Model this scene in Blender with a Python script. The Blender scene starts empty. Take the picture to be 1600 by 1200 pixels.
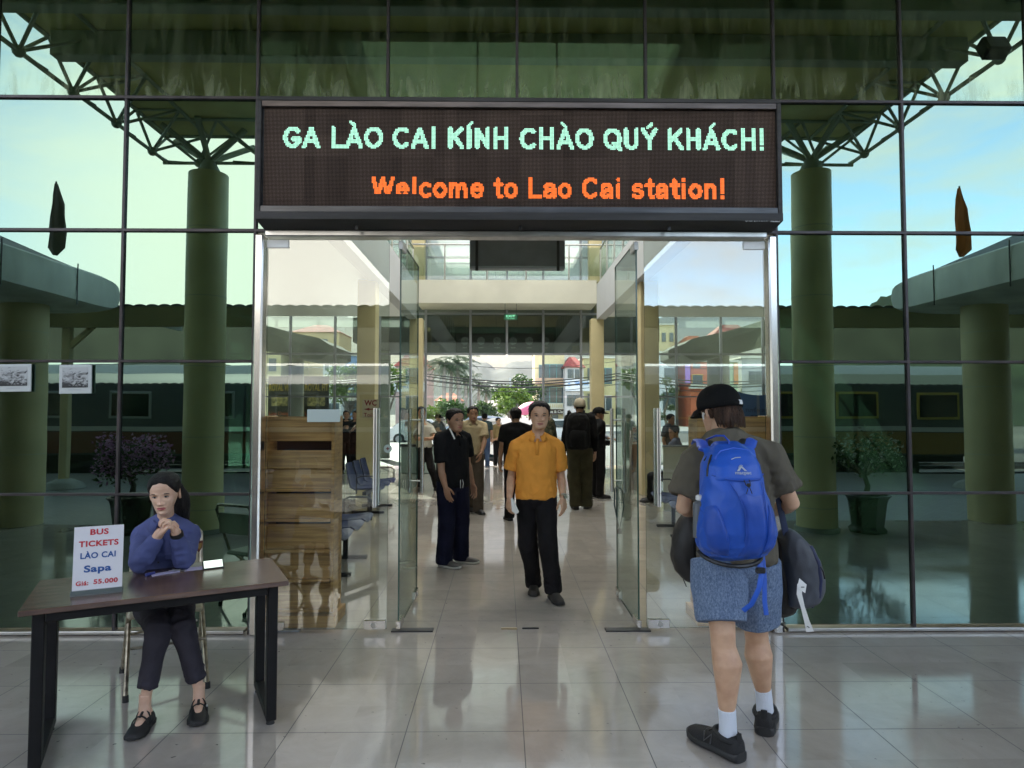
import bpy, bmesh, math, random
import numpy as np
from mathutils import Vector, Matrix, noise
V = Vector
PI = math.pi
R = math.radians
random.seed(7)
scene = bpy.context.scene
COL = scene.collection

# ------------------------------------------------------------------ camera
FPX, CAMH, CAMD = 1040.0, 1.634, 5.0
YAW, PITCH = -math.atan(14 / FPX), math.atan(43 / FPX)
cam = bpy.data.cameras.new('camera')
camo = bpy.data.objects.new('camera', cam)
COL.objects.link(camo)
cam.sensor_width = 36.0
cam.lens = 36.0 * FPX / 1600.0
cam.clip_start, cam.clip_end = 0.05, 5000
camo.location = (0, -CAMD, CAMH)
camo.rotation_euler = (PI / 2 + PITCH, 0, YAW)
scene.camera = camo

# ------------------------------------------------------------------ light
SUN_EL, SUN_AZ = R(34), R(338)          # azimuth clockwise from +y: over the street, to the left
world = bpy.data.worlds.new('World')
scene.world = world
world.use_nodes = True
wn, wl = world.node_tree.nodes, world.node_tree.links
bg = wn['Background']
sky = wn.new('ShaderNodeTexSky')
sky.sky_type = 'NISHITA'
sky.sun_disc = False
sky.sun_elevation = SUN_EL
sky.sun_rotation = SUN_AZ
sky.dust_density = 2.0
sky.ozone_density = 1.5
bg.inputs['Strength'].default_value = 0.10
tc = wn.new('ShaderNodeTexCoord')
mp = wn.new('ShaderNodeMapping')
mp.inputs['Scale'].default_value = (2.0, 2.0, 7.0)
cn = wn.new('ShaderNodeTexNoise')
cn.inputs['Scale'].default_value = 1.6
cn.inputs['Detail'].default_value = 7
cn.inputs['Roughness'].default_value = 0.62
cn.inputs['Distortion'].default_value = 0.5
cr = wn.new('ShaderNodeValToRGB')
cr.color_ramp.elements[0].position = 0.42
cr.color_ramp.elements[1].position = 0.64
cr.color_ramp.elements[1].color = (0.85, 0.85, 0.85, 1)
cr.color_ramp.elements[0].color = (0.10, 0.10, 0.10, 1)
wl.new(tc.outputs['Generated'], mp.inputs['Vector'])
wl.new(mp.outputs['Vector'], cn.inputs['Vector'])
wl.new(cn.outputs['Fac'], cr.inputs['Fac'])
mx = wn.new('ShaderNodeMix'); mx.data_type = 'RGBA'
wl.new(cr.outputs['Color'], mx.inputs['Factor'])
wl.new(sky.outputs['Color'], mx.inputs['A'])
mx.inputs['B'].default_value = (3.4, 3.3, 3.05, 1)
# bright thin haze low in the sky, strongest behind and left of the camera
gd = wn.new('ShaderNodeVectorMath'); gd.operation = 'DOT_PRODUCT'
gv = V((-0.34, -0.92, 0.20)).normalized()
gd.inputs[1].default_value = gv
wl.new(tc.outputs['Generated'], gd.inputs[0])
gr = wn.new('ShaderNodeMapRange'); gr.interpolation_type = 'SMOOTHSTEP'
gr.inputs['From Min'].default_value = 0.925
gr.inputs['From Max'].default_value = 1.0
wl.new(gd.outputs['Value'], gr.inputs['Value'])
mx2 = wn.new('ShaderNodeMix'); mx2.data_type = 'RGBA'
wl.new(gr.outputs['Result'], mx2.inputs['Factor'])
wl.new(mx.outputs['Result'], mx2.inputs['A'])
mx2.inputs['B'].default_value = (4.4, 4.15, 3.7, 1)
# the sky over the street is deeper and calmer than the bright haze over the platforms
sy = wn.new('ShaderNodeSeparateXYZ'); wl.new(tc.outputs['Generated'], sy.inputs[0])
sm = wn.new('ShaderNodeMapRange'); sm.interpolation_type = 'SMOOTHSTEP'
sm.inputs['From Min'].default_value = -0.35; sm.inputs['From Max'].default_value = 0.55
sm.inputs['To Min'].default_value = 1.0; sm.inputs['To Max'].default_value = 0.08
wl.new(sy.outputs['Y'], sm.inputs['Value'])
sv = wn.new('ShaderNodeVectorMath'); sv.operation = 'SCALE'
wl.new(mx2.outputs['Result'], sv.inputs[0]); wl.new(sm.outputs['Result'], sv.inputs['Scale'])
wl.new(sv.outputs[0], bg.inputs['Color'])

sun = bpy.data.lights.new('sun', 'SUN')
sun.energy = 1.35
sun.angle = R(0.5)
sun.color = (1.0, 0.95, 0.86)
suno = bpy.data.objects.new('sun', sun)
COL.objects.link(suno)
sd = V((math.sin(SUN_AZ) * math.cos(SUN_EL), math.cos(SUN_AZ) * math.cos(SUN_EL), math.sin(SUN_EL)))
suno.rotation_euler = sd.to_track_quat('Z', 'Y').to_euler()

VIEW = scene.view_settings
VIEW.view_transform = 'Standard'
VIEW.look = 'None'
VIEW.exposure = 3.58
VIEW.gamma = 1.0
VIEW.use_curve_mapping = False
cy = scene.cycles
cy.max_bounces = 14
cy.diffuse_bounces = 5
cy.glossy_bounces = 8
cy.transmission_bounces = 8
cy.transparent_max_bounces = 28
cy.caustics_reflective = True
cy.caustics_refractive = False
cy.sample_clamp_indirect = 6.0
cy.use_denoising = True

# ------------------------------------------------------------------ pixel helpers
_u = V((math.cos(YAW), math.sin(YAW), 0))
_f = V((-math.sin(YAW) * math.cos(PITCH), math.cos(YAW) * math.cos(PITCH), math.sin(PITCH)))
_w = _u.cross(_f)
CAM = V((0, -CAMD, CAMH))
def ray(px, py):
    return _f + _u * ((px - 800) / FPX) + _w * ((600 - py) / FPX)
def at_y(px, py, y):
    d = ray(px, py); return CAM + d * ((y + CAMD) / d.y)
def at_d(px, py, d): return at_y(px, py, d - CAMD)
def at_z(px, py, z=0.0):
    d = ray(px, py); return CAM + d * ((z - CAMH) / d.z)
def mirror(p): return V((p.x, -p.y, p.z))
XC = at_y(808, 700, 0).x

# ------------------------------------------------------------------ materials
_M = {}
def mat(name, col, rough=0.6, metal=0.0, var=0.0, vscale=6.0, bump=0.0, bscale=40.0, spec=0.5, stretch=None, col2=None, coat=0.0, sheen=0.0, lo=0.35, hi=0.65):
    if name in _M: return _M[name]
    m = bpy.data.materials.new(name); m.use_nodes = True
    n, l = m.node_tree.nodes, m.node_tree.links
    p = n['Principled BSDF']
    p.inputs['Base Color'].default_value = (*col, 1)
    p.inputs['Roughness'].default_value = rough
    p.inputs['Metallic'].default_value = metal
    p.inputs['Specular IOR Level'].default_value = spec
    if coat: p.inputs['Coat Weight'].default_value = coat
    if sheen: p.inputs['Sheen Weight'].default_value = sheen
    t = n.new('ShaderNodeTexCoord')
    src = t.outputs['Object']
    if stretch:
        k = n.new('ShaderNodeMapping'); k.inputs['Scale'].default_value = stretch
        l.new(src, k.inputs['Vector']); src = k.outputs['Vector']
    if var or col2:
        a = n.new('ShaderNodeTexNoise'); a.inputs['Scale'].default_value = vscale; a.inputs['Detail'].default_value = 5
        l.new(src, a.inputs['Vector'])
        r = n.new('ShaderNodeMapRange')
        r.inputs['From Min'].default_value = lo; r.inputs['From Max'].default_value = hi
        l.new(a.outputs['Fac'], r.inputs['Value'])
        x = n.new('ShaderNodeMix'); x.data_type = 'RGBA'
        c2 = col2 if col2 else tuple(c * (1 - var) for c in col)
        x.inputs['A'].default_value = (*c2, 1)
        x.inputs['B'].default_value = (*(col if col2 else tuple(min(1, c * (1 + var * .6)) for c in col)), 1)
        l.new(r.outputs['Result'], x.inputs['Factor'])
        l.new(x.outputs['Result'], p.inputs['Base Color'])
    if bump:
        b = n.new('ShaderNodeTexNoise'); b.inputs['Scale'].default_value = bscale; b.inputs['Detail'].default_value = 4
        l.new(src, b.inputs['Vector'])
        bb = n.new('ShaderNodeBump'); bb.inputs['Strength'].default_value = bump; bb.inputs['Distance'].default_value = 0.01
        l.new(b.outputs['Fac'], bb.inputs['Height'])
        l.new(bb.outputs['Normal'], p.inputs['Normal'])
    _M[name] = m
    return m
def emis(name, col, s):
    if name in _M: return _M[name]
    m = mat(name, col, 0.5)
    p = m.node_tree.nodes['Principled BSDF']
    p.inputs['Emission Color'].default_value = (*col, 1)
    p.inputs['Emission Strength'].default_value = s * 2 ** (2.5 - VIEW.exposure)
    return m
def glass(name, tcol, rcol, fac, edge=0.35, dirt=0.0, dirt_col=(.45, .55, .45), wob=0.0, rough=0.0):
    """thin architectural pane: straight-through transmission plus a mirror coat that grows at grazing angles"""
    if name in _M: return _M[name]
    m = bpy.data.materials.new(name); m.use_nodes = True
    n, l = m.node_tree.nodes, m.node_tree.links
    n.remove(n['Principled BSDF'])
    out = n['Material Output']
    tr = n.new('ShaderNodeBsdfTransparent'); tr.inputs['Color'].default_value = (*tcol, 1)
    gl = n.new('ShaderNodeBsdfGlossy'); gl.inputs['Color'].default_value = (*rcol, 1); gl.inputs['Roughness'].default_value = rough
    lw = n.new('ShaderNodeLayerWeight'); lw.inputs['Blend'].default_value = 0.35
    pw = n.new('ShaderNodeMath'); pw.operation = 'POWER'; pw.inputs[1].default_value = 3.0
    l.new(lw.outputs['Facing'], pw.inputs[0])
    ma = n.new('ShaderNodeMath'); ma.operation = 'MULTIPLY_ADD'
    ma.inputs[1].default_value = edge; ma.inputs[2].default_value = fac
    l.new(pw.outputs[0], ma.inputs[0])
    ms = n.new('ShaderNodeMixShader')
    l.new(ma.outputs[0], ms.inputs['Fac']); l.new(tr.outputs[0], ms.inputs[1]); l.new(gl.outputs[0], ms.inputs[2])
    last = ms.outputs[0]
    t = n.new('ShaderNodeTexCoord')
    g = n.new('ShaderNodeNewGeometry')
    if wob:
        w = n.new('ShaderNodeTexNoise'); w.inputs['Scale'].default_value = 1.7; w.inputs['Detail'].default_value = 1
        l.new(g.outputs['Position'], w.inputs['Vector'])
        b = n.new('ShaderNodeBump'); b.inputs['Strength'].default_value = wob; b.inputs['Distance'].default_value = 0.004
        l.new(w.outputs['Fac'], b.inputs['Height']); l.new(b.outputs['Normal'], gl.inputs['Normal'])
    if dirt:
        df = n.new('ShaderNodeBsdfDiffuse'); df.inputs['Color'].default_value = (*dirt_col, 1)
        k = n.new('ShaderNodeMapping'); k.inputs['Scale'].default_value = (5.5, 1, 1.1); k.inputs['Rotation'].default_value = (0, R(14), 0)
        l.new(g.outputs['Position'], k.inputs['Vector'])
        a = n.new('ShaderNodeTexNoise'); a.inputs['Scale'].default_value = 1.6; a.inputs['Detail'].default_value = 8; a.inputs['Roughness'].default_value = .65
        a.inputs['Distortion'].default_value = 0.6
        l.new(k.outputs['Vector'], a.inputs['Vector'])
        r = n.new('ShaderNodeMapRange'); r.inputs['From Min'].default_value = .45; r.inputs['From Max'].default_value = .74
        r.inputs['To Max'].default_value = dirt
        l.new(a.outputs['Fac'], r.inputs['Value'])
        # dust gathers on the sill of every pane: uv y runs 0..1 up the pane
        uv = n.new('ShaderNodeSeparateXYZ'); l.new(t.outputs['Generated'], uv.inputs[0])
        e = n.new('ShaderNodeMapRange'); e.inputs['From Min'].default_value = .30; e.inputs['From Max'].default_value = 0.0
        e.inputs['To Min'].default_value = 0.30; e.inputs['To Max'].default_value = 1.7; e.interpolation_type = 'SMOOTHSTEP'
        l.new(uv.outputs['Z'], e.inputs['Value'])
        mm = n.new('ShaderNodeMath'); mm.operation = 'MULTIPLY'; mm.use_clamp = True
        l.new(r.outputs['Result'], mm.inputs[0]); l.new(e.outputs['Result'], mm.inputs[1])
        m2 = n.new('ShaderNodeMixShader')
        l.new(mm.outputs[0], m2.inputs['Fac']); l.new(last, m2.inputs[1]); l.new(df.outputs[0], m2.inputs[2])
        last = m2.outputs[0]
    l.new(last, out.inputs['Surface'])
    _M[name] = m
    return m
def node_mat(name, build):
    if name in _M: return _M[name]
    m = bpy.data.materials.new(name); m.use_nodes = True
    n, l = m.node_tree.nodes, m.node_tree.links
    build(n, l, n['Principled BSDF'])
    _M[name] = m
    return m

# ------------------------------------------------------------------ object helpers
def tag(o, label=None, cat=None, group=None, kind=None):
    if label: o['label'] = label
    if cat: o['category'] = cat
    if group: o['group'] = group
    if kind: o['kind'] = kind
    return o
def empty(name, loc=(0, 0, 0), label=None, cat=None, group=None, rz=0.0):
    o = bpy.data.objects.new(name, None); COL.objects.link(o)
    o.empty_display_size = 0.2
    o.location = loc; o.rotation_euler = (0, 0, rz)
    return tag(o, label, cat, group)
def children(o): return [c for c in bpy.data.objects if c.parent == o]
def copy_tree(o, parent=None):
    kids = list(o.children)
    c = o.copy(); COL.objects.link(c)
    if parent is not None: c.parent = parent
    for k in kids: copy_tree(k, c)
    return c

class MB:
    """collects shapes into one mesh"""
    def __init__(s): s.v = []; s.f = []; s.m = []; s.mi = 0
    def add(s, vs, fs):
        b = len(s.v); s.v += [tuple(v) for v in vs]
        for f in fs: s.f.append([b + i for i in f]); s.m.append(s.mi)
        return s
    def box(s, c, d, rot=None, bev=0.0):
        hx, hy, hz = d[0] / 2, d[1] / 2, d[2] / 2
        c = V(c)
        rm = rot if rot is not None else Matrix.Identity(3)
        if not isinstance(rm, Matrix): rm = Matrix.Rotation(rot, 3, 'Z')
        if bev <= 0:
            vs = [V((x * hx, y * hy, z * hz)) for z in (-1, 1) for y in (-1, 1) for x in (-1, 1)]
            fs = [(0, 2, 3, 1), (4, 5, 7, 6), (0, 1, 5, 4), (2, 6, 7, 3), (0, 4, 6, 2), (1, 3, 7, 5)]
        else:
            b = min(bev, hx * .95, hy * .95, hz * .95)
            vs = []; fs = []; idx = {}
            for sx in (-1, 1):
                for sy in (-1, 1):
                    for sz in (-1, 1):
                        for k in range(3):
                            p = [sx * (hx - b), sy * (hy - b), sz * (hz - b)]
                            p[k] = (sx * hx, sy * hy, sz * hz)[k]
                            idx[(sx, sy, sz, k)] = len(vs); vs.append(V(p))
            cnt = V((0, 0, 0))
            def face(ids):
                pts = [vs[i] for i in ids]
                nrm = (pts[1] - pts[0]).cross(pts[2] - pts[0])
                mid = sum(pts, V((0, 0, 0))) / len(pts)
                fs.append(tuple(ids) if nrm.dot(mid) > 0 else tuple(reversed(ids)))
            for k in range(3):
                a, bb = [i for i in range(3) if i != k]
                for sg in (-1, 1):
                    def key(pa, pb):
                        q = [0, 0, 0]; q[k] = sg; q[a] = pa; q[bb] = pb
                        return idx[(q[0], q[1], q[2], k)]
                    face([key(-1, -1), key(1, -1), key(1, 1), key(-1, 1)])
            for k in range(3):
                a, bb = [i for i in range(3) if i != k]
                for pa in (-1, 1):
                    for pb in (-1, 1):
                        def kk(sg, w):
                            q = [0, 0, 0]; q[k] = sg; q[a] = pa; q[bb] = pb
                            return idx[(q[0], q[1], q[2], w)]
                        face([kk(-1, a), kk(1, a), kk(1, bb), kk(-1, bb)])
            for sx in (-1, 1):
                for sy in (-1, 1):
                    for sz in (-1, 1): face([idx[(sx, sy, sz, k)] for k in range(3)])
        return s.add([rm @ v + c for v in vs], fs)
    def loft(s, rings, cap=True, closed=True):
        n = len(rings[0]); vs = [p for r in rings for p in r]; fs = []
        for i in range(len(rings) - 1):
            for j in range(n if closed else n - 1):
                k = (j + 1) % n
                fs.append((i * n + j, i * n + k, (i + 1) * n + k, (i + 1) * n + j))
        if cap:
            fs.append(tuple(reversed(range(n))))
            fs.append(tuple((len(rings) - 1) * n + j for j in range(n)))
        return s.add(vs, fs)
    def tube(s, pts, r, n=8, cap=True, flat=None, round_ends=False):
        """pts polyline, r radius or list; flat=(hint vector, ratio) flattens the section along the hint"""
        pts = [V(p) for p in pts]
        m = len(pts)
        rs = [r] * m if not isinstance(r, (list, tuple)) else list(r)
        if round_ends:
            d0 = (pts[0] - pts[1]).normalized(); d1 = (pts[-1] - pts[-2]).normalized()
            pts = [pts[0] + d0 * rs[0] * .95, pts[0] + d0 * rs[0] * .7] + pts + [pts[-1] + d1 * rs[-1] * .7, pts[-1] + d1 * rs[-1] * .95]
            rs = [rs[0] * .3, rs[0] * .72] + rs + [rs[-1] * .72, rs[-1] * .3]
            m = len(pts)
        tg = []
        for i in range(m):
            a = pts[max(0, i - 1)]; b = pts[min(m - 1, i + 1)]
            d = b - a
            tg.append(d.normalized() if d.length > 1e-9 else V((0, 0, 1)))
        h = V(flat[0]) if flat else (V((0, 0, 1)) if abs(tg[0].z) < .9 else V((1, 0, 0)))
        rings = []
        u = (h - tg[0] * h.dot(tg[0])).normalized()
        for i in range(m):
            hh = V(flat[0]) if flat else u
            u2 = hh - tg[i] * hh.dot(tg[i])
            if u2.length < 1e-6: u2 = u
            u = u2.normalized(); w = tg[i].cross(u)
            k = flat[1] if flat else 1.0
            rings.append([pts[i] + (u * (math.cos(2 * PI * j / n) * k) + w * math.sin(2 * PI * j / n)) * rs[i] for j in range(n)])
        return s.loft(rings, cap)
    def cyl(s, p0, p1, r0, r1=None, n=12, cap=True): return s.tube([p0, p1], [r0, r1 if r1 is not None else r0], n, cap)
    def ball(s, c, r, n=12, m=8, rot=None):
        c = V(c); rx, ry, rz = r if isinstance(r, (tuple, list)) else (r, r, r)
        rm = rot if rot is not None else Matrix.Identity(3)
        rings = []
        for i in range(m + 1):
            t = -PI / 2 + PI * i / m; t = max(-PI / 2 + .03, min(PI / 2 - .03, t))
            rings.append([c + rm @ V((rx * math.cos(t) * math.cos(2 * PI * j / n), ry * math.cos(t) * math.sin(2 * PI * j / n), rz * math.sin(t))) for j in range(n)])
        return s.loft(rings)
    def prism(s, poly, a, b):
        """poly: list of V, extruded from offset a to offset b (vectors)"""
        a, b = V(a), V(b); n = len(poly)
        vs = [V(p) + a for p in poly] + [V(p) + b for p in poly]
        fs = [tuple(reversed(range(n))), tuple(range(n, 2 * n))] + [(i, (i + 1) % n, n + (i + 1) % n, n + i) for i in range(n)]
        return s.add(vs, fs)
    def quad(s, a, b, c, d): return s.add([a, b, c, d], [(0, 1, 2, 3)])
    def mesh(s, name, mats, smooth=False, fix=True):
        me = bpy.data.meshes.new(name)
        me.from_pydata(s.v, [], s.f)
        for m in (mats if isinstance(mats, (list, tuple)) else [mats]): me.materials.append(m)
        if any(s.m): me.polygons.foreach_set('material_index', s.m)
        if fix:
            b = bmesh.new(); b.from_mesh(me); bmesh.ops.recalc_face_normals(b, faces=b.faces); b.to_mesh(me); b.free()
        if smooth:
            me.polygons.foreach_set('use_smooth', [True] * len(me.polygons))
            if smooth != 'all':
                try: me.set_sharp_from_angle(angle=R(40 if smooth is True else smooth))
                except Exception: pass
        me.update()
        return me
    def build(s, name, mats, parent=None, smooth=False, loc=None, fix=True):
        o = bpy.data.objects.new(name, s.mesh(name, mats, smooth, fix)); COL.objects.link(o)
        if parent is not None: o.parent = parent
        if loc is not None: o.location = loc
        return o
def rebase(o, loc):
    """move a top-level mesh object's origin to loc, keeping its shape where it is"""
    o.data.transform(Matrix.Translation(-V(loc))); o.location = loc
    return o

# ------------------------------------------------------------------ lettering
_dg = None
def text_mesh(txt, bold=0.02, res=3, spacing=1.0, shear=0.0):
    """2-D mesh of a line of lettering: (vertices Nx2 array, triangles), its lower-left at the origin"""
    cu = bpy.data.curves.new('lettering', 'FONT')
    cu.body = txt; cu.size = 1.0; cu.offset = bold; cu.resolution_u = res; cu.space_character = spacing; cu.shear = shear
    ob = bpy.data.objects.new('lettering', cu); COL.objects.link(ob)
    dg = bpy.context.evaluated_depsgraph_get(); dg.update()
    me = bpy.data.meshes.new_from_object(ob.evaluated_get(dg))
    bm = bmesh.new(); bm.from_mesh(me); bmesh.ops.triangulate(bm, faces=bm.faces)
    bm.verts.ensure_lookup_table()
    vs = np.array([v.co[:2] for v in bm.verts]) if len(bm.verts) else np.zeros((0, 2))
    ts = [tuple(v.index for v in f.verts) for f in bm.faces]
    bm.free(); bpy.data.objects.remove(ob); bpy.data.curves.remove(cu); bpy.data.meshes.remove(me)
    return vs, ts
def lettering(name, lines, m, parent, origin, ux, uz, depth=0.0008):
    """lines: (text, x, y, width or None, height, bold); x,y lower-left (or centre x if width negative-> centred). origin + ux*x + uz*y"""
    origin, ux, uz = V(origin), V(ux), V(uz)
    b = MB()
    for i, (t, x, y, w, h, bold) in enumerate(lines):
        vs, ts = text_mesh(t, bold)
        if not len(vs): continue
        mn, mxx = vs.min(0), vs.max(0)
        sy = h / max(1e-6, 0.73)
        sx = sy if w is None else w / (mxx[0] - mn[0])
        p = (vs - np.array([mn[0], 0])) * np.array([sx, sy])
        b.mi = i if isinstance(m, (list, tuple)) and len(m) == len(lines) else 0
        b.add([origin + ux * (x + q[0]) + uz * (y + q[1]) for q in p], ts)
    return b.build(name, m, parent, fix=False)
# ================================================================== materials of the place
def tiles(n, l, p):
    g = n.new('ShaderNodeNewGeometry'); sx = n.new('ShaderNodeSeparateXYZ'); l.new(g.outputs['Position'], sx.inputs[0])
    def grid(o, off, s, w):
        a = n.new('ShaderNodeMath'); a.operation = 'ADD'; a.inputs[1].default_value = -off + s * 100 + s / 2; l.new(o, a.inputs[0])
        d = n.new('ShaderNodeMath'); d.operation = 'DIVIDE'; d.inputs[1].default_value = s; l.new(a.outputs[0], d.inputs[0])
        fl = n.new('ShaderNodeMath'); fl.operation = 'FLOOR'; l.new(d.outputs[0], fl.inputs[0])
        fr = n.new('ShaderNodeMath'); fr.operation = 'FRACT'; l.new(d.outputs[0], fr.inputs[0])
        c = n.new('ShaderNodeMath'); c.operation = 'SUBTRACT'; c.inputs[1].default_value = .5; l.new(fr.outputs[0], c.inputs[0])
        ab = n.new('ShaderNodeMath'); ab.operation = 'ABSOLUTE'; l.new(c.outputs[0], ab.inputs[0])
        lt = n.new('ShaderNodeMath'); lt.operation = 'LESS_THAN'; lt.inputs[1].default_value = w / s / 2; l.new(ab.outputs[0], lt.inputs[0])
        return fl.outputs[0], lt.outputs[0]
    fx, gx = grid(sx.outputs['X'], XC, .6, .0048); fy, gy = grid(sx.outputs['Y'], -.326, .6, .0048)
    mg = n.new('ShaderNodeMath'); mg.operation = 'MAXIMUM'; l.new(gx, mg.inputs[0]); l.new(gy, mg.inputs[1])
    cc = n.new('ShaderNodeCombineXYZ'); l.new(fx, cc.inputs[0]); l.new(fy, cc.inputs[1])
    wn_ = n.new('ShaderNodeTexWhiteNoise'); l.new(cc.outputs[0], wn_.inputs['Vector'])
    no = n.new('ShaderNodeTexNoise'); no.inputs['Scale'].default_value = 2.2; no.inputs['Detail'].default_value = 8; no.inputs['Roughness'].default_value = .7; no.inputs['Distortion'].default_value = .8
    off = n.new('ShaderNodeVectorMath'); off.operation = 'MULTIPLY_ADD'; off.inputs[1].default_value = (7, 7, 7)
    l.new(wn_.outputs['Color'], off.inputs[0]); l.new(g.outputs['Position'], off.inputs[2]); l.new(off.outputs[0], no.inputs['Vector'])
    a = n.new('ShaderNodeMath'); a.operation = 'MULTIPLY_ADD'; a.inputs[1].default_value = .10; a.inputs[2].default_value = .0; l.new(wn_.outputs['Value'], a.inputs[0])
    b = n.new('ShaderNodeMath'); b.operation = 'MULTIPLY_ADD'; b.inputs[1].default_value = .55; l.new(no.outputs['Fac'], b.inputs[0]); l.new(a.outputs[0], b.inputs[2])
    cr_ = n.new('ShaderNodeValToRGB'); cr_.color_ramp.elements[0].color = (.265, .238, .212, 1); cr_.color_ramp.elements[1].color = (.45, .41, .368, 1)
    cr_.color_ramp.elements[0].position = .12; cr_.color_ramp.elements[1].position = .55
    l.new(b.outputs[0], cr_.inputs['Fac'])
    # dull scuffs and specks
    sp = n.new('ShaderNodeTexNoise'); sp.inputs['Scale'].default_value = 26; sp.inputs['Detail'].default_value = 3; l.new(g.outputs['Position'], sp.inputs['Vector'])
    sr = n.new('ShaderNodeMapRange'); sr.inputs['From Min'].default_value = .70; sr.inputs['From Max'].default_value = .76; l.new(sp.outputs['Fac'], sr.inputs['Value'])
    m0 = n.new('ShaderNodeMix'); m0.data_type = 'RGBA'; l.new(sr.outputs['Result'], m0.inputs['Factor']); l.new(cr_.outputs['Color'], m0.inputs['A']); m0.inputs['B'].default_value = (.12, .11, .10, 1)
    m1 = n.new('ShaderNodeMix'); m1.data_type = 'RGBA'; l.new(mg.outputs[0], m1.inputs['Factor']); l.new(m0.outputs['Result'], m1.inputs['A']); m1.inputs['B'].default_value = (.03, .028, .026, 1)
    l.new(m1.outputs['Result'], p.inputs['Base Color'])
    rr = n.new('ShaderNodeTexNoise'); rr.inputs['Scale'].default_value = 1.3; rr.inputs['Detail'].default_value = 6; l.new(g.outputs['Position'], rr.inputs['Vector'])
    rm = n.new('ShaderNodeMapRange'); rm.inputs['From Min'].default_value = .3; rm.inputs['From Max'].default_value = .75; rm.inputs['To Min'].default_value = .035; rm.inputs['To Max'].default_value = .13
    l.new(rr.outputs['Fac'], rm.inputs['Value'])
    ra = n.new('ShaderNodeMath'); ra.operation = 'MULTIPLY_ADD'; ra.inputs[1].default_value = .5; l.new(mg.outputs[0], ra.inputs[0]); l.new(rm.outputs['Result'], ra.inputs[2])
    l.new(ra.outputs[0], p.inputs['Roughness'])
    p.inputs['Specular IOR Level'].default_value = .85
    bp = n.new('ShaderNodeBump'); bp.inputs['Strength'].default_value = .25; bp.inputs['Distance'].default_value = .002; bp.invert = True
    l.new(mg.outputs[0], bp.inputs['Height']); l.new(bp.outputs['Normal'], p.inputs['Normal'])
M_TILE = node_mat('polished_tile', tiles)
def bricks(n, l, p):
    g = n.new('ShaderNodeNewGeometry'); b = n.new('ShaderNodeTexBrick'); b.inputs['Scale'].default_value = 4
    b.inputs['Color1'].default_value = (.10, .11, .105, 1); b.inputs['Color2'].default_value = (.155, .165, .155, 1); b.inputs['Mortar'].default_value = (.07, .07, .06, 1)
    b.inputs['Mortar Size'].default_value = .03
    l.new(g.outputs['Position'], b.inputs['Vector']); l.new(b.outputs['Color'], p.inputs['Base Color'])
    p.inputs['Roughness'].default_value = .45
    bp = n.new('ShaderNodeBump'); bp.inputs['Strength'].default_value = .6; bp.inputs['Distance'].default_value = .01
    l.new(b.outputs['Fac'], bp.inputs['Height']); bp.invert = True; l.new(bp.outputs['Normal'], p.inputs['Normal'])
M_PAVE = node_mat('platform_pavers', bricks)
M_GREEN = glass('green_glass', (.012, .032, .022), (.59, .84, .71), .245, edge=.4, wob=.09)
M_GREEN_D = glass('dusty_green_glass', (.010, .018, .010), (.58, .80, .60), .29, edge=.4, dirt=.42, dirt_col=(.34, .38, .24), wob=.05)
M_CLEAR = glass('clear_glass', (.80, .86, .83), (.96, .97, .95), .14, edge=.5, wob=.03)
M_LEAF = glass('door_glass', (.80, .86, .83), (.95, .97, .96), .09, edge=.5)
M_FAR = glass('far_glass', (.66, .75, .70), (.8, .9, .85), .16, edge=.4)
M_SMOKE = glass('transom_glass', (.30, .38, .34), (.75, .85, .8), .08, edge=.4)
M_PASS = glass('pane_back', (.97, .985, .98), (.8, .9, .85), .02, edge=.1)
M_EDGE = mat('glass_edge', (.02, .06, .05), .15)
M_MULL = mat('dark_bronze', (.045, .036, .038), .45, .3, var=.3, vscale=9)
M_STEEL = mat('brushed_steel', (.62, .60, .58), .22, 1.0, bump=.05, bscale=60, stretch=(30, 30, 1))
M_STEEL2 = mat('satin_steel', (.55, .54, .52), .33, 1.0, var=.15)
M_CREAM = mat('cream_paint', (.62, .53, .30), .55, var=.12, vscale=1.5, bump=.03)
M_CREAMC = mat('column_cream', (.86, .76, .42), .5, var=.12, vscale=1.4)
M_CREAMW = mat('pale_wall', (.62, .60, .50), .6, var=.08, vscale=1.2)
M_GREYW = mat('grey_soffit', (.52, .53, .54), .7, var=.06, vscale=1.0)
M_SOFF = mat('canopy_soffit', (.84, .72, .32), .5, var=.25, vscale=1.1)
M_TRUSS = mat('truss_paint', (.50, .52, .42), .5)
M_CONC = mat('concrete', (.40, .42, .39), .8, var=.35, vscale=1.6, bump=.15, bscale=15, stretch=(1, 1, .35))
M_WHITE = mat('white_paint', (.78, .78, .76), .5)
M_BLACK = mat('black_paint', (.016, .016, .017), .42)
M_DARK = mat('dark_metal', (.035, .035, .038), .4, .4, var=.2)
M_ALU = mat('grey_aluminium', (.33, .36, .40), .4, .5)
M_RUB = mat('rubber', (.02, .02, .02), .7)

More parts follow.
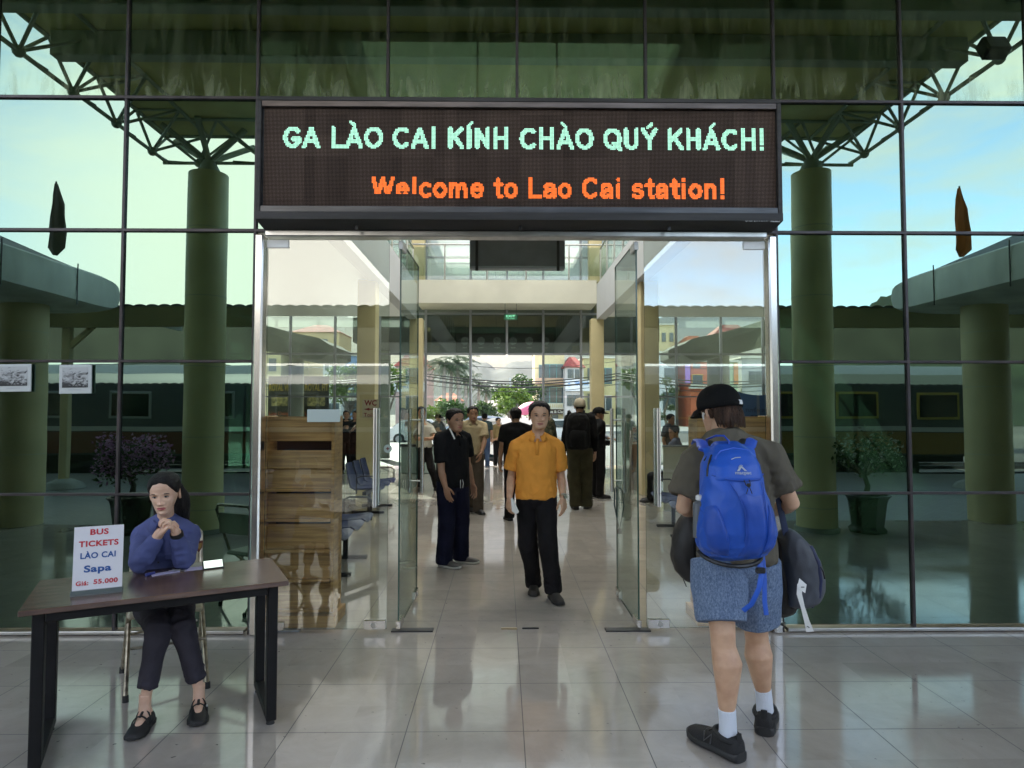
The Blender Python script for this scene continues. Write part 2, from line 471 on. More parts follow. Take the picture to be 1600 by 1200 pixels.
# ================================================================== ground
def sheet(name, x0, x1, y0, y1, z, m, kind='structure'):
    b = MB().quad((x0, y0, z), (x1, y0, z), (x1, y1, z), (x0, y1, z))
    return tag(b.build(name, m, fix=False), kind=kind)
M_SOIL = mat('dry_ground', (.16, .15, .12), .9, var=.3, vscale=.05)
sheet('ground', -1500, 1500, -1500, 1500, -.50, M_SOIL)
sheet('floor', -14, 14, -4.9, 15.2, 0, M_TILE)
M_ASPH = mat('asphalt', (.055, .056, .06), .75, var=.25, vscale=.8, bump=.2, bscale=60)
M_FORE = mat('forecourt_slabs', (.33, .32, .31), .45, var=.2, vscale=2)
f = MB().box((0, -8.75, -.254), (90, 7.7, .5)); tag(f.build('platform_paving', M_PAVE), kind='structure')
f = MB().box((0, 5.1, -.258), (28, 20.0, .5)); tag(f.build('foundation', M_FORE), kind='structure')
f = MB().box((0, 23.2, -.305), (160, 16, .52)); tag(f.build('forecourt', M_FORE), kind='structure')
sheet('road', -200, 200, 31.2, 52, -.24, M_ASPH)
f = MB().box((0, 60, -.2), (400, 16, .3)); tag(f.build('pavement', M_FORE), kind='structure')
M_GRAV = mat('ballast_gravel', (.13, .12, .11), .95, var=.5, vscale=14, bump=.8, bscale=25)
sheet('track_bed', -90, 90, -30, -12.62, -.42, M_GRAV)

# ================================================================== platform side: what the glass mirrors
cw = 4.85
can = empty('entrance_canopy', (XC, -2.2, 5.5), 'wide cream canopy on trusses over the entrance, carried by the two round columns', 'canopy')
def cbuild(mb, name, m, smooth=False):
    o = mb.build(name, m, None, smooth); o.data.transform(Matrix.Translation((0, 2.2, -5.5))); o.parent = can; return o
cbuild(MB().box((0, -2.3, 5.66), (2 * cw, 4.3, .10)), 'roof_deck', M_WHITE)
cbuild(MB().box((0, -2.3, 5.56), (2 * cw - .14, 4.1, .09)), 'soffit', M_SOFF)
for yy in (-1.75, -.9, -.25): cbuild(MB().box((0, yy, 5.38), (2 * cw - .3, .16, .26), bev=.01), 'cross_beam', M_TRUSS)
def truss(p0, p1, n, inner):
    b = MB(); p0, p1, inner = V(p0), V(p1), V(inner); r = .024
    lo, hi = 5.12, 5.50
    b.tube([p0 + V((0, 0, lo)), p1 + V((0, 0, lo))], r, 8); b.tube([p0 + V((0, 0, hi)), p1 + V((0, 0, hi))], r * 1.1, 8)
    b.tube([p0 + inner + V((0, 0, hi)), p1 + inner + V((0, 0, hi))], r, 8)
    for i in range(n):
        q0 = p0.lerp(p1, i / n); q1 = p0.lerp(p1, (i + 1) / n); qm = (q0 + q1) / 2
        b.ball(qm + V((0, 0, lo)), .06, 10, 6)
        for q in (q0, q1):
            b.tube([qm + V((0, 0, lo)), q + V((0, 0, hi))], r * .8, 6)
            b.tube([qm + V((0, 0, lo)), q + inner + V((0, 0, hi))], r * .8, 6)
        b.tube([q0 + V((0, 0, hi)), q0 + inner + V((0, 0, hi))], r * .7, 6)
        b.tube([qm + V((0, 0, lo)), q0 + V((0, 0, lo + .03))], r * .5, 5)
    return b
for sx in (-1, 1):
    cbuild(truss((sx * (cw - .06), -4.25, 0), (sx * (cw - .06), -.15, 0), 5, (-sx * .55, 0, 0)), 'truss', M_TRUSS, True)
cbuild(truss((-cw, -4.25, 0), (cw, -4.25, 0), 10, (0, .55, 0)), 'truss', M_TRUSS, True)
b = MB().tube([(4.15, -4.2, 5.1), (4.2, -4.2, 4.9), (4.33, -4.2, 4.72), (4.24, -4.22, 4.55), (4.17, -4.24, 4.45)], .008, 6)
cbuild(b, 'loose_cable', M_BLACK)
fl = cbuild(MB().box((cw - .25, -1.2, 5.12), (.24, .14, .2), V((1, 0, 0)) and Matrix.Rotation(.5, 3, 'X'), bev=.02), 'floodlight', M_DARK)
for px, lab in ((317, 'round cream column mirrored in the glass left of the sign'), (1276, 'round cream column mirrored in the glass right of the sign')):
    p = mirror(at_z(px, 830))
    t = empty('round_column', (p.x, p.y, 0), lab, 'column', 'round columns under the entrance canopy')
    MB().cyl((0, 0, 0), (0, 0, 4.94), .262, n=40).build('shaft', M_CREAMC, t, True)
    for z in (.32, 1.28, 2.24, 3.2, 4.16): MB().cyl((0, 0, z), (0, 0, z + .008), .2645, n=40).build('joint_ring', M_TRUSS, t)
    MB().cyl((0, 0, .0), (0, 0, .06), .285, n=40).build('base_ring', M_CONC, t, True)
    MB().tube([(0, 0, 4.94), (0, 0, 5.0), (0, 0, 5.16)], [.16, .155, .07], 16).build('cap', M_TRUSS, t, True)
    for k in range(6):
        a = PI * k / 3 + .35
        MB().tube([(0, 0, 5.12), (math.cos(a) * .62, math.sin(a) * .62, 5.5)], .042, 8).build('strut', M_TRUSS, t, True)

# walkway roof from the entrance over to the platform
wk = empty('walkway_roof', (XC, -6.6, 3.9), 'flat dark roof of the walkway crossing to the platform', 'walkway roof')
for nm, mb, m in (('roof_deck', MB().box((0, .0, .06), (4.24, 6.6, .12)), M_CONC), ('soffit', MB().box((0, 0, -.03), (4.04, 6.5, .05)), M_TRUSS)): mb.build(nm, m, wk)
for sx in (-1, 1):
    for yy in (-3.1,): MB().cyl((sx * 1.85, yy, -3.9), (sx * 1.9, yy, -.05), .06, n=16).build('post', M_TRUSS, wk, True)

# wing roofs with rounded ends, left and right
for sx, lab in ((-1, 'rounded concrete canopy wing mirrored at the left edge'), (1, 'rounded concrete canopy wing mirrored at the right edge')):
    t = empty('canopy_wing', (XC + sx * 6.42, -2.8, 3.2), lab, 'canopy', 'canopy wings beside the entrance')
    sec = []
    n = 10
    for yy, k in [(2.8, 1.0), (-2.6, 1.0), (-2.85, .985), (-3.02, .93), (-3.13, .83), (-3.20, .68), (-3.225, .5)]:
        h = .66; zc = .33
        ring = []
        for i in range(28):
            a = 2 * PI * i / 28
            cx_, cz_ = math.cos(a), math.sin(a)
            ex = .25
            xx = math.copysign(abs(cx_) ** ex, cx_); zz = math.copysign(abs(cz_) ** ex, cz_)
            ring.append(V((sx * (4.0 + xx * 4.0), yy, zc + zz * h / 2 * k)))
        sec.append(ring)
    MB().loft(sec).build('fascia', mat('pale_concrete', (.66, .68, .62), .8, var=.25, vscale=1.6, bump=.15, bscale=15, stretch=(1, 1, .35)), t, 30)
    for yy in (-.6, -2.1): MB().box((sx * -.004, yy, .33), (.012, .014, .6)).build('joint', M_DARK, t)
    pr = [V((sx * .30, 0, .655)), V((sx * 8, 0, .655)), V((sx * 8, 0, 2.5)), V((sx * 4.6, 0, 2.5))]
    MB().prism(pr, (0, 2.8, 0), (0, -2.6, 0)).build('roof', mat('roof_sheet', (.03, .04, .04), .6), t)
    for yy in (-2.1,):
        c = MB().cyl((sx * .75, yy, -3.2), (sx * .75, yy, .02), .30, n=36); o = c.build('column', M_CREAM, t, True)
        for z in (-2.2, -1.2, -.4): MB().cyl((sx * .75, yy, z), (sx * .75, yy, z + .008), .3025, n=36).build('joint_ring', M_TRUSS, o)
    # furled flag on a short pole
    px = 88 if sx < 0 else 1503
    p = mirror(at_d(px, 396, 9.3))
    fo = empty('furled_flag', (p.x, p.y, 3.86), 'drooping %s flag on the %s canopy wing' % (('dark', 'left') if sx < 0 else ('orange', 'right')), 'flag', 'flags on the canopy wings')
    MB().cyl((0, 0, 0), (0, 0, .98), .012, n=8).build('pole', M_DARK, fo)
    rings = []
    for z, w, o_ in ((-.04, .03, .0), (.06, .10, .02), (.35, .095, .03), (.5, .085, .02), (.66, .075, .025), (.8, .05, .01), (.95, .02, 0)):
        rings.append([V((o_ + w * math.cos(2 * PI * j / 18) * (1 + .3 * math.sin(3 * 2 * PI * j / 18 + z * 4)), w * .7 * math.sin(2 * PI * j / 18) * (1 + .35 * math.cos(4 * 2 * PI * j / 18)), z)) for j in range(18)])
    MB().loft(rings).build('cloth', mat('flag_cloth', (.55, .16, .03), .8) if sx > 0 else mat('flag_cloth_dark', (.16, .13, .11), .8), fo, True)

# corrugated platform shelters
def corr(x0, x1, y0, y1, z, amp, pitch, th):
    n = int((x1 - x0) / pitch * 6); top = []; bot = []
    b = MB()
    prof = [(x0 + (x1 - x0) * i / n, abs(math.sin(PI * i / 6)) ** .6 * amp) for i in range(n + 1)]
    vs = []
    for x, dz in prof: vs += [(x, y0, z + dz), (x, y1, z + dz)]
    fs = [(2 * i, 2 * i + 2, 2 * i + 3, 2 * i + 1) for i in range(n)]
    return b.add(vs, fs)
M_SHEL = mat('shelter_cladding', (.20, .18, .075), .6, var=.3, vscale=.6)
def shelter(y0, y1, z, posts, lab, drop, fm=None):
    t = empty('platform_shelter', (0, (y0 + y1) / 2, 0), lab, 'shelter', 'shelters along the platforms'); c = (y0 + y1) / 2
    corr(-34, 34, y0 - c, y1 - c, z, .035, .26, 0).build('roof', mat('roof_tin', (.32, .33, .30), .5, .3), t, fix=False)
    MB().box((0, y0 - c - .05, z - drop / 2 - .02), (68, .06, drop)).build('fascia', fm or M_SHEL, t)
    if fm:
        for zz in (.38, .75, 1.25): MB().box((0, y0 - c - .10, z - zz), (68, .05, .07)).build('edge_strip', M_ALU, t)
    for k in range(-8, 9): MB().box((k * 4.1, 0, z - .10), (.07, abs(y1 - y0) - .2, .14)).build('rafter', M_TRUSS, t)
    for px_ in posts:
        o = MB().box((px_, y0 - c - .3, z / 2), (.17, .17, z - .2), bev=.02).build('post', M_CREAM, t)
        MB().prism([V((px_, y0 - c - .3, z - .8)), V((px_ + .75, y0 - c - .3, z - .12)), V((px_ + .9, y0 - c - .3, z - .12)), V((px_, y0 - c - .3, z - .95))], (0, -.04, 0), (0, .04, 0)).build('brace', M_CREAM, o)
        MB().tube([(px_, y0 - c - .3, 0), (px_, y0 - c - .3, .1), (px_, y0 - c - .3, .2)], [.42, .36, .14], 18).build('footing', M_CONC, o, True)
shelter(-9.0, -12.2, 3.85, (-9.3, 10.2, -17, 18), 'long corrugated shelter over the first platform', .42)
shelter(-22, -25.5, 5.3, (-13, 0, 13), 'long corrugated shelter beyond the train', 1.7, mat('dark_cladding', (.045, .05, .035), .7, var=.4, vscale=.5))

# train
def coach(x, lab, up, low, win):
    t = empty('train_coach', (x, -15.6, -.4), lab, 'train coach', 'coaches of the waiting train')
    L = 15.6
    prof = [(-1.42, .75), (-1.45, 1.2), (-1.45, 2.7), (-1.3, 3.1), (-.8, 3.36), (0, 3.44), (.8, 3.36), (1.3, 3.1), (1.45, 2.7), (1.45, 1.2), (1.42, .75)]
    MB().prism([V((0, y, z)) for y, z in prof], (-L / 2, 0, 0), (L / 2, 0, 0)).build('body', up, t, 30)
    MB().box((0, 1.452, 1.12), (L - .1, .012, .62)).build('lower_band', low, t)
    MB().box((0, 1.454, 1.52), (L - .1, .012, .13)).build('stripe', mat('train_white', (.6, .62, .62), .4), t)
    for k in range(6):
        xx = -L / 2 + 1.9 + k * 2.35
        w = MB().box((xx, 1.456, 2.2), (1.25, .03, .78), bev=.03).build('window', win, t)
        MB().box((xx, 1.474, 2.2), (1.1, .012, .64)).build('pane', mat('train_pane', (.01, .012, .015), .1), w)
    b = MB()
    for k in (-5, -3.6, 3.6, 5):
        b.cyl((k, -1.1, .45), (k, 1.2, .45), .43, n=20)
    b.box((0, 0, .66), (L - 2, 2.2, .2)); b.build('bogie', M_DARK, t)
    return t
coach(-9.4, 'grey and brown train coach mirrored in the left glass', mat('train_grey', (.075, .09, .105), .4), mat('train_brown', (.16, .05, .025), .4), M_ALU)
coach(6.8, 'grey and ochre train coach mirrored in the right glass', mat('train_grey2', (.07, .085, .085), .4), mat('train_ochre', (.28, .17, .04), .4), mat('yellow_frame', (.5, .38, .06), .4))
b = MB()
for yy in (-14.9, -16.3, -19, -20.4): b.box((0, yy, -.36), (160, .07, .14))
tag(b.build('railway_track', M_DARK), 'steel rails of the tracks behind the platform', 'railway track')

# hills behind the platform and beyond the street
M_HILLB = mat('wooded_hill', (.03, .045, .02), .95, var=.5, vscale=.08)
M_HILL = mat('far_hill', (.035, .045, .03), .95, var=.55, vscale=.02)
def hill(name, x0, x1, y0, y1, hfun, m, nx=90, ny=14, rough=1.0):
    vs = []; fs = []
    for j in range(ny + 1):
        for i in range(nx + 1):
            x = x0 + (x1 - x0) * i / nx; y = y0 + (y1 - y0) * j / ny; s = j / ny
            z = hfun(x) * math.sin(min(1, s * 1.3) * PI / 2) - .6
            z += rough * s * noise.fractal(V((x * .03, y * .03, 3)), .8, 2.2, 5) + rough * .35 * s * abs(noise.noise(V((x * .35, y * .1, 1))))
            vs.append((x, y, z))
    for j in range(ny):
        for i in range(nx): a = j * (nx + 1) + i; fs.append((a, a + 1, a + nx + 2, a + nx + 1))
    return tag(MB().add(vs, fs).build(name, m, smooth='all', fix=False), kind='structure')
hill('hill', -220, 220, -90, -190, lambda x: 9 + 29 * math.exp(-((x - 116) / 22) ** 2) + 5 * math.exp(-((x + 80) / 30) ** 2), M_HILLB, rough=5.5, nx=320)
def hp(px, py, d): p = at_d(px, py, d); return p.x, p.z
HP = sorted([hp(px, py, 620) for px, py in ((350, 560), (500, 560), (600, 572), (660, 578), (700, 574), (740, 564), (758, 566), (772, 576), (785, 574), (800, 566), (830, 563), (870, 560), (930, 552), (1020, 540), (1100, 530), (1300, 520), (1600, 545))])
def hfun(x):
    if x <= HP[0][0]: return HP[0][1]
    for a, b_ in zip(HP, HP[1:]):
        if a[0] <= x <= b_[0]:
            t = (x - a[0]) / (b_[0] - a[0]); t = t * t * (3 - 2 * t); return a[1] + (b_[1] - a[1]) * t
    return HP[-1][1]
hill('hills', -420, 560, 430, 700, hfun, M_HILL, nx=240, ny=24, rough=6)

# ================================================================== glass front of the station
fac = empty('glass_curtain_wall', (XC, 0, 0), 'tall green mirrored glass front of the station around the doors', 'glass wall')
PW = .9856
ZS = [0.045, 1.023, 2.009, 2.995, 4.01, 5.0, 5.98]
def pane_mesh(w, h, m, th=.010, back=None, flip=False):
    b = MB(); s = -1 if not flip else 1
    y0, y1 = s * th / 2, -s * th / 2
    a = [(-w / 2, y0, -h / 2), (w / 2, y0, -h / 2), (w / 2, y0, h / 2), (-w / 2, y0, h / 2)]
    c = [(-w / 2, y1, -h / 2), (w / 2, y1, -h / 2), (w / 2, y1, h / 2), (-w / 2, y1, h / 2)]
    b.mi = 0; b.add(a, [(0, 1, 2, 3)]); b.mi = 1; b.add(c, [(3, 2, 1, 0)])
    b.mi = 2
    for i in range(4):
        j = (i + 1) % 4; b.add([a[i], a[j], c[j], c[i]], [(3, 2, 1, 0)])
    return b.mesh('glass_pane', [m, back or M_PASS, M_EDGE], fix=False)
rnd = random.Random(3)
for j in range(6):
    z0, z1 = ZS[j], ZS[j + 1]
    for k in range(-7, 7):
        if -2 <= k < 2 and j < 3: continue
        x = (k + .5) * PW
        h = z1 - z0 - .012
        me = pane_mesh(PW - .018, h, M_GREEN_D if j >= 4 else M_GREEN)
        o = bpy.data.objects.new('glass_pane', me); COL.objects.link(o); o.parent = fac
        o.location = (x, 0, (z0 + z1) / 2)
        o.rotation_euler = (R(rnd.uniform(-.10, .10)), 0, R(rnd.uniform(-.09, .09)))
for k in range(-7, 8):
    z0 = 0 if abs(k) > 1 else 3.06
    MB().box((k * PW, 0, (z0 + 5.98) / 2), (.022, .05, 5.98 - z0), bev=.003).build('mullion', M_MULL, fac)
for j, z in enumerate(ZS[1:]):
    for sx in (-1, 1):
        if j < 2: MB().box((sx * (2 * PW + 7 * PW) / 2, -.003, z), (5 * PW - .03, .046, .020), bev=.003).build('transom', M_MULL, fac)
    if j >= 2: MB().box((0, -.003, z), (14 * PW, .048, .024), bev=.003).build('transom', M_MULL, fac)
for sx in (-1, 1):
    MB().box((sx * 4.5 * PW, -.004, .022), (5 * PW - .06, .085, .022), bev=.003).build('sill', M_STEEL2, fac)
MB().box((0, .05, 6.95), (14.1 * PW, .25, 1.94)).build('parapet', M_CREAM, fac)

# steel portal and doors
fr = empty('door_frame', (XC, 0, 0), 'polished steel frame around the four glass doors', 'door frame')
for sx in (-1, 1):
    MB().box((sx * (2 * PW - .045), -.012, 1.48), (.066, .11, 2.96), bev=.012).build('post', M_STEEL, fr)
MB().box((0, -.012, 2.965), (4 * PW - .17, .11, .05), bev=.01).build('header', M_STEEL2, fr)
def door_handle(parent, x, y, z, along='y', hz=(.92, 1.655), gap=.055):
    hd = MB().cyl((x, y - gap, hz[0]), (x, y - gap, hz[1]), .0165, n=16)
    if along == 'both':
        hd.cyl((x, y + gap, hz[0]), (x, y + gap, hz[1]), .0165, n=16)
    for zz in (hz[0] + .10, hz[1] - .10): hd.cyl((x, y - gap, zz), (x, y + gap if along == 'both' else y, zz), .007, n=10)
    return hd.build('handle', M_STEEL, parent, True)
DH = 2.90
DW = PW - .075
def door(name_lab, x_pivot, ang, sx):
    """sx: +1 leaf runs to +x from the pivot when closed"""
    t = empty('glass_door', (x_pivot, 0, 0), name_lab, 'door', 'glass doors of the station entrance')
    t.rotation_euler = (0, 0, ang)
    g = pane_mesh(DW, DH, M_CLEAR if abs(ang) < .1 else M_LEAF, .012, back=M_PASS if abs(ang) < .1 else M_LEAF)
    o = bpy.data.objects.new('glass_pane', g); COL.objects.link(o); o.parent = t
    o.location = (sx * (DW / 2 + .012), 0, .03 + DH / 2)
    for zz in (.055, .03 + DH - .035):
        MB().box((sx * .085, 0, zz), (.165, .034, .062), bev=.004).build('patch_fitting', M_STEEL if zz < 1 else M_WHITE, t)
    lk = MB().box((sx * (DW - .075), 0, .062), (.160, .036, .070), bev=.004).build('lock_case', M_STEEL, t)
    b = MB(); b.tube([(sx * (DW - .085), -.019, .062), (sx * (DW - .085), -.024, .062)], [.021, .018], 20); b.build('lock_cylinder', M_STEEL2, lk, True)
    door_handle(t, sx * (DW - .075), 0, 0, 'both', hz=(.93, 1.66))
    return t
XL, XR = XC - 2 * PW + .085, XC + 2 * PW - .085
dl = door('closed clear glass door beside the left brochure rack', XL, 0, 1)
dr = door('closed clear glass door behind the backpacker', XR, 0, -1)
xlo, xro = at_y(622, 980, 0).x, at_y(999, 980, 0).x
dlo = door('open glass door swung into the hall, left of the gap', xlo, R(89), 1)
dro = door('open glass door swung into the hall, right of the gap', xro, -R(89.7), -1)
# cable lock on the right open door
hb = V((xro - math.sin(R(4.8)) * -(DW - .075), .86, .97))
pc = at_d(966, 770, 5.9)
b = MB().tube([(pc.x - .03, pc.y, pc.z + .04), (pc.x - .035, pc.y, pc.z - .1), (pc.x - .005, pc.y, pc.z - .27), (pc.x + .012, pc.y, pc.z - .32), (pc.x + .02, pc.y, pc.z - .27), (pc.x + .05, pc.y, pc.z - .12), (pc.x + .035, pc.y, pc.z + .02), (pc.x, pc.y, pc.z + .05), (pc.x - .03, pc.y, pc.z + .04)], .0065, 8)
ck = b.build('cable_lock', mat('cable_sleeve', (.03, .05, .05), .4), smooth=True)
tag(ck, 'black looped cable lock hanging from the right open door handle', 'lock')
MB().box((pc.x + .008, pc.y, pc.z - .335), (.045, .03, .05), bev=.008).build('padlock', M_BLACK, ck)
# stickers on the left closed door
p = at_y(506, 649.5, -.0085)
s1 = MB().box((p.x, p.y - .002, p.z), (.245, .003, .094), bev=.001).build('door_sticker', mat('frosted_label', (.42, .50, .48), .5), dl)
s1.data.transform(Matrix.Translation(-V((XL, 0, 0))))
p = at_y(606, 701, -.0085)
b = MB(); b.mi = 0; b.cyl((p.x - XL, -.0085, p.z), (p.x - XL, -.0095, p.z), .031, n=28); b.mi = 1
b.box((p.x - XL, -.0105, p.z), (.024, .002, .008)); b.box((p.x - XL, -.0108, p.z), (.008, .002, .024))
b.build('round_sticker', [mat('sticker_grey', (.30, .38, .34), .5), mat('sticker_red', (.12, .02, .02), .5)], dl)
# floor springs and latch plates let into the floor
def plate(px0, px1, py, d, lab, m=M_DARK):
    a = at_z(px0, py); c = at_z(px1, py)
    o = MB().box(((a.x + c.x) / 2, a.y, .004), (abs(c.x - a.x), d, .012), bev=.002).build('floor_plate', m)
    tag(o, lab, 'floor plate', 'plates let into the floor at the doors'); return rebase(o, (o.bound_box[0][0], a.y, 0))
plate(612, 677, 985.5, .075, 'worn black floor spring plate under the left open door')
plate(946, 1016, 985, .075, 'worn black floor spring plate under the right open door')
plate(410, 468, 986, .05, 'steel floor plate under the closed door by the brochure rack', M_ALU)
plate(783, 808, 983, .02, 'small brass latch plate in the floor between the open doors', mat('brass', (.35, .28, .18), .4, .8))
plate(816, 842, 982.5, .016, 'small dark latch slot in the floor between the open doors')

# ================================================================== LED sign
YS = -.25
LX0, LX1 = at_y(400, 300, YS).x, at_y(1222, 300, YS).x
LZ1, LZ0 = at_y(800, 153, YS).z, at_y(800, 344, YS).z
sg = empty('led_sign', ((LX0 + LX1) / 2, YS, LZ0), 'long brown LED sign with green and orange dot lettering above the doors', 'sign')
so = V(sg.location)
SW, SH = LX1 - LX0, LZ1 - LZ0
M_CASE = mat('sign_case', (.028, .026, .026), .65, .0, var=.45, vscale=3, stretch=(.5, 1, 6))
b = MB()
b.box((0, .132, SH / 2), (SW, .20, SH))
b.box((0, .015, SH - .016), (SW, .05, .032), bev=.004)
b.box((-SW / 2 + .016, .012, SH / 2), (.032, .044, SH - .064), bev=.004); b.box((SW / 2 - .016, .012, SH / 2), (.032, .044, SH - .064), bev=.004)
b.prism([V((0, -.012, .055)), V((0, -.012, .0)), V((0, .2, -.03)), V((0, .2, .0))], (-SW / 2 + .0, 0, 0), (SW / 2, 0, 0))
b.build('case', M_CASE, sg)
b = MB().box((0, .012, SH - .052), (SW - .066, .036, .042), bev=.003); b.build('top_trim', mat('sign_trim', (.12, .10, .095), .35, .7, var=.3, vscale=5, stretch=(.6, 1, 5)), sg)
b = MB().box((0, .012, .076), (SW - .066, .036, .046), bev=.003); b.build('bottom_trim', mat('sign_trim2', (.055, .055, .057), .35, .6, var=.3, vscale=5, stretch=(.6, 1, 5)), sg)
FX0, FX1 = at_y(409, 300, YS).x - so.x, at_y(1216, 300, YS).x - so.x
FZ1, FZ0 = at_y(800, 167, YS).z - so.z, at_y(800, 335, YS).z - so.z
PT = .0098
def ledface(n, l, p):
    t = n.new('ShaderNodeTexCoord'); s = n.new('ShaderNodeSeparateXYZ'); l.new(t.outputs['Object'], s.inputs[0])
    def dot(o):
        d = n.new('ShaderNodeMath'); d.operation = 'DIVIDE'; d.inputs[1].default_value = PT; l.new(o, d.inputs[0])
        fr_ = n.new('ShaderNodeMath'); fr_.operation = 'FRACT'; l.new(d.outputs[0], fr_.inputs[0])
        c = n.new('ShaderNodeMath'); c.operation = 'SUBTRACT'; c.inputs[1].default_value = .5; l.new(fr_.outputs[0], c.inputs[0])
        q = n.new('ShaderNodeMath'); q.operation = 'ABSOLUTE'; l.new(c.outputs[0], q.inputs[0])
        lt = n.new('ShaderNodeMath'); lt.operation = 'LESS_THAN'; lt.inputs[1].default_value = .27; l.new(q.outputs[0], lt.inputs[0])
        return lt.outputs[0]
    a = n.new('ShaderNodeMath'); a.operation = 'MULTIPLY'; l.new(dot(s.outputs['X']), a.inputs[0]); l.new(dot(s.outputs['Z']), a.inputs[1])
    # modules of 32 x 16 lamps differ a little
    mv = n.new('ShaderNodeVectorMath'); mv.operation = 'DIVIDE'; mv.inputs[1].default_value = (PT * 32, 1, PT * 16); l.new(t.outputs['Object'], mv.inputs[0])
    fl_ = n.new('ShaderNodeVectorMath'); fl_.operation = 'FLOOR'; l.new(mv.outputs[0], fl_.inputs[0])
    wn_ = n.new('ShaderNodeTexWhiteNoise'); l.new(fl_.outputs[0], wn_.inputs['Vector'])
    col_ = n.new('ShaderNodeVectorMath'); col_.operation = 'DIVIDE'; col_.inputs[1].default_value = (PT * 8, 1, 100); l.new(t.outputs['Object'], col_.inputs[0])
    f2 = n.new('ShaderNodeVectorMath'); f2.operation = 'FLOOR'; l.new(col_.outputs[0], f2.inputs[0])
    w2 = n.new('ShaderNodeTexWhiteNoise'); l.new(f2.outputs[0], w2.inputs['Vector'])
    ad = n.new('ShaderNodeMath'); ad.operation = 'ADD'; l.new(wn_.outputs['Value'], ad.inputs[0]); l.new(w2.outputs['Value'], ad.inputs[1])
    r = n.new('ShaderNodeMapRange'); r.inputs['From Max'].default_value = 2; r.inputs['To Min'].default_value = .65; r.inputs['To Max'].default_value = 1.35; l.new(ad.outputs[0], r.inputs['Value'])
    m_ = n.new('ShaderNodeMix'); m_.data_type = 'RGBA'; m_.inputs['A'].default_value = (.018, .011, .008, 1); m_.inputs['B'].default_value = (.15, .105, .085, 1)
    l.new(a.outputs[0], m_.inputs['Factor'])
    v = n.new('ShaderNodeVectorMath'); v.operation = 'SCALE'; l.new(m_.outputs['Result'], v.inputs[0]); l.new(r.outputs['Result'], v.inputs['Scale'])
    l.new(v.outputs[0], p.inputs['Base Color']); p.inputs['Roughness'].default_value = .6; p.inputs['Specular IOR Level'].default_value = .08
b = MB().quad((FX0, .028, FZ0), (FX1, .028, FZ0), (FX1, .028, FZ1), (FX0, .028, FZ1)); b.build('lamp_panel', node_mat('led_panel', ledface), sg, fix=False)
def arc(cx, cy, rx, ry, a0, a1, n=10):
    return [(cx + rx * math.cos(R(a0 + (a1 - a0) * k / n)), cy + ry * math.sin(R(a0 + (a1 - a0) * k / n))) for k in range(n + 1)]
# strokes of a bold grotesque on a cap height of 1; each entry: advance, list of polylines
GLY = {
 'G': (.80, [arc(.40, .50, .33, .43, 45, 335, 18) + [(.70, .42), (.44, .42)]]), 'A': (.76, [[(.05, .05), (.36, .93), (.67, .05)], [(.17, .30), (.55, .30)]]),
 'L': (.63, [[(.12, .95), (.12, .07), (.56, .07)]]), 'O': (.82, [arc(.40, .50, .33, .43, 0, 360, 22)]), 'C': (.76, [arc(.40, .50, .33, .43, 48, 312, 18)]),
 'I': (.32, [[(.15, .05), (.15, .95)]]), 'K': (.74, [[(.12, .05), (.12, .95)], [(.62, .95), (.14, .40)], [(.32, .56), (.66, .05)]]), 'N': (.76, [[(.12, .05), (.12, .93), (.60, .07), (.60, .95)]]),
 'H': (.76, [[(.12, .05), (.12, .95)], [(.60, .05), (.60, .95)], [(.12, .52), (.60, .52)]]), 'Q': (.82, [arc(.40, .50, .33, .43, 0, 360, 22), [(.46, .28), (.74, -.02)]]),
 'U': (.76, [[(.12, .95), (.12, .36)] + arc(.36, .34, .24, .27, 180, 360, 10) + [(.60, .95)]]), 'Y': (.70, [[(.05, .95), (.34, .48), (.63, .95)], [(.34, .5), (.34, .05)]]),
 '!': (.32, [[(.14, .95), (.14, .34)], [(.14, .08), (.14, .07)]]), ' ': (.30, []), 'W': (1.0, [[(.04, .95), (.25, .05), (.48, .93), (.71, .05), (.93, .95)]]),
 'e': (.60, [[(.07, .36)] + [(.51, .38)] + arc(.29, .36, .22, .30, 5, 320, 16)]), 'l': (.30, [[(.14, .05), (.14, .95)]]), 'c': (.56, [arc(.30, .36, .22, .30, 50, 312, 14)]), 'o': (.62, [arc(.30, .36, .23, .30, 0, 360, 18)]),
 'm': (.92, [[(.11, .05), (.11, .68)], [(.11, .42)] + arc(.27, .45, .15, .21, 170, 0, 8) + [(.42, .05)], [(.44, .42)] + arc(.59, .45, .15, .21, 170, 0, 8) + [(.75, .05)]]),
 't': (.38, [[(.19, .90), (.19, .18), (.25, .07), (.34, .07)], [(.03, .66), (.34, .66)]]), 'a': (.60, [arc(.28, .46, .20, .21, 155, 0, 8) + [(.48, .05)], [(.46, .40), (.22, .36)] + arc(.22, .21, .15, .15, 90, 290, 8) + [(.44, .17)]]),
 's': (.56, [arc(.28, .51, .19, .16, 40, 210, 8) + [(.30, .37)] + arc(.28, .22, .20, .16, 60, -150, 9)]), 'i': (.29, [[(.14, .05), (.14, .66)], [(.14, .94), (.14, .93)]]),
 'n': (.62, [[(.11, .05), (.11, .68)], [(.11, .42)] + arc(.30, .45, .18, .21, 170, 0, 8) + [(.48, .05)]])}
ACC = {'\u00c0': ('A', [[(.22, 1.24), (.40, 1.08)]]), '\u00cd': ('I', [[(.10, 1.08), (.26, 1.24)]]), '\u00dd': ('Y', [[(.28, 1.08), (.46, 1.24)]]), '\u00c1': ('A', [[(.30, 1.08), (.48, 1.24)]])}
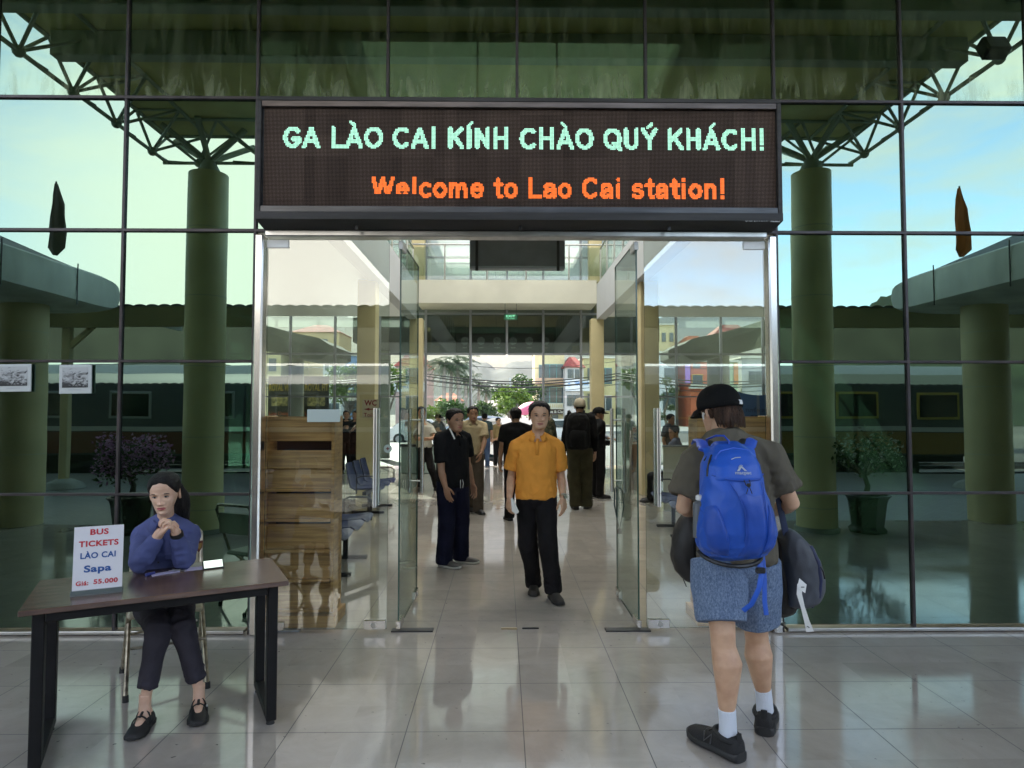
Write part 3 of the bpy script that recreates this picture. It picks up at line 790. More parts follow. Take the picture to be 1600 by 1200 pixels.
def led_text(txt, px0, px1, pytop, pybase, bold, m, name, cut=None):
    x = 0; lines = []
    for ch in txt:
        ex = []
        if ch in ACC: ch, ex = ACC[ch]
        adv, st_ = GLY[ch]
        for pl in st_: lines.append(([(x + a, b_) for a, b_ in pl], bold))
        for pl in ex: lines.append(([(x + a, b_) for a, b_ in pl], bold * .7))
        x += adv + .085
    x -= .085
    x0, x1 = at_y(px0, 250, YS).x - so.x, at_y(px1, 250, YS).x - so.x
    zt, zb = at_y(800, pytop, YS).z - so.z, at_y(800, pybase, YS).z - so.z
    sx_, sz_ = (x1 - x0) / x, (zt - zb)
    i0, i1, j0, j1 = int(x0 / PT) - 2, int(x1 / PT) + 3, int((zb - .06) / PT) - 1, int((zt + .06) / PT) + 2
    X, Y = np.meshgrid((np.arange(i0, i1) + .5) * PT, (np.arange(j0, j1) + .5) * PT)
    on = np.zeros(X.shape, bool)
    for pl, w in lines:
        q = [(x0 + a * sx_, zb + b_ * sz_) for a, b_ in pl]
        for (ax_, ay_), (bx_, by_) in zip(q, q[1:]):
            dx, dy = bx_ - ax_, by_ - ay_; L2 = dx * dx + dy * dy + 1e-12
            t = np.clip(((X - ax_) * dx + (Y - ay_) * dy) / L2, 0, 1)
            on |= np.maximum(np.abs(X - ax_ - t * dx), np.abs(Y - ay_ - t * dy)) * .35 + .65 * np.hypot(X - ax_ - t * dx, Y - ay_ - t * dy) < w * sz_
    mb = MB(); vs = []; fs = []; g = PT * .40
    for j, i in zip(*np.nonzero(on)):
        xx, zz = X[j, i], Y[j, i]
        if cut and cut(xx, zz): continue
        n0 = len(vs); vs += [(xx - g, .0245, zz - g), (xx + g, .0245, zz - g), (xx + g, .0245, zz + g), (xx - g, .0245, zz + g)]; fs.append((n0, n0 + 1, n0 + 2, n0 + 3))
    mb.add(vs, fs); return mb.build(name, m, sg, fix=False)
M_LG = emis('led_green', (.50, 1.0, .72), .14)
M_LO = emis('led_orange', (1.0, .17, .015), .19)
led_text('GA LÀO CAI KÍNH CHÀO QUÝ KHÁCH!', 441, 1199, 198, 230, .104, M_LG, 'lamp_lettering')
zc = at_y(800, 301.5, YS).z - so.z
xa, xb = at_y(570, 300, YS).x - so.x, at_y(655, 300, YS).x - so.x
led_text('Welcome to Lao Cai station!', 581, 1136, 276, 307, .104, M_LO, 'lamp_lettering', cut=lambda X, Z: xa < X < xb and Z < zc)
def ledblk(px0, px1, m):
    a, c = at_y(px0, 331, YS).x - so.x, at_y(px1, 331, YS).x - so.x; z0, z1 = at_y(800, 334.5, YS).z - so.z, at_y(800, 326, YS).z - so.z
    mb = MB()
    x = a
    while x < c:
        mb.quad((x, .0245, z0), (x + PT * .75, .0245, z0), (x + PT * .75, .0245, z1), (x, .0245, z1)); x += PT
    mb.build('stuck_lamps', m, sg, fix=False)
ledblk(490, 508, emis('led_red', (1, .03, .02), .17)); ledblk(508, 525, emis('led_pale', (.45, .9, .65), .11))
p = at_y(1165, 346, YS - .0165)
lettering('maker_lettering', [('QC LED QUỐC CHÍNH', 0, 0, .165, .022, .03), ('90583', .182, -.004, .07, .017, .03)], mat('print_white', (.7, .7, .7), .5), sg, V((p.x, YS - .0075, p.z + .004)) - so, (1, 0, 0), (0, 0, 1))
b = MB()
for k in (-1.2, 0.0, 1.1): b.box((k, .1, -.03), (.02, .02, .03)); 
b.build('bracket', M_DARK, sg)

# framed black-and-white photographs taped to the glass
def bw(n, l, p):
    t = n.new('ShaderNodeTexCoord'); k = n.new('ShaderNodeMapping'); k.inputs['Scale'].default_value = (1.0, 1, 2.0); l.new(t.outputs['Object'], k.inputs['Vector'])
    a = n.new('ShaderNodeTexNoise'); a.inputs['Scale'].default_value = 16; a.inputs['Detail'].default_value = 9; a.inputs['Distortion'].default_value = 1.5; l.new(k.outputs['Vector'], a.inputs['Vector'])
    s = n.new('ShaderNodeSeparateXYZ'); l.new(t.outputs['Generated'], s.inputs[0])
    m_ = n.new('ShaderNodeMath'); m_.operation = 'MULTIPLY_ADD'; m_.inputs[1].default_value = .32; l.new(s.outputs['Z'], m_.inputs[0]); l.new(a.outputs['Fac'], m_.inputs[2])
    c = n.new('ShaderNodeValToRGB'); c.color_ramp.elements[0].position = .52; c.color_ramp.elements[1].position = .74
    c.color_ramp.elements[0].color = (.025, .027, .03, 1); c.color_ramp.elements[1].color = (.42, .44, .45, 1)
    l.new(m_.outputs[0], c.inputs['Fac']); l.new(c.outputs['Color'], p.inputs['Base Color']); p.inputs['Roughness'].default_value = .4
M_BW = node_mat('old_photo_print', bw)
M_MAT = mat('photo_mount', (.50, .53, .53), .5)
for (x0, x1, y0, y1, lab) in ((-6, 49, 569, 612, 'framed black and white photograph of a railway line at the left edge'), (92, 143.5, 570, 615, 'framed black and white photograph of a locomotive on the left glass')):
    a, c = at_y(x0, y1, -.03), at_y(x1, y0, -.03)
    w, h = c.x - a.x, c.z - a.z
    t = empty('framed_photograph', ((a.x + c.x) / 2, -.03, (a.z + c.z) / 2), lab, 'photograph', 'old photographs on the glass wall')
    t.rotation_euler = (0, R(-.8), 0)
    MB().box((0, .004, 0), (w, .012, h), bev=.002).build('mount', M_MAT, t)
    MB().box((0, -.003, h * .06), (w * .80, .004, h * .70)).build('print', M_BW, t)
    MB().box((0, -.0028, -h * .37), (w * .4, .003, h * .012)).build('caption', M_ALU, t)
# ================================================================== station hall
M_FR0 = mat('wing_frame', (.2, .2, .2), .5)
hall = empty('station_hall', (XC, 7.3, 0), 'cream walled station hall with side galleries behind the glass front', 'building')
def hb_(mb, name, m, parent=hall, smooth=False):
    o = mb.build(name, m, None, smooth)
    if parent is hall: o.data.transform(Matrix.Translation(-V(hall.location)))
    o.parent = parent; return o
for sx in (-1, 1):
    hb_(MB().box((XC + sx * 8.2, 7.3, 4), (.25, 14.4, 8)), 'wall', M_CREAMW)
    hb_(MB().box((XC + sx * 2.62, 6.9, 4.68), (.24, 13.0, .97)), 'gallery_beam', M_GREYW)
    hb_(MB().box((XC + sx * 5.4, 6.9, 4.42), (5.3, 13.0, .30)), 'gallery_slab', M_WHITE)
hb_(MB().box((XC, 14.0, 4.965), (5.0, 1.25, .65)), 'cross_beam', M_CREAMW)
b = MB()
for sx in (-1, 1): b.box((XC + sx * 5.65, 7.3, 8.2), (5.3, 15, .4))
for yy, dd in ((1.2, 2.6), (16.4, 5.4)): b.box((XC, yy, 8.2), (6.0, dd, .4))  # street end runs on outside as part of the added sun overhang
hb_(b, 'ceiling', M_WHITE)
def transl(n, l, p):
    t = n.new('ShaderNodeBsdfTranslucent'); t.inputs['Color'].default_value = (.92, .92, .86, 1)
    l.new(t.outputs[0], n['Material Output'].inputs['Surface'])
hb_(MB().quad((XC - 3.0, 2.5, 8.25), (XC + 3.0, 2.5, 8.25), (XC + 3.0, 13.7, 8.25), (XC - 3.0, 13.7, 8.25)), 'roof_light', node_mat('opal_sheet', transl))  # unseen translucent panel, added to brighten the hall from above
b = MB()
for sx in (-1, 1): b.box((XC + sx * 6.3, 8.6, 8.75), (6.4, 20.5, .6))
for yy, dd in ((.8, 3.0), (16.8, 5.8)): b.box((XC, yy, 8.75), (6.2, dd, .6))  # unseen overhang added past the street glass to keep sun out
hb_(b, 'roof', M_CONC)
hb_(MB().box((XC, .9, 10.0), (17, 1.6, 1.9)), 'attic', M_CREAM)  # unseen block added on the roof to keep sun off the platform
for sx, lab in ((-1, 'left cream wing of the station beyond the glass front'), (1, 'right cream wing of the station beyond the glass front')):
    t = empty('station_wing', (XC + sx * 15.6, .35, 0), lab, 'building', 'wings of the station')
    MB().box((0, 6.9, 5.4), (14.0, 13.8, 10.8)).build('wall', M_CREAM, t)  # out of view; added to extend the station and shade the platform side
    for k in range(5):
        for zz in (1.7, 5.2):
            w_ = MB().box((-5.2 + k * 2.6, -.01, zz), (1.5, .08, 1.7), bev=.01).build('window', M_FR0, t); MB().box((-5.2 + k * 2.6, -.052, zz), (1.36, .02, 1.56)).build('pane', mat('wing_glass', (.02, .05, .04), .05), w_)
def rail(name, lab, p0, p1, posts, z=5.16):
    t = empty(name, ((p0[0] + p1[0]) / 2, (p0[1] + p1[1]) / 2, z), lab, 'railing', 'glass railings of the gallery'); o = V(t.location)
    p0, p1 = V((*p0, z)) - o, V((*p1, z)) - o; d = (p1 - p0).normalized(); ln = (p1 - p0).length
    for q in posts:
        b = MB().cyl(p0.lerp(p1, q), p0.lerp(p1, q) + V((0, 0, 1.0)), .022, n=10); b.build('post', M_STEEL2, t, True)
    MB().tube([p0 + V((0, 0, 1.0)), p1 + V((0, 0, 1.0))], .025, 10).build('hand_rail', M_STEEL2, t, True)
    n_ = V((-d.y, d.x, 0))
    b = MB(); b.prism([p0 + V((0, 0, .12)), p1 + V((0, 0, .12)), p1 + V((0, 0, .92)), p0 + V((0, 0, .92))], n_ * .004, n_ * -.004); b.build('glass_panel', M_LEAF, t)
xs = [at_d(px, 420, 18.4).x for px in (628, 695, 761, 822, 889, 957)]
rail('gallery_railing', 'glass railing with steel posts along the far gallery beam', (xs[0], 13.4), (xs[-1], 13.4), [(x - xs[0]) / (xs[-1] - xs[0]) for x in xs], 5.29)
for sx, lab in ((-1, 'glass railing along the left gallery beam'), (1, 'glass railing along the right gallery beam')):
    rail('gallery_railing', lab, (XC + sx * 2.6, .6), (XC + sx * 2.6, 13.3), [i / 11 for i in range(12)])
for d_, xi, labs in ((13.0, 2.78, ('square cream column with the red WC sign', 'square cream column behind the right closed door')), (18.4, 2.52, ('square cream column at the far left end of the hall', 'square cream column at the far right end of the hall'))):
    for sx in (-1, 1):
        o = MB().box((XC + sx * xi, d_ - 5 + .18, 2.11), (.36, .36, 4.22), bev=.012).build('square_column', M_CREAM)
        tag(o, labs[0 if sx < 0 else 1], 'column', 'square columns in the hall'); rebase(o, (XC + sx * xi, d_ - 5 + .18, 0))
        if d_ > 15:
            o2 = MB().box((XC + sx * xi, d_ - 5 + .48, 6.6), (.36, .36, 2.6), bev=.012); hb_(o2, 'gallery_pier', M_CREAM)

# far glass front
FY = 14.6
ff = empty('hall_glass_front', (XC, FY, 0), 'steel framed glass front at the street side of the hall, its doors open', 'glass wall')
fo_ = V(ff.location)
vx = [at_d(px, 600, 19.6).x for px in (243, 313, 383, 453, 523, 593, 665, 735, 792, 849, 908, 987, 1057, 1127, 1193, 1263, 1333)]
zl = [0.02, 2.07, 3.33, 4.52, 6.2, 7.95]
M_FR = mat('pale_frame', (.30, .32, .36), .45, .2)
for i, x in enumerate(vx):
    z0 = 3.33 if i in (8,) else 0
    MB().box((x - XC, 0, (z0 + 8) / 2), (.065, .09, 8 - z0), bev=.006).build('mullion', M_FR, ff)
for j, z in enumerate(zl[1:]):
    for a, c in zip(range(len(vx) - 1), range(1, len(vx))):
        if z < 3 and 6 <= a < 10: continue
        MB().box(((vx[a] + vx[c]) / 2 - XC, .004, z), (vx[c] - vx[a] - .065, .07, .06 if z > 2.5 else .045)).build('transom', M_FR, ff) if (z > 2.5 and a in (0, 5, 6, 7, 8, 9, 10)) or (z < 2.5 and a in (3, 4)) else None
b = MB()
for j, z in enumerate(zl[1:]):
    for a, c in zip(range(len(vx) - 1), range(1, len(vx))):
        if z < 3 and 6 <= a < 10: continue
        if (z > 2.5 and a in (0, 5, 6, 7, 8, 9, 10)) or (z < 2.5 and a in (3, 4)): continue
        b.box(((vx[a] + vx[c]) / 2 - XC, .004, z), (vx[c] - vx[a] - .065, .07, .06 if z > 2.5 else .045))
b.build('transom', M_FR, ff)
for j in range(5):
    for i in range(len(vx) - 1):
        if 7 <= i < 9 and j < 2: continue
        z0, z1 = zl[j] + .03, zl[j + 1] - .03
        x0, x1 = vx[i] + .035, vx[i + 1] - .035
        m_ = M_SMOKE if j == 2 and 6 <= i < 10 else M_FAR
        if j < 2: m_ = M_LEAF if 6 <= i < 10 else M_FAR
        o = bpy.data.objects.new('glass_pane', pane_mesh(x1 - x0, z1 - z0, m_)); COL.objects.link(o); o.parent = ff
        o.location = ((x0 + x1) / 2 - XC, 0, (z0 + z1) / 2)
# exit sign
p = at_d(798, 495.5, 17.6)
ex = empty('exit_sign', p, 'small green EXIT sign hanging under the far beam', 'sign')
MB().box((0, 0, 0), (.36, .05, .155), bev=.008).build('case', mat('exit_green', (.01, .09, .04), .4), ex)
lettering('exit_lettering', [('EXIT', -.12, -.005, .24, .06, .02), ('LỐI THOÁT', -.11, -.055, .22, .025, .0)], emis('exit_glow', (.25, .85, .5), .12), ex, (0, -.0265, 0), (1, 0, 0), (0, 0, 1))
b = MB()
for x in (-.15, .15): b.cyl((x, 0, .07), (x, 0, .36), .006, n=6)
b.build('rod', M_DARK, ex)
# board of clocks above the entrance, facing the hall (the far panes mirror it)
ck_ = empty('clock_board', (XC, .35, 5.15), 'long wooden board of six wall clocks above the entrance, inside', 'clock board')
MB().box((0, 0, 0), (5.0, .06, .95), bev=.01).build('board', mat('dark_wood', (.055, .032, .022), .4, var=.3, vscale=3, stretch=(1, 1, 12)), ck_)
for k in range(6):
    x = (k - 2.5) * .82
    c = MB().cyl((x, .03, .08), (x, .06, .08), .2, n=32).build('clock', mat('clock_face', (.5, .55, .52), .3), ck_)
    MB().box((x, .066, .13), (.014, .006, .12)).box((x + .05, .066, .08), (.10, .006, .012)).build('hands', M_BLACK, c)
    MB().box((x, .034, -.27), (.24, .006, .06)).build('name_plate', M_CREAMW, ck_)
# hanging display board seen from behind
a, c = at_d(734, 372, 8.2), at_d(883, 420, 8.2)
hg = empty('hanging_display', ((a.x + c.x) / 2, 3.2, c.z), 'grey back of a display board hanging inside above the doors', 'display')
w = c.x - a.x
MB().box((0, .07, .40), (w, .14, .80), bev=.012).build('case', mat('display_grey', (.17, .18, .20), .45, .3, var=.1), hg)
for sx in (-1, 1):
    MB().box((sx * w * .425, -.012, .40), (.035, .03, .86), bev=.004).build('bracket', M_DARK, hg)
    MB().cyl((sx * w * .425, .07, .8), (sx * w * .425, .07, 4.6), .012, n=8).build('hanger', M_DARK, hg)
MB().box((0, -.004, .012), (w - .02, .02, .03), bev=.003).build('edge_strip', M_ALU, hg)

# WC sign on the left column
p0, p1 = at_y(566, 652, 7.99), at_y(592, 624, 7.99)
wc = empty('wc_sign', (p0.x, 7.985, p0.z), 'red WC sign with arrow and Toilet lettering on the left column', 'sign')
W_, H_ = p1.x - p0.x, p1.z - p0.z
MB().box((W_ / 2, .004, H_ / 2), (W_, .006, H_)).build('plate', mat('sign_cream', (.55, .50, .36), .5), wc)
b = lettering('wc_lettering', [('WC', .04, H_ * .66, W_ * .74, .105, .03), ('Toilet', .03, .012, W_ * .82, .075, .01)], mat('sign_maroon', (.22, .010, .02), .5), wc, (0, -.001, 0), (1, 0, 0), (0, 0, 1))
MB().prism([V((.03, -.001, H_ * .45)), V((.14, -.001, H_ * .53)), V((.14, -.001, H_ * .48)), V((.30, -.001, H_ * .48)), V((.30, -.001, H_ * .42)), V((.14, -.001, H_ * .42)), V((.14, -.001, H_ * .37))], (0, 0, 0), (0, -.002, 0)).build('arrow', mat('sign_maroon', (.2, .01, .02)), wc)

# ------------------------------------------------------------------ brochure racks
def woodgrain(n, l, p):
    t = n.new('ShaderNodeTexCoord'); k = n.new('ShaderNodeMapping'); k.inputs['Scale'].default_value = (1.2, 3, 22); l.new(t.outputs['Object'], k.inputs['Vector'])
    a = n.new('ShaderNodeTexNoise'); a.inputs['Scale'].default_value = 2.2; a.inputs['Detail'].default_value = 7; a.inputs['Distortion'].default_value = .4; l.new(k.outputs['Vector'], a.inputs['Vector'])
    c = n.new('ShaderNodeValToRGB'); c.color_ramp.elements[0].position = .32; c.color_ramp.elements[1].position = .68
    c.color_ramp.elements[0].color = (.30, .145, .05, 1); c.color_ramp.elements[1].color = (.60, .335, .125, 1)
    l.new(a.outputs['Fac'], c.inputs['Fac']); l.new(c.outputs['Color'], p.inputs['Base Color']); p.inputs['Roughness'].default_value = .38
M_PINE = node_mat('pine_boards', woodgrain)
def rack(px0, px1, lab, flip):
    a, c = at_y(px0, 900, .18), at_y(px1, 900, .18)
    w = c.x - a.x; y0 = .16
    t = empty('brochure_rack', ((a.x + c.x) / 2, y0, 0), lab, 'rack', 'wooden racks behind the doors')
    h = 1.60
    for sx in (-1, 1):
        MB().box((sx * (w / 2 - .012), .14, h / 2 + .05), (.024, .26, h - .1), bev=.003).build('side_panel', M_PINE, t)
    MB().box((0, .13, .045), (w + .06, .34, .09), bev=.004).build('plinth', M_PINE, t)
    zs = [.115, .34, .565, .80, 1.03]
    for i, z in enumerate(zs):
        top = z + .20 if i < 4 else 1.33
        rot = Matrix.Rotation(R(-8), 3, 'X')
        MB().box((0, .06, z + .105 if i else z + .10), (w - .052, .018, .188), rot, bev=.002).build('tilted_board', M_PINE, t)
        MB().box((0, .03, z), (w - .052, .075, .022), bev=.003).build('ledge', M_PINE, t)
    MB().box((0, .05, 1.50), (w - .052, .02, .19), bev=.002).build('head_board', M_PINE, t)
    MB().box((0, .05, 1.262), (w - .052, .02, .14), Matrix.Rotation(R(-8), 3, 'X'), bev=.002).build('tilted_board', M_PINE, t)
    MB().box((0, .255, .8), (w - .052, .012, 1.4)).build('back_panel', mat('rack_back', (.02, .025, .05), .7), t)
rack(409, 521, 'slatted pine brochure rack behind the left closed door', False)
rack(1092, 1212, 'slatted pine brochure rack behind the right closed door', True)

# ------------------------------------------------------------------ gang seats
M_SEAT = mat('blue_plastic', (.012, .022, .085), .35, var=.2, spec=.3)
def seat_shell():
    rings = []
    prof = [(-.24, .40), (-.20, .425), (0, .405), (.17, .40), (.22, .43), (.27, .56), (.315, .72), (.335, .82)]
    for y, z in prof:
        r = []
        for i in range(9):
            s = -1 + 2 * i / 8
            bulge = .035 * s * s
            ww = .235 * (1 - .18 * max(0, (z - .6) / .25))
            r.append(V((s * ww, y - (bulge if z > .5 else 0), z + (bulge if z <= .5 else 0))))
        rings.append(r)
    b = MB()
    n = 9
    up = [[p.copy() for p in r] for r in rings]
    dn = [[p + V((0, .012, -.012)) for p in r] for r in rings]
    loops = [u + list(reversed(d)) for u, d in zip(up, dn)]
    return b.loft(loops)
def gang(lab, x, y, n, rz, pitch=.53):
    t = empty('gang_seat', (x, y, 0), lab, 'bench', 'blue gang seats in the hall', rz=rz)
    me = seat_shell().mesh('seat', M_SEAT, True)
    for i in range(n):
        o = bpy.data.objects.new('seat', me); COL.objects.link(o); o.parent = t; o.location = ((i - (n - 1) / 2) * pitch, 0, 0)
    MB().box((0, 0, .36), (n * pitch, .06, .05)).build('beam', M_BLACK, t)
    for s in (-1, 1):
        xx = s * (n / 2 - .75) * pitch
        MB().box((xx, .0, .19), (.05, .05, .34)).box((xx, .02, .02), (.06, .52, .04), bev=.008).build('leg', M_BLACK, t)
    for s in (-1, 1):
        xx = s * n / 2 * pitch
        MB().tube([(xx, .12, .36), (xx, .12, .60), (xx, .05, .63), (xx, -.15, .63), (xx, -.20, .60), (xx, -.20, .36)], .011, 8).build('armrest', M_BLACK, t, True)
    return t
gang('blue gang seat nearest the left doors', -1.75, 2.1, 3, R(90))
gang('blue gang seat in the left aisle behind the first one', -3.25, 4.6, 5, R(90))
gang('blue gang seat in the left aisle under the WC sign', -2.15, 6.2, 3, R(90))
gang('blue gang seat behind the right closed door', 2.42, 4.1, 3, R(-90))
gang('blue gang seat deeper in the right aisle', 3.6, 6.4, 4, R(-90))
# counters
p = at_d(668, 700, 17.6)
ct = empty('service_counter', (p.x - .2, 12.6, 0), 'pale green counter with dark top at the far left of the hall', 'counter')
MB().box((0, .3, .36), (1.0, .55, .70), bev=.01).build('body', mat('pale_green', (.30, .38, .35), .5), ct)
MB().box((0, .3, .735), (1.1, .66, .05), bev=.01).build('top', M_BLACK, ct)
a, c = at_d(1036, 697, 11), at_d(1093, 697, 11)
pt = empty('cream_partition', ((a.x + c.x) / 2 + .5, 6.0, 0), 'low cream partition of the desk in the right aisle', 'partition')
MB().box((0, 0, .53), (c.x - a.x + 1.0, .04, 1.05), bev=.005).build('panel', mat('cream_laminate', (.56, .56, .46), .5), pt)
MB().box((0, .0, 1.065), (c.x - a.x + 1.02, .07, .03), bev=.004).build('cap', M_ALU, pt)
p = at_d(992, 764, 14)
pd = empty('poster_stand', (p.x, p.y, 0), 'narrow brown stand with a bus ticket poster by the right open door', 'stand')
MB().box((0, 0, .62), (.17, .3, 1.24), bev=.01).build('post', mat('stand_brown', (.19, .12, .08), .5), pd)
MB().box((-.0, -.155, 1.14), (.16, .01, .37)).build('poster', M_WHITE, pd)
lettering('poster_lettering', [('BUS', -.06, .30, .12, .04, .02), ('TICKETS', -.07, .245, .14, .04, .02), ('55.000', -.06, .02, .12, .035, .01)], mat('sign_red', (.55, .02, .03), .5), pd, (0, -.162, .96), (1, 0, 0), (0, 0, 1))
lettering('poster_lettering', [('LÀO CAI', -.07, .18, .14, .04, .02), ('Sapa', -.05, .1, .1, .045, .02)], mat('sign_blue', (.02, .09, .35), .5), pd, (0, -.162, .96), (1, 0, 0), (0, 0, 1))
# blue banner on the right far panes
a, c = at_d(1160, 660, 19.0), at_d(1215, 622, 19.0)
bn = empty('blue_banner', ((a.x + c.x) / 2, 14.0, a.z), 'sagging blue banner lettered TUYỂN SINH 2025 behind the backpacker', 'banner')
w, h = c.x - a.x + .7, c.z - a.z
vs = []; fs = []
for j in range(9):
    for i in range(25):
        s = i / 24; t_ = j / 8
        sag = .22 * (1 - (2 * s - 1) ** 2) * t_
        vs.append((s * w - w / 2, .05 * math.sin(s * 9) * t_, t_ * (h + .3) - sag))
for j in range(8):
    for i in range(24): q = j * 25 + i; fs.append((q, q + 1, q + 26, q + 25))
MB().add(vs, fs).build('cloth', mat('banner_blue', (.05, .12, .33), .6), bn, 'all', fix=False)
lettering('banner_lettering', [('TUYỂN SINH', -.35, .30, .75, .09, .02), ('2025', -.2, .08, .45, .13, .02)], mat('banner_navy', (.01, .03, .10), .6), bn, (-.1, -.06, 0), (1, 0, 0), (0, 0, 1))
b = MB()
for s in (-1, 1): b.cyl((s * w / 2, 0, -a.z), (s * w / 2, 0, h + .35), .015, n=8)
b.build('pole', M_STEEL2, bn)
# poster boards at the left of the far front
for (x0, x1, y0, y1, lines, lab) in (
    (418, 455, 588, 668, [('ROYAL VIP', .06, .92, None, .20, .03), ], 'black poster board lettered ROYAL VIP behind the left far panes'),
    (474, 514, 588, 668, [('ROYAL FIT', .06, .92, None, .20, .03), ], 'black poster board lettered ROYAL FIT behind the left far panes')):
    a, c = at_d(x0, y1, 21.2), at_d(x1, y0, 21.2)
    t = empty('poster_board', (a.x, 16.2, a.z), lab, 'poster', 'poster boards outside the far front')
    w, h = c.x - a.x, c.z - a.z
    MB().box((w / 2, .03, h / 2), (w, .04, h)).build('board', M_BLACK, t)
    for s in (.02, w - .02): MB().box((s, .03, -a.z / 2), (.04, .04, a.z)).build('leg', M_DARK, t)
    lettering('poster_lettering', [(lines[0][0], .03, h * .72, w * .94, .22, .03)], mat('poster_yellow', (.65, .45, .08), .5), t, (0, .005, 0), (1, 0, 0), (0, 0, 1))
    MB().box((w * .5, .006, h * .52), (w * .7, .006, h * .2)).build('picture', mat('poster_pic', (.5, .42, .2), .5, var=.8, vscale=9), t)
    lettering('poster_lettering', [('Lùng Chúng', .04, h * .24, w * .85, .12, .01), ('Chang', .04, h * .12, w * .5, .10, .01)], mat('poster_orange', (.6, .10, .02), .5), t, (0, .005, 0), (1, 0, 0), (0, 0, 1))

# ================================================================== street side
st = empty('street_canopy', (XC, 17.2, 3.75), 'dark flat canopy outside the far doors', 'canopy')
MB().box((0, 0, .74), (9.4, 3.8, 1.5), bev=.03).build('slab', mat('dark_canopy', (.06, .065, .06), .7), st)
for sx in (-1, 1): MB().cyl((sx * 4.3, 1.2, -3.75), (sx * 4.3, 1.2, .0), .24, n=24).build('post', M_CONC, st, True)
for sx, lab in ((-1, 'curved concrete canopy wing outside the left far panes'), (1, 'curved concrete canopy wing outside the right far panes')):
    t = empty('street_canopy_wing', (XC + sx * 5.45, 16.8, 3.2), lab, 'canopy', 'canopy wings on the street side')
    rings = []
    for i in range(15):
        s = i / 14; x = s * 4.2; zc = .34 + .55 * s ** 1.5 * 2.0; hh = .68 * min(1, (.25 + s * 9) ** .6) + .25 * s
        hh = min(hh, .68 + .3 * s)
        rings.append([V((sx * x, -1.3, zc - hh / 2)), V((sx * x, 1.6, zc - hh / 2)), V((sx * x, 1.6, zc + hh / 2)), V((sx * x, -1.3, zc + hh / 2))])
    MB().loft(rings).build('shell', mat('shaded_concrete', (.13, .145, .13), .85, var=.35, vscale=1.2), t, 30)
    MB().cyl((sx * 1.6, .2, -3.2), (sx * 1.6, .2, .35), .36, n=24).build('column', M_CONC, t, True)

M_WIN = mat('window_glass', (.05, .07, .08), .08)
M_GREYRF = mat('roof_tiles', (.16, .05, .035), .8, var=.3)
def house(lab, px0, px1, pytop, d, col, wins, roof=None, balc=(), base=-.24, sign=None, dep=9):
    """wins: list of (px0, px1, py0, py1, frame colour)"""
    a, c = at_d(px0, 650, d), at_d(px1, pytop, d)
    t = empty('street_house', ((a.x + c.x) / 2, d - 5, base), lab, 'house', 'houses across the street'); o = V(t.location)
    w = c.x - a.x; h = c.z - base
    MB().box((0, dep / 2, h / 2), (w, dep, h)).build('wall', mat('wall_%d_%d_%d' % tuple(int(q * 100) for q in col), col, .8, var=.12, vscale=.4), t)
    for (x0, x1, y0, y1, fc) in wins:
        p, q = at_d(x0, y1, d) - o, at_d(x1, y0, d) - o
        ww, hh = q.x - p.x, q.z - p.z
        f = MB().box(((p.x + q.x) / 2, -.05, (p.z + q.z) / 2), (ww, .16, hh)).build('window', mat('frame_%d_%d_%d' % tuple(int(z * 100) for z in fc), fc, .6), t)
        b = MB(); n = max(1, int(round(ww / .9)))
        for k in range(n): b.box((p.x + ww * (k + .5) / n, -.15, (p.z + q.z) / 2), (ww / n - .12, .06, hh - .16))
        b.build('pane', M_WIN, f)
    for (x0, x1, y0, y1, bc) in balc:
        p, q = at_d(x0, y1, d) - o, at_d(x1, y0, d) - o
        f = MB().box(((p.x + q.x) / 2, -.5, p.z), (q.x - p.x, 1.0, .22)).box(((p.x + q.x) / 2, -.95, q.z), (q.x - p.x, .14, .14)).build('balcony', mat('balc_%d_%d_%d' % tuple(int(z * 100) for z in bc), bc, .7), t)
        b = MB(); n = int((q.x - p.x) / .3)
        for k in range(n + 1): b.box((p.x + (q.x - p.x) * k / n, -.95, (p.z + q.z) / 2), (.12, .1, q.z - p.z))
        b.build('baluster', mat('balc_%d_%d_%d' % tuple(int(z * 100) for z in bc), bc, .7), f)
    if roof:
        rc, rh = roof
        MB().prism([V((-w / 2 - .3, -.4, h)), V((w / 2 + .3, -.4, h)), V((w / 2 * .4, dep / 2, h + rh)), V((-w / 2 * .4, dep / 2, h + rh))], (0, 0, 0), (0, .01, 0))
        MB().loft([[V((-w / 2 - .3, -.4, h)), V((w / 2 + .3, -.4, h)), V((w / 2 + .3, dep, h)), V((-w / 2 - .3, dep, h))],
                   [V((-w * .15, dep * .35, h + rh)), V((w * .15, dep * .35, h + rh)), V((w * .15, dep * .6, h + rh)), V((-w * .15, dep * .6, h + rh))]]).build('roof', mat('roof_%d' % int(rc[0] * 100), rc, .8, var=.3, vscale=1), t)
    else:
        MB().box((0, dep / 2 - .1, h + .12), (w + .3, dep + .3, .24)).build('cornice', mat('cornice_pale', (.6, .57, .48), .7), t)
    if sign:
        (x0, x1, y0, y1, sc, txt, tcol) = sign
        p, q = at_d(x0, y1, d) - o, at_d(x1, y0, d) - o
        s = MB().box(((p.x + q.x) / 2, -.22, (p.z + q.z) / 2), (q.x - p.x, .2, q.z - p.z)).build('shop_sign', mat('sgn_%d_%d_%d' % tuple(int(z * 100) for z in sc), sc, .5), t)
        if txt: lettering('sign_lettering', [(tx, (q.x - p.x) * fx, (q.z - p.z) * fy, (q.x - p.x) * fw, (q.z - p.z) * fh, .03) for tx, fx, fy, fw, fh in txt], mat('sgt_%d_%d_%d' % tuple(int(z * 100) for z in tcol), tcol, .5), s, (p.x, -.33, p.z), (1, 0, 0), (0, 0, 1))
    return t
CY, CW = (.60, .50, .28), (.62, .60, .55)
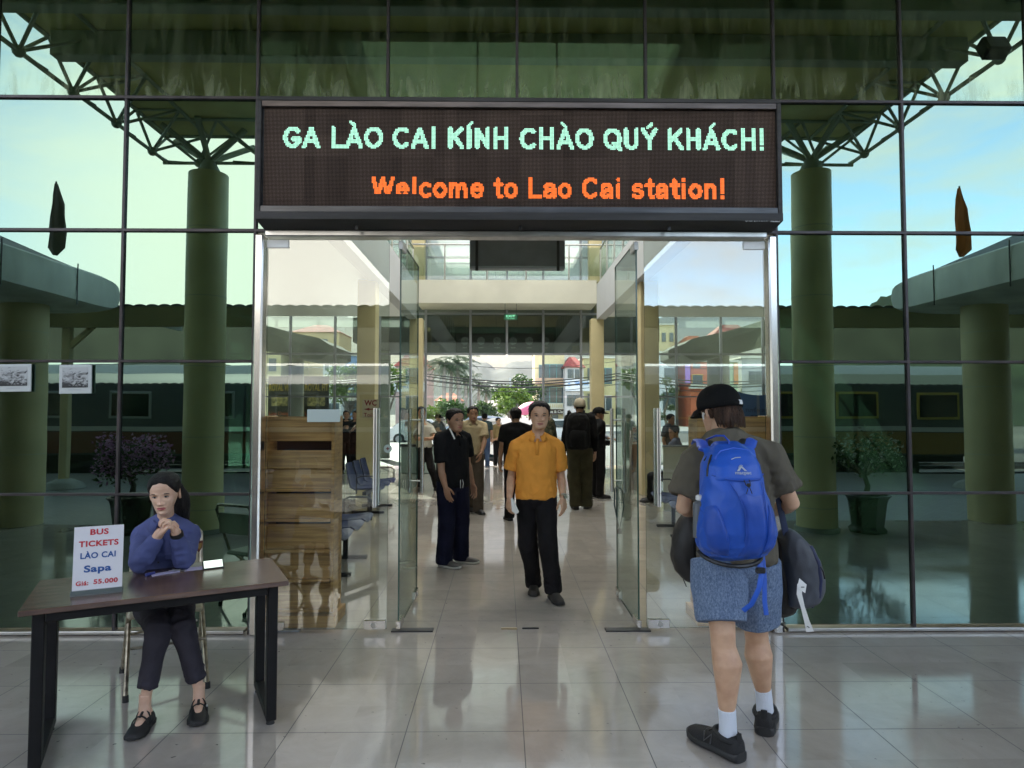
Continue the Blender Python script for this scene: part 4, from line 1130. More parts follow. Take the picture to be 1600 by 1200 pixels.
DKF, WHF, GRF = (.10, .13, .13), (.6, .6, .58), (.12, .26, .26)
house('tall cream corner house with two balconies and a cafe sign', 836, 882, 548, 95, CY,
      [(848, 880, 569, 592, GRF), (842, 850, 570, 592, GRF), (848, 880, 605, 630, GRF), (842, 848, 606, 628, WHF), (852, 872, 648, 666, DKF)], None,
      [(837, 884, 592, 599, (.55, .35, .25)), (838, 884, 631, 638, (.62, .58, .45))],
      sign=(846, 884, 639.5, 647, (.07, .04, .03), [('House & Clay', .05, .25, .9, .6)], (.75, .72, .65)))
house('narrow house with red roof and white TERMINUS sign', 883, 912, 574, 92, (.55, .50, .47),
      [(886, 908, 576, 592, WHF), (886, 908, 617, 634, DKF), (888, 906, 646, 664, DKF)], ((.33, .06, .05), 1.7),
      sign=(883, 922, 593, 611, (.72, .72, .74), [('T', .12, .3, .06, .4), ('TERMINUS', .36, .5, .56, .32)], (.03, .22, .55)))
house('pale yellow house with brown windows right of the far column', 912, 962, 560, 97, (.55, .48, .25), [(918, 930, 575, 600, DKF), (936, 956, 575, 600, GRF), (918, 930, 615, 640, DKF), (936, 956, 618, 642, WHF)], None)
house('yellow apartment block with water tanks on its roof', 1020, 1058, 508, 104, CY, [(1034, 1040, 520, 534, DKF), (1046, 1052, 520, 534, DKF)], None)
house('white house with dark windows behind the right column', 1026, 1058, 552, 82, (.66, .66, .66), [(1038, 1054, 575, 592, DKF), (1036, 1042, 553, 558, DKF), (1046, 1052, 553, 558, DKF), (1036, 1056, 612, 640, DKF)], None)
house('orange house with yellow arched windows and a violet wall', 1080, 1108, 566, 80, (.50, .12, .05), [(1081, 1098, 585, 603, (.6, .42, .06)), (1083, 1094, 568, 575, DKF)], None, [(1076, 1104, 602, 606, (.6, .6, .5))], sign=(1070, 1077, 555, 600, (.35, .16, .5), None, None))
house('orange tiled house behind the orange facade', 1066, 1120, 548, 100, (.5, .42, .3), [], ((.42, .12, .05), 2.6))
house('pale green house with orange pilaster', 1128, 1152, 566, 80, (.45, .55, .35), [(1133, 1140, 578, 592, WHF), (1131, 1140, 606, 625, DKF)], None, sign=(1146, 1152, 568, 600, (.55, .22, .05), None, None))
house('long cream house with a red roof at the right', 1112, 1190, 530, 118, (.55, .5, .4), [(1125, 1135, 538, 548, DKF)], ((.3, .08, .06), 3))
house('grey shop house far right', 1160, 1290, 560, 84, (.4, .4, .38), [(1170, 1190, 580, 600, DKF), (1210, 1230, 580, 600, DKF), (1180, 1230, 620, 650, DKF)], None)
house('pink walled house with red roof left of the open door', 618, 668, 572, 100, (.58, .40, .36), [(628, 640, 585, 597, WHF), (646, 660, 585, 597, WHF), (626, 662, 616, 640, DKF)], ((.40, .09, .07), 2.6),
      sign=(616, 664, 597, 612, (.70, .70, .70), [('FRUIT', .2, .3, .55, .4)], (.03, .18, .45)))
house('white house with tall windows behind the left tree', 504, 534, 548, 88, CW, [(508, 514, 560, 578, DKF), (519, 526, 560, 578, DKF), (508, 514, 592, 612, DKF), (519, 526, 592, 612, DKF), (506, 530, 630, 655, DKF)], None)
house('blue fronted shop house behind the left tree', 533, 566, 556, 90, (.16, .26, .42), [(538, 558, 575, 592, (.05, .06, .12)), (538, 560, 620, 645, DKF)], None)
house('terracotta roofed house seen through the upper left panes', 455, 530, 519, 112, (.50, .38, .20), [(470, 480, 530, 540, DKF), (500, 512, 530, 540, DKF)], ((.38, .10, .08), 1.6))
house('long yellow house at the far left', 380, 470, 540, 108, (.5, .42, .22), [(420, 432, 560, 580, DKF), (440, 452, 560, 580, DKF)], None)
house('pale shop house behind the palms', 680, 720, 626, 120, (.50, .42, .40), [(688, 696, 632, 642, DKF), (704, 712, 632, 642, DKF)], ((.42, .14, .08), 1.5))
house('low white wall house under the palms', 740, 790, 634, 118, (.6, .6, .56), [(746, 760, 642, 654, DKF)], ((.35, .3, .28), 1.0))

# trees
def leaf_mat(name, c1, c2):
    def f(n, l, p):
        g = n.new('ShaderNodeNewGeometry')
        r = n.new('ShaderNodeValToRGB'); r.color_ramp.elements[0].color = (*c1, 1); r.color_ramp.elements[1].color = (*c2, 1)
        l.new(g.outputs['Random Per Island'], r.inputs['Fac']); l.new(r.outputs['Color'], p.inputs['Base Color']); p.inputs['Roughness'].default_value = .55
        p.inputs['Transmission Weight'].default_value = 0
        tb = n.new('ShaderNodeBsdfTranslucent'); l.new(r.outputs['Color'], tb.inputs['Color'])
        ms = n.new('ShaderNodeMixShader'); ms.inputs['Fac'].default_value = .3
        l.new(p.outputs[0], ms.inputs[1]); l.new(tb.outputs[0], ms.inputs[2]); l.new(ms.outputs[0], n['Material Output'].inputs['Surface'])
    return node_mat(name, f)
M_LEAFG = leaf_mat('bright_leaves', (.05, .11, .012), (.16, .24, .03))
M_LEAFD = leaf_mat('dark_leaves', (.025, .06, .012), (.07, .12, .03))
M_LEAFP = leaf_mat('palm_leaves', (.03, .055, .022), (.07, .10, .045))
M_BARK = mat('bark', (.17, .14, .11), .9, var=.4, vscale=3, bump=.4, bscale=12)
M_PBARK = mat('palm_bark', (.32, .27, .23), .9, var=.25, vscale=3)
def leaves(b, c, r, n, size, rr, squash=.8):
    for _ in range(n):
        d = V((rr.gauss(0, 1), rr.gauss(0, 1), rr.gauss(0, 1) * squash)).normalized() * r * (rr.random() ** .4)
        p = V(c) + d
        u = V((rr.gauss(0, 1), rr.gauss(0, 1), rr.gauss(0, .6))).normalized(); v = u.orthogonal().normalized()
        v = Matrix.Rotation(rr.uniform(0, 6.28), 3, u) @ v
        s = size * rr.uniform(.6, 1.4)
        b.add([p - u * s, p + v * s * .5, p + u * s, p - v * s * .5], [(0, 1, 2, 3)])
def tree(lab, px, pytop, pybase, d, spread, m, seed, n=1500, size=.22, base=-.24, trunk=.14, name='leafy_tree', group='trees along the street'):
    rr = random.Random(seed); p = at_d(px, pytop, d); h = p.z - base
    t = empty(name, (p.x, d - 5, base), lab, 'tree', group)
    zt = h * .32
    b = MB().tube([(0, 0, 0), (.05, 0, zt * .5), (-.04, .03, zt), (.05, 0, h * .6)], [trunk * 1.3, trunk, trunk * .8, trunk * .35], 9)
    cl = []
    for k in range(11):
        a = rr.uniform(0, 6.28); rad = spread * rr.uniform(.25, .85); z = h * rr.uniform(.42, .86)
        rad *= 1.15 - .75 * abs(z / h - .55)
        q = V((math.cos(a) * rad, math.sin(a) * rad, z)); cl.append((q, spread * rr.uniform(.26, .46)))
        b.tube([(0, 0, zt * rr.uniform(.8, 1.2)), q * .55 + V((0, 0, .12 * h)), q], [trunk * .45, trunk * .28, trunk * .1], 6)
    cl.append((V((0, 0, h * .86)), spread * .36))
    b.build('trunk', M_BARK, t, True)
    f = MB(); tot = sum(r * r for _, r in cl)
    for q, r in cl: leaves(f, q, r, int(n * r * r / tot), size, rr)
    f.build('crown', m, t, fix=False)
    return t
tree('bright green bushy tree beyond the open doors', 797, 604, 664, 62, 2.0, M_LEAFG, 1, 2600, .17)
tree('tall darker tree rising behind the bright green one', 812, 583, 664, 82, 2.7, M_LEAFD, 2, 2400, .24)
tree('broad green street tree left of the WC column', 546, 566, 690, 44, 1.7, M_LEAFG, 3, 2600, .13)
tree('pale green street tree right of the WC column', 606, 560, 690, 46, 1.4, M_LEAFG, 4, 2000, .13)
tree('dark round tree below the palms', 712, 628, 668, 66, 1.9, M_LEAFD, 5, 1600, .18)
tree('low green tree between palms and pole', 762, 632, 664, 86, 2.4, M_LEAFD, 6, 1400, .22)
tree('small dark tree behind the palms', 690, 625, 668, 70, 2.0, M_LEAFG, 9, 1300, .2)
def bonsai():
    p = at_d(1040, 590, 30); t = empty('ornamental_tree', (p.x, 25, -.05), 'dark twisted ornamental tree by the right column', 'tree'); h = p.z + .05
    rr = random.Random(8)
    MB().tube([(-.1, 0, 0), (.05, 0, h * .3), (-.08, 0, h * .5), (.1, 0, h * .7), (0, 0, h * .9)], [.09, .07, .06, .045, .02], 8).build('trunk', M_BARK, t, True)
    f = MB()
    for q, r in (((.05, 0, h * .95), .25), ((.35, 0, h * .82), .28), ((-.2, .1, h * .72), .2), ((.25, 0, h * .58), .18), ((-.2, 0, h * .45), .2), ((.2, 0, h * .35), .2)): leaves(f, q, r, 130, .06, rr, .6)
    f.build('crown', M_LEAFD, t, fix=False)
bonsai()
def palm(lab, px, pytop, d, seed, lean=0):
    rr = random.Random(seed); p = at_d(px, pytop, d); h = p.z + .24
    t = empty('palm_tree', (p.x, d - 5, -.24), lab, 'palm tree', 'palm trees in front of the hill')
    MB().tube([(0, 0, 0), (lean * .2, 0, h * .3), (lean * .6, 0, h * .65), (lean, 0, h * .92)], [.26, .21, .22, .15], 12).build('trunk', M_PBARK, t, True)
    f = MB()
    for k in range(34):
        a = 2 * PI * k / 34 + rr.uniform(-.15, .15); el = rr.uniform(-.5, 1.2); L = rr.uniform(2.0, 3.0)
        pts = []
        for i in range(7):
            s = i / 6; rad = L * s * math.cos(el * (1 - .5 * s)); z = L * s * math.sin(el) - 1.5 * s * s
            pts.append(V((lean + math.cos(a) * rad, math.sin(a) * rad, h * .93 + z)))
        f.tube(pts, [.03, .03, .025, .02, .015, .012, .008], 4)
        for i in range(1, 7):
            for q in range(4):
                c = pts[i - 1].lerp(pts[i], q / 4); d_ = (pts[i] - pts[i - 1]).normalized(); s_ = d_.cross(V((0, 0, 1))).normalized()
                for sg in (-1, 1):
                    e = c + s_ * sg * .42 * (1.1 - i / 7 * .7) + d_ * .25 - V((0, 0, .12 + .18 * rr.random()))
                    f.add([c - d_ * .03, c + d_ * .05, e], [(0, 1, 2)])
    f.build('crown', M_LEAFP, t, fix=False)
palm('leftmost tall royal palm', 694, 562, 74, 1); palm('tall royal palm with the densest crown', 703, 566, 78, 2, .2); palm('royal palm nearest the door mullion', 718, 560, 76, 3, -.2)
palm('short palm right of the tall palms', 748, 598, 100, 4)
palm('small drooping palm beside the pole', 760, 606, 110, 5)
palm('slender palm behind the royal palms', 728, 588, 96, 6)
# cables and poles
for i, (y0, y1) in enumerate(((582, 583), (585, 588), (591, 592), (593.5, 592.5), (599, 600), (561, 565))):
    a, c = at_d(330, y0, 40 + i), at_d(1290, y1, 40 + i)
    pts = [a.lerp(c, k / 24) - V((0, 0, .55 * math.sin(PI * ((k / 24 * 3) % 1)))) for k in range(25)]
    o = MB().tube(pts, .035 if i in (0, 1, 2) else .02, 6).build('overhead_cable', M_BLACK, smooth=True)
    tag(o, 'black overhead cable sagging across the street, %s' % ('topmost of the thick pair', 'lower of the thick pair', 'third thick one', 'thin one touching the third', 'lowest thin one', 'highest thin one')[i], 'cable', 'overhead cables across the street')
for px, y0, d, lab in ((797, 590, 70, 'thin grey pole in front of the bright green tree'), (736, 548, 58, 'pale tall pole right of the royal palms'), (655, 560, 60, 'concrete pole beside the far left column')):
    p = at_d(px, y0, d); b = MB().cyl((p.x, d - 5, -.24), (p.x, d - 5, p.z), .11, .08, 10)
    o = b.build('utility_pole', M_CONC, smooth=True); tag(o, lab, 'pole', 'poles along the street'); rebase(o, (p.x, d - 5, -.24))
# teal fence panel, parked cars
a, c = at_d(752, 707, 24), at_d(800, 682, 24)
t = empty('corrugated_fence', ((a.x + c.x) / 2, 19, -.045), 'teal corrugated barrier outside the far doors', 'fence')
b = MB(); n = 90; w = 2.6
vs = []; fs = []
for i in range(n + 1):
    x = -w / 2 + w * i / n; y = .03 * math.sin(i * 1.2); vs += [(x, y, .05), (x, y, c.z + .05)]
for i in range(n): fs.append((2 * i, 2 * i + 2, 2 * i + 3, 2 * i + 1))
b.add(vs, fs).build('sheet', mat('teal_tin', (.05, .16, .20), .5), t, fix=False)
MB().box((0, .05, c.z + .06), (w, .06, .05)).box((0, .05, .03), (w, .06, .05)).build('rail', M_ALU, t)
def car(lab, x, y, z, rz, col, g=True):
    t = empty('parked_car', (x, y, z), lab, 'car', 'cars parked outside the far doors', rz=rz)
    prof = [(-2.1, .35), (-2.15, .62), (-2.08, .86), (-1.75, .93), (-1.15, 1.38), (-.4, 1.46), (.45, 1.42), (1.15, .98), (1.9, .86), (2.13, .68), (2.15, .38), (1.9, .25), (-1.95, .25)]
    rings = []
    for yy, k in ((-.86, .96), (-.82, 1.0), (.82, 1.0), (.86, .96)):
        rings.append([V((px_ * (1 if abs(yy) < .85 else .99), yy * (1 if pz < .95 else .82), pz)) for px_, pz in prof])
    MB().loft(rings).build('body', mat('car_%d_%d_%d' % tuple(int(q * 100) for q in col), col, .25, coat=.6), t, 35)
    for sx in (-1, 1):
        MB().prism([V((-1.05, 0, .95)), V((-.95, 0, 1.32)), V((.35, 0, 1.36)), V((1.0, 0, .97))], (0, sx * .79, 0), (0, sx * .80, 0)).build('side_window', M_WIN, t)
    MB().prism([V((-1.70, -.62, .96)), V((-1.70, .62, .96)), V((-1.2, .58, 1.33)), V((-1.2, -.58, 1.33))], (-.03, 0, .02), (-.01, 0, .0)).build('rear_window', M_WIN, t)
    for sx in (-1, 1): MB().box((-2.11, sx * .66, .74), (.09, .34, .17), bev=.03).build('tail_light', mat('tail_red', (.45, .01, .01), .2), t)
    MB().box((-2.16, 0, .6), (.02, .5, .12)).build('number_plate', M_WHITE, t)
    for xx in (-1.3, 1.35):
        for sx in (-1, 1):
            w = MB().tube([(xx, sx * .68, .32), (xx, sx * .70, .32), (xx, sx * .86, .32), (xx, sx * .88, .32)], [.28, .32, .32, .28], 24).build('wheel', M_RUB, t, True)
            MB().cyl((xx, sx * .87, .32), (xx, sx * .893, .32), .19, n=18).build('rim', M_ALU, w, True)
    return t
p = at_z(790, 722, -.045)
car('white car parked outside, red tail light showing', p.x + .35, 17.6, -.045, R(-72), (.75, .75, .77))
car('white van-like car parked across the street left', -4.6, 33.6, -.24, R(2), (.7, .7, .72)); car('silver blue car on the road beyond the man in the cap', -1.2, 30.5, -.05, R(175), (.35, .42, .52))
car('white car on the road behind the pink umbrella', 3.2, 34.2, -.24, R(0), (.72, .72, .72))
p = at_d(828, 633, 30)
um = empty('pink_umbrella', (p.x, 25, p.z - .25), 'pink open umbrella tilted behind the man in orange', 'umbrella')
b = MB(); rings = []
for i in range(8):
    a = PI / 2 * (1 - i / 7) ; rings.append([V((.62 * math.cos(a) * math.cos(2 * PI * j / 16), .62 * math.cos(a) * math.sin(2 * PI * j / 16), .38 * math.sin(a) - (.03 if j % 2 and i == 7 else 0))) for j in range(16)])
rings[0] = [V((.004 * math.cos(2 * PI * j / 16), .004 * math.sin(2 * PI * j / 16), .38)) for j in range(16)]
b.loft(rings, cap=False).build('canopy', mat('pink_cloth', (.62, .14, .26), .6), um, True)
MB().tube([(0, 0, .42), (0, 0, -.35)], .008, 6).build('shaft', M_STEEL2, um)
um.rotation_euler = (R(12), R(-14), 0)
# ================================================================== potted bougainvilleas beside the round columns
M_PETP = leaf_mat('purple_bracts', (.30, .08, .28), (.70, .38, .66))
M_PETW = leaf_mat('white_bracts', (.35, .36, .28), (.6, .6, .5))
M_POT = mat('glazed_pot', (.02, .018, .014), .25, var=.4)
def potted(lab, px, py, m, hgt, seed, spread, nf, nl):
    p = mirror(at_z(px, py)); rr = random.Random(seed)
    t = empty('potted_bougainvillea', (p.x, p.y, 0), lab, 'potted plant', 'potted bougainvilleas by the entrance')
    MB().tube([(0, 0, 0), (0, 0, .04), (0, 0, .08), (0, 0, .40), (0, 0, .46), (0, 0, .50), (0, 0, .50), (0, 0, .44)], [.24, .25, .21, .25, .27, .31, .27, .25], 8).build('pot', M_POT, t)
    b = MB().tube([(0, 0, .44), (.03, 0, .62), (-.03, .02, .78), (.04, 0, .95)], [.045, .035, .03, .02], 8)
    f = MB(); w = MB()
    for k in range(9):
        a = rr.uniform(0, 6.28); q = V((math.cos(a) * spread * rr.uniform(.3, 1), math.sin(a) * spread * rr.uniform(.3, .9), hgt * rr.uniform(.62, 1.0)))
        b.tube([(0, 0, .75), q * .5 + V((0, 0, .35)), q], [.015, .01, .004], 5)
        leaves(f, q, .22, nl // 9, .030, rr); leaves(w, q + V((0, 0, .04)), .23, nf // 9, .028, rr)
    b.build('stem', M_BARK, t, True); f.build('leaves', M_LEAFD, t, fix=False); w.build('blossom', m, t, fix=False)
potted('purple bougainvillea in a dark pot mirrored behind the seated woman', 206, 832, M_PETP, 1.25, 4, .42, 1500, 900)
potted('sparse white bougainvillea in a dark pot mirrored right of the column', 1355, 832, M_PETW, 1.2, 6, .6, 260, 900)
# ================================================================== figures
UP = V((0, 0, 1))
def frame_from(z, yhint):
    z = V(z).normalized(); y = V(yhint); y = (y - z * y.dot(z)).normalized(); x = y.cross(z)
    return Matrix((x, y, z)).transposed()
def ell(c, u, w, ru, rw, n=20, ex=1.0):
    r = []
    for j in range(n):
        a = 2 * PI * j / n; ca, sa = math.cos(a), math.sin(a)
        if ex != 1.0: ca, sa = math.copysign(abs(ca) ** ex, ca), math.copysign(abs(sa) ** ex, sa)
        r.append(c + u * (ru * ca) + w * (rw * sa))
    return r
def remesh(mb, voxel, smooth_it=4, fac=.5):
    me = mb.mesh('figure', mat('skin_tmp', (.5, .4, .3)), fix=True)
    ob = bpy.data.objects.new('figure', me); COL.objects.link(ob)
    m = ob.modifiers.new('r', 'REMESH'); m.mode = 'VOXEL'; m.voxel_size = voxel; m.adaptivity = 0
    if smooth_it:
        s = ob.modifiers.new('s', 'SMOOTH'); s.factor = fac; s.iterations = smooth_it
    dg = bpy.context.evaluated_depsgraph_get(); dg.update()
    out = bpy.data.meshes.new_from_object(ob.evaluated_get(dg))
    n = len(out.vertices); co = np.empty(n * 3); out.vertices.foreach_get('co', co)
    vs = co.reshape(-1, 3); fs = [tuple(p.vertices) for p in out.polygons]
    bpy.data.objects.remove(ob); bpy.data.meshes.remove(me); bpy.data.meshes.remove(out)
    return vs, fs
def folds(vs, fs, amp, scale, seed, stretch=(1, 1, 1), zones=()):
    """cloth folds: push points along their normals by stretched noise; zones=(point, radius, gain, scale) crease more around joints"""
    v = np.array(vs); nrm = np.zeros_like(v)
    for f in fs:
        a, b, c = v[f[0]], v[f[1]], v[f[2]]
        n = np.cross(b - a, c - a)
        for i in f: nrm[i] += n
    nrm /= np.maximum(1e-9, np.linalg.norm(nrm, axis=1))[:, None]
    out = v.copy()
    for i in range(len(v)):
        p = v[i]; q = V((p[0] * stretch[0], p[1] * stretch[1], p[2] * stretch[2])) * scale + V((seed * 7.3, 0, 0))
        h = (noise.noise(q) + .5 * (1 - 2 * abs(noise.noise(q * 1.9)))) * amp
        for zc, zr, zg, zs in zones:
            d = (p[0] - zc[0]) ** 2 + (p[1] - zc[1]) ** 2 + (p[2] - zc[2]) ** 2
            if d < zr * zr:
                w = (1 - d / (zr * zr)); h += w * zg * (1 - 2 * abs(noise.noise(V(p) * zs + V((seed, 3, 1)))))
        out[i] += nrm[i] * h
    return out
def mesh_obj(name, parts, mats, parent, smooth='all'):
    """parts: list of (verts, faces, material index)"""
    b = MB()
    for vs, fs, mi in parts:
        b.mi = mi; b.add(vs, fs)
    return b.build(name, mats, parent, smooth, fix=False)
def mbp(mb, mi=None):
    return (mb.v, mb.f, mb.mi if mi is None else mi)

SKINS = {}
def skin_mat(name, col):
    def f(n, l, p):
        t = n.new('ShaderNodeTexCoord'); a = n.new('ShaderNodeTexNoise'); a.inputs['Scale'].default_value = 14; a.inputs['Detail'].default_value = 5
        l.new(t.outputs['Object'], a.inputs['Vector'])
        m = n.new('ShaderNodeMix'); m.data_type = 'RGBA'; m.inputs['A'].default_value = (col[0] * .90, col[1] * .85, col[2] * .82, 1); m.inputs['B'].default_value = (*[c * 1.08 for c in col], 1)
        r = n.new('ShaderNodeMapRange'); r.inputs['From Min'].default_value = .35; r.inputs['From Max'].default_value = .62; l.new(a.outputs['Fac'], r.inputs['Value'])
        l.new(r.outputs['Result'], m.inputs['Factor']); l.new(m.outputs['Result'], p.inputs['Base Color'])
        p.inputs['Roughness'].default_value = .48; p.inputs['Subsurface Weight'].default_value = .12; p.inputs['Subsurface Radius'].default_value = (.012, .005, .003); p.inputs['Subsurface Scale'].default_value = .5
    return node_mat(name, f)
SK_TAN = skin_mat('tan_skin', (.56, .34, .22))
SK_BRN = skin_mat('brown_skin', (.40, .225, .14))
SK_FAIR = skin_mat('fair_skin', (.62, .40, .29))
SK_LIGHT = skin_mat('light_skin', (.56, .345, .225))
M_LIP = mat('lips', (.33, .11, .09), .4)
M_LIPF = mat('lipstick', (.40, .085, .085), .35)
M_BROW = mat('brow_hair', (.018, .013, .011), .6)
M_EYEW = mat('eye_white', (.36, .33, .30), .4)
M_IRIS = mat('iris', (.012, .008, .006), .15)
def hair_mat(name, col):
    return mat(name, col, .55, spec=.25, var=.6, vscale=9, bump=.9, bscale=30, stretch=(6, 6, .7))
M_HBLK = hair_mat('black_hair', (.012, .010, .010))
M_HBRN = hair_mat('brown_hair', (.055, .028, .016))

_HP = [(-.118, .062, .030, .022), (-.110, .078, .012, .037), (-.095, .088, -.004, .048), (-.075, .090, -.022, .056), (-.055, .089, -.040, .0615), (-.030, .088, -.062, .0665),
       (0, .086, -.084, .0705), (.025, .088, -.096, .073), (.05, .088, -.101, .0745), (.07, .081, -.099, .072), (.088, .067, -.088, .064), (.103, .045, -.068, .049), (.113, .018, -.042, .030), (.118, -.010, -.018, .008)]
def head_grid(wide=1.0, nu=64, nv=56, jaw=0.0):
    zs = [p[0] for p in _HP]
    def itp(z, k):
        for a, b in zip(_HP, _HP[1:]):
            if a[0] <= z <= b[0]:
                t = (z - a[0]) / (b[0] - a[0]); return a[k] + (b[k] - a[k]) * t
        return _HP[-1][k] if z > 0 else _HP[0][k]
    pts = []
    for j in range(nv):
        s = j / (nv - 1); z = -.118 * math.cos(PI * s) if False else -.118 + .236 * (s * .86 + .14 * (1 - math.cos(PI * s)) / 2)
        f, b_, w = itp(z, 1), itp(z, 2), itp(z, 3) * wide * (1 - jaw * min(1, max(0, -.02 - z) / .09))
        cy_, ry = (f + b_) / 2, (f - b_) / 2
        for i in range(nu):
            a = 2 * PI * i / nu
            # more columns towards the front
            a = a - .35 * math.sin(a)
            ca, sa = math.cos(a), math.sin(a)
            ex = .88
            pts.append([w * math.copysign(abs(sa) ** ex, sa), cy_ + ry * math.copysign(abs(ca) ** (.9), ca), z, a])
    return np.array(pts), nu, nv
def g2(x, z, x0, z0, sx, sz): return np.exp(-((x - x0) / sx) ** 2 - ((z - z0) / sz) ** 2)
def make_head(pos, rot, s, skin, hair, sex='m', face=True, hair_style='short', hl=None, wide=1.0, thick=.014, squint=.5, brow=1.0, seed=1, lips=1.0, fine=False, sleek=False):
    """returns (body parts with material slots 0 skin 1 lips 2 brow 3 eye 4 iris, hair mesh or None). local head: x right-of-image when facing camera (-y)... local +y is the face"""
    G, nu, nv = head_grid(wide, 104, 96, .27 if sex == 'f' else .06) if fine else head_grid(wide)
    x, y, z, a = G[:, 0].copy(), G[:, 1].copy(), G[:, 2].copy(), G[:, 3]
    ax = np.abs(x)
    fr = np.clip(np.cos(a), 0, 1) ** 1.2
    d = np.zeros_like(x)
    d += .010 * np.exp(-(x / .0085) ** 2) * np.clip(1 - np.abs((z + .012) / .034), 0, 1) ** .8          # bridge
    d += .0165 * g2(x, z, 0, -.036, .0105, .010)                                                       # tip
    d += .0095 * g2(ax, z, .0145, -.039, .008, .008)                                                    # wings
    d -= .0085 * g2(ax, z, .031, .003, .015, .011)                                                      # sockets
    d += .0045 * g2(ax, z, .030, .021, .018, .007)                                                      # brow ridge
    d += .0045 * g2(ax, z, .043, -.022, .016, .014)                                                     # cheek bones
    d += .0058 * g2(x, z, 0, -.0585, .024, .0050) * lips
    d += .0062 * g2(x, z, 0, -.0695, .017, .0055) * lips
    d -= .0050 * g2(x, z, 0, -.0640, .024, .0022)
    d -= .0030 * g2(x, z, 0, -.0815, .02, .005)
    d += .0060 * g2(x, z, 0, -.100, .018, .011)
    d -= .0022 * g2(ax, z, .024, -.050, .005, .012)
    y = y + d * fr
    P = np.stack([x, y, z], 1)
    M = np.array(rot) * s
    def xf(p): return np.asarray(p) @ M.T + np.array(pos)
    faces = []; mi = []
    for j in range(nv - 1):
        for i in range(nu):
            k = (i + 1) % nu
            q = (j * nu + i, j * nu + k, (j + 1) * nu + k, (j + 1) * nu + i)
            faces.append(q)
            cx_, cz_ = P[list(q), 0].mean(), P[list(q), 2].mean(); fw = fr[list(q)].mean()
            lipd = abs(cx_) / (.0255 * lips + .0005)
            top = .0100 * (1 - lipd ** 2) ** .5 if lipd < 1 else -1
            mi.append(1 if fw > .5 and lipd < 1 and -.0640 - top * .95 < cz_ < -.0640 + top * .85 else 0)
    faces.append(tuple(reversed(range(nu)))); mi.append(0); faces.append(tuple((nv - 1) * nu + i for i in range(nu))); mi.append(0)
    HV = xf(P); parts = []
    for m in (0, 1):
        fsel = [f for f, k in zip(faces, mi) if k == m]
        if fsel: parts.append((HV, fsel, m))
    def loc(mb, k): parts.append((xf(np.array([tuple(v) for v in mb.v])), mb.f, k))
    # ears
    for sg in (-1, 1):
        b = MB(); o = V((sg * .0735 * wide, -.012, -.008))
        rm = Matrix.Rotation(sg * R(-22), 3, 'Z') @ Matrix.Rotation(R(8), 3, 'X')
        b.ball(o, (.0075, .018, .031), 12, 10, rm)
        b.tube([o + rm @ V((sg * .006, .010 * math.cos(t) - .004, .029 * math.sin(t))) for t in [-1.3 + k * .36 for k in range(11)]], .0042, 6)
        loc(b, 0)
    if face:
        for sg in (-1, 1):
            e = V((sg * .0310, .0755, .0025))
            b = MB(); b.ball(e, (.0145, .0078, .0066 * (1.15 - squint)), 14, 8); loc(b, 3)
            b = MB(); b.ball(e + V((0, .0052, 0)), (.0064, .0034, min(.0062, .0066 * (1.12 - squint))), 12, 8); loc(b, 4)
            b = MB(); b.tube([e + V((sg * dx, .0045 - abs(dx - .001) * .22, dz * (1.3 - squint))) for dx, dz in ((-.0155, -.001), (-.009, .0050), (0, .0072), (.009, .0056), (.0165, .0008))], [.0008, .0017, .0021, .0021, .0012], 6); loc(b, 2)
            b = MB(); b.tube([e + V((sg * dx, .0040 - abs(dx) * .2, dz * (1.1 - squint * .7))) for dx, dz in ((-.013, -.002), (0, -.0065), (.014, -.001))], .0008, 5); loc(b, 2 if sex == 'f' else 0)
            b = MB(); b.tube([e + V((sg * dx, .0135 - abs(dx) * .32 + .0, .0185 + dz)) for dx, dz in ((-.016, -.002), (-.006, .0022), (.006, .0036), (.016, .0018), (.023, -.002))], [.0019 * brow, .0037 * brow, .0037 * brow, .0029 * brow, .0012], 6, flat=((0, 1, 0), .45)); loc(b, 2)
    # hair: the head grid again, lifted where hair grows and tucked inside elsewhere
    hv = None
    if hair_style:
        H = hl or {}
        def hline(t):
            t = abs(((t + PI) % (2 * PI)) - PI)
            ks = [(0, H.get('front', .078)), (.5, H.get('front2', .074)), (.85, H.get('temple', .05)), (1.25, H.get('side', .006)), (1.55, H.get('burn', -.012)), (1.8, .020), (2.05, -.01), (2.5, H.get('nape', -.062)), (PI, H.get('nape', -.066))]
            for p, q in zip(ks, ks[1:]):
                if p[0] <= t <= q[0]:
                    w = (t - p[0]) / (q[0] - p[0]); return p[1] + (q[1] - p[1]) * w
            return ks[-1][1]
        cen = np.array([0, -.008, .01]); nv3 = P - cen; nv3 /= np.maximum(1e-6, np.linalg.norm(nv3, axis=1))[:, None]
        off = np.empty(len(P))
        for i in range(len(P)):
            h = P[i, 2] - hline(a[i]) + (.002 if sleek else .008) * noise.noise(V(P[i]) * 55 + V((seed, 0, 0)))
            t = min(1, max(0, (h + .004) / .020)); t = t * t * (3 - 2 * t)
            tt = thick * (1 + .9 * max(0, P[i, 2]) / .118 * H.get('top', 1.0)) 
            tt *= 1 + (.06 if sleek else .22) * noise.noise(V((P[i, 0] * 70, P[i, 1] * 45, P[i, 2] * 10 + seed)))
            off[i] = -.006 * (1 - t) + tt * t
        HPv = P + nv3 * off[:, None]
        hparts = [(xf(HPv), faces, 0)]
        rr = random.Random(seed); tb = MB()
        cand = [i for i in range(len(P)) if off[i] > thick * .6]
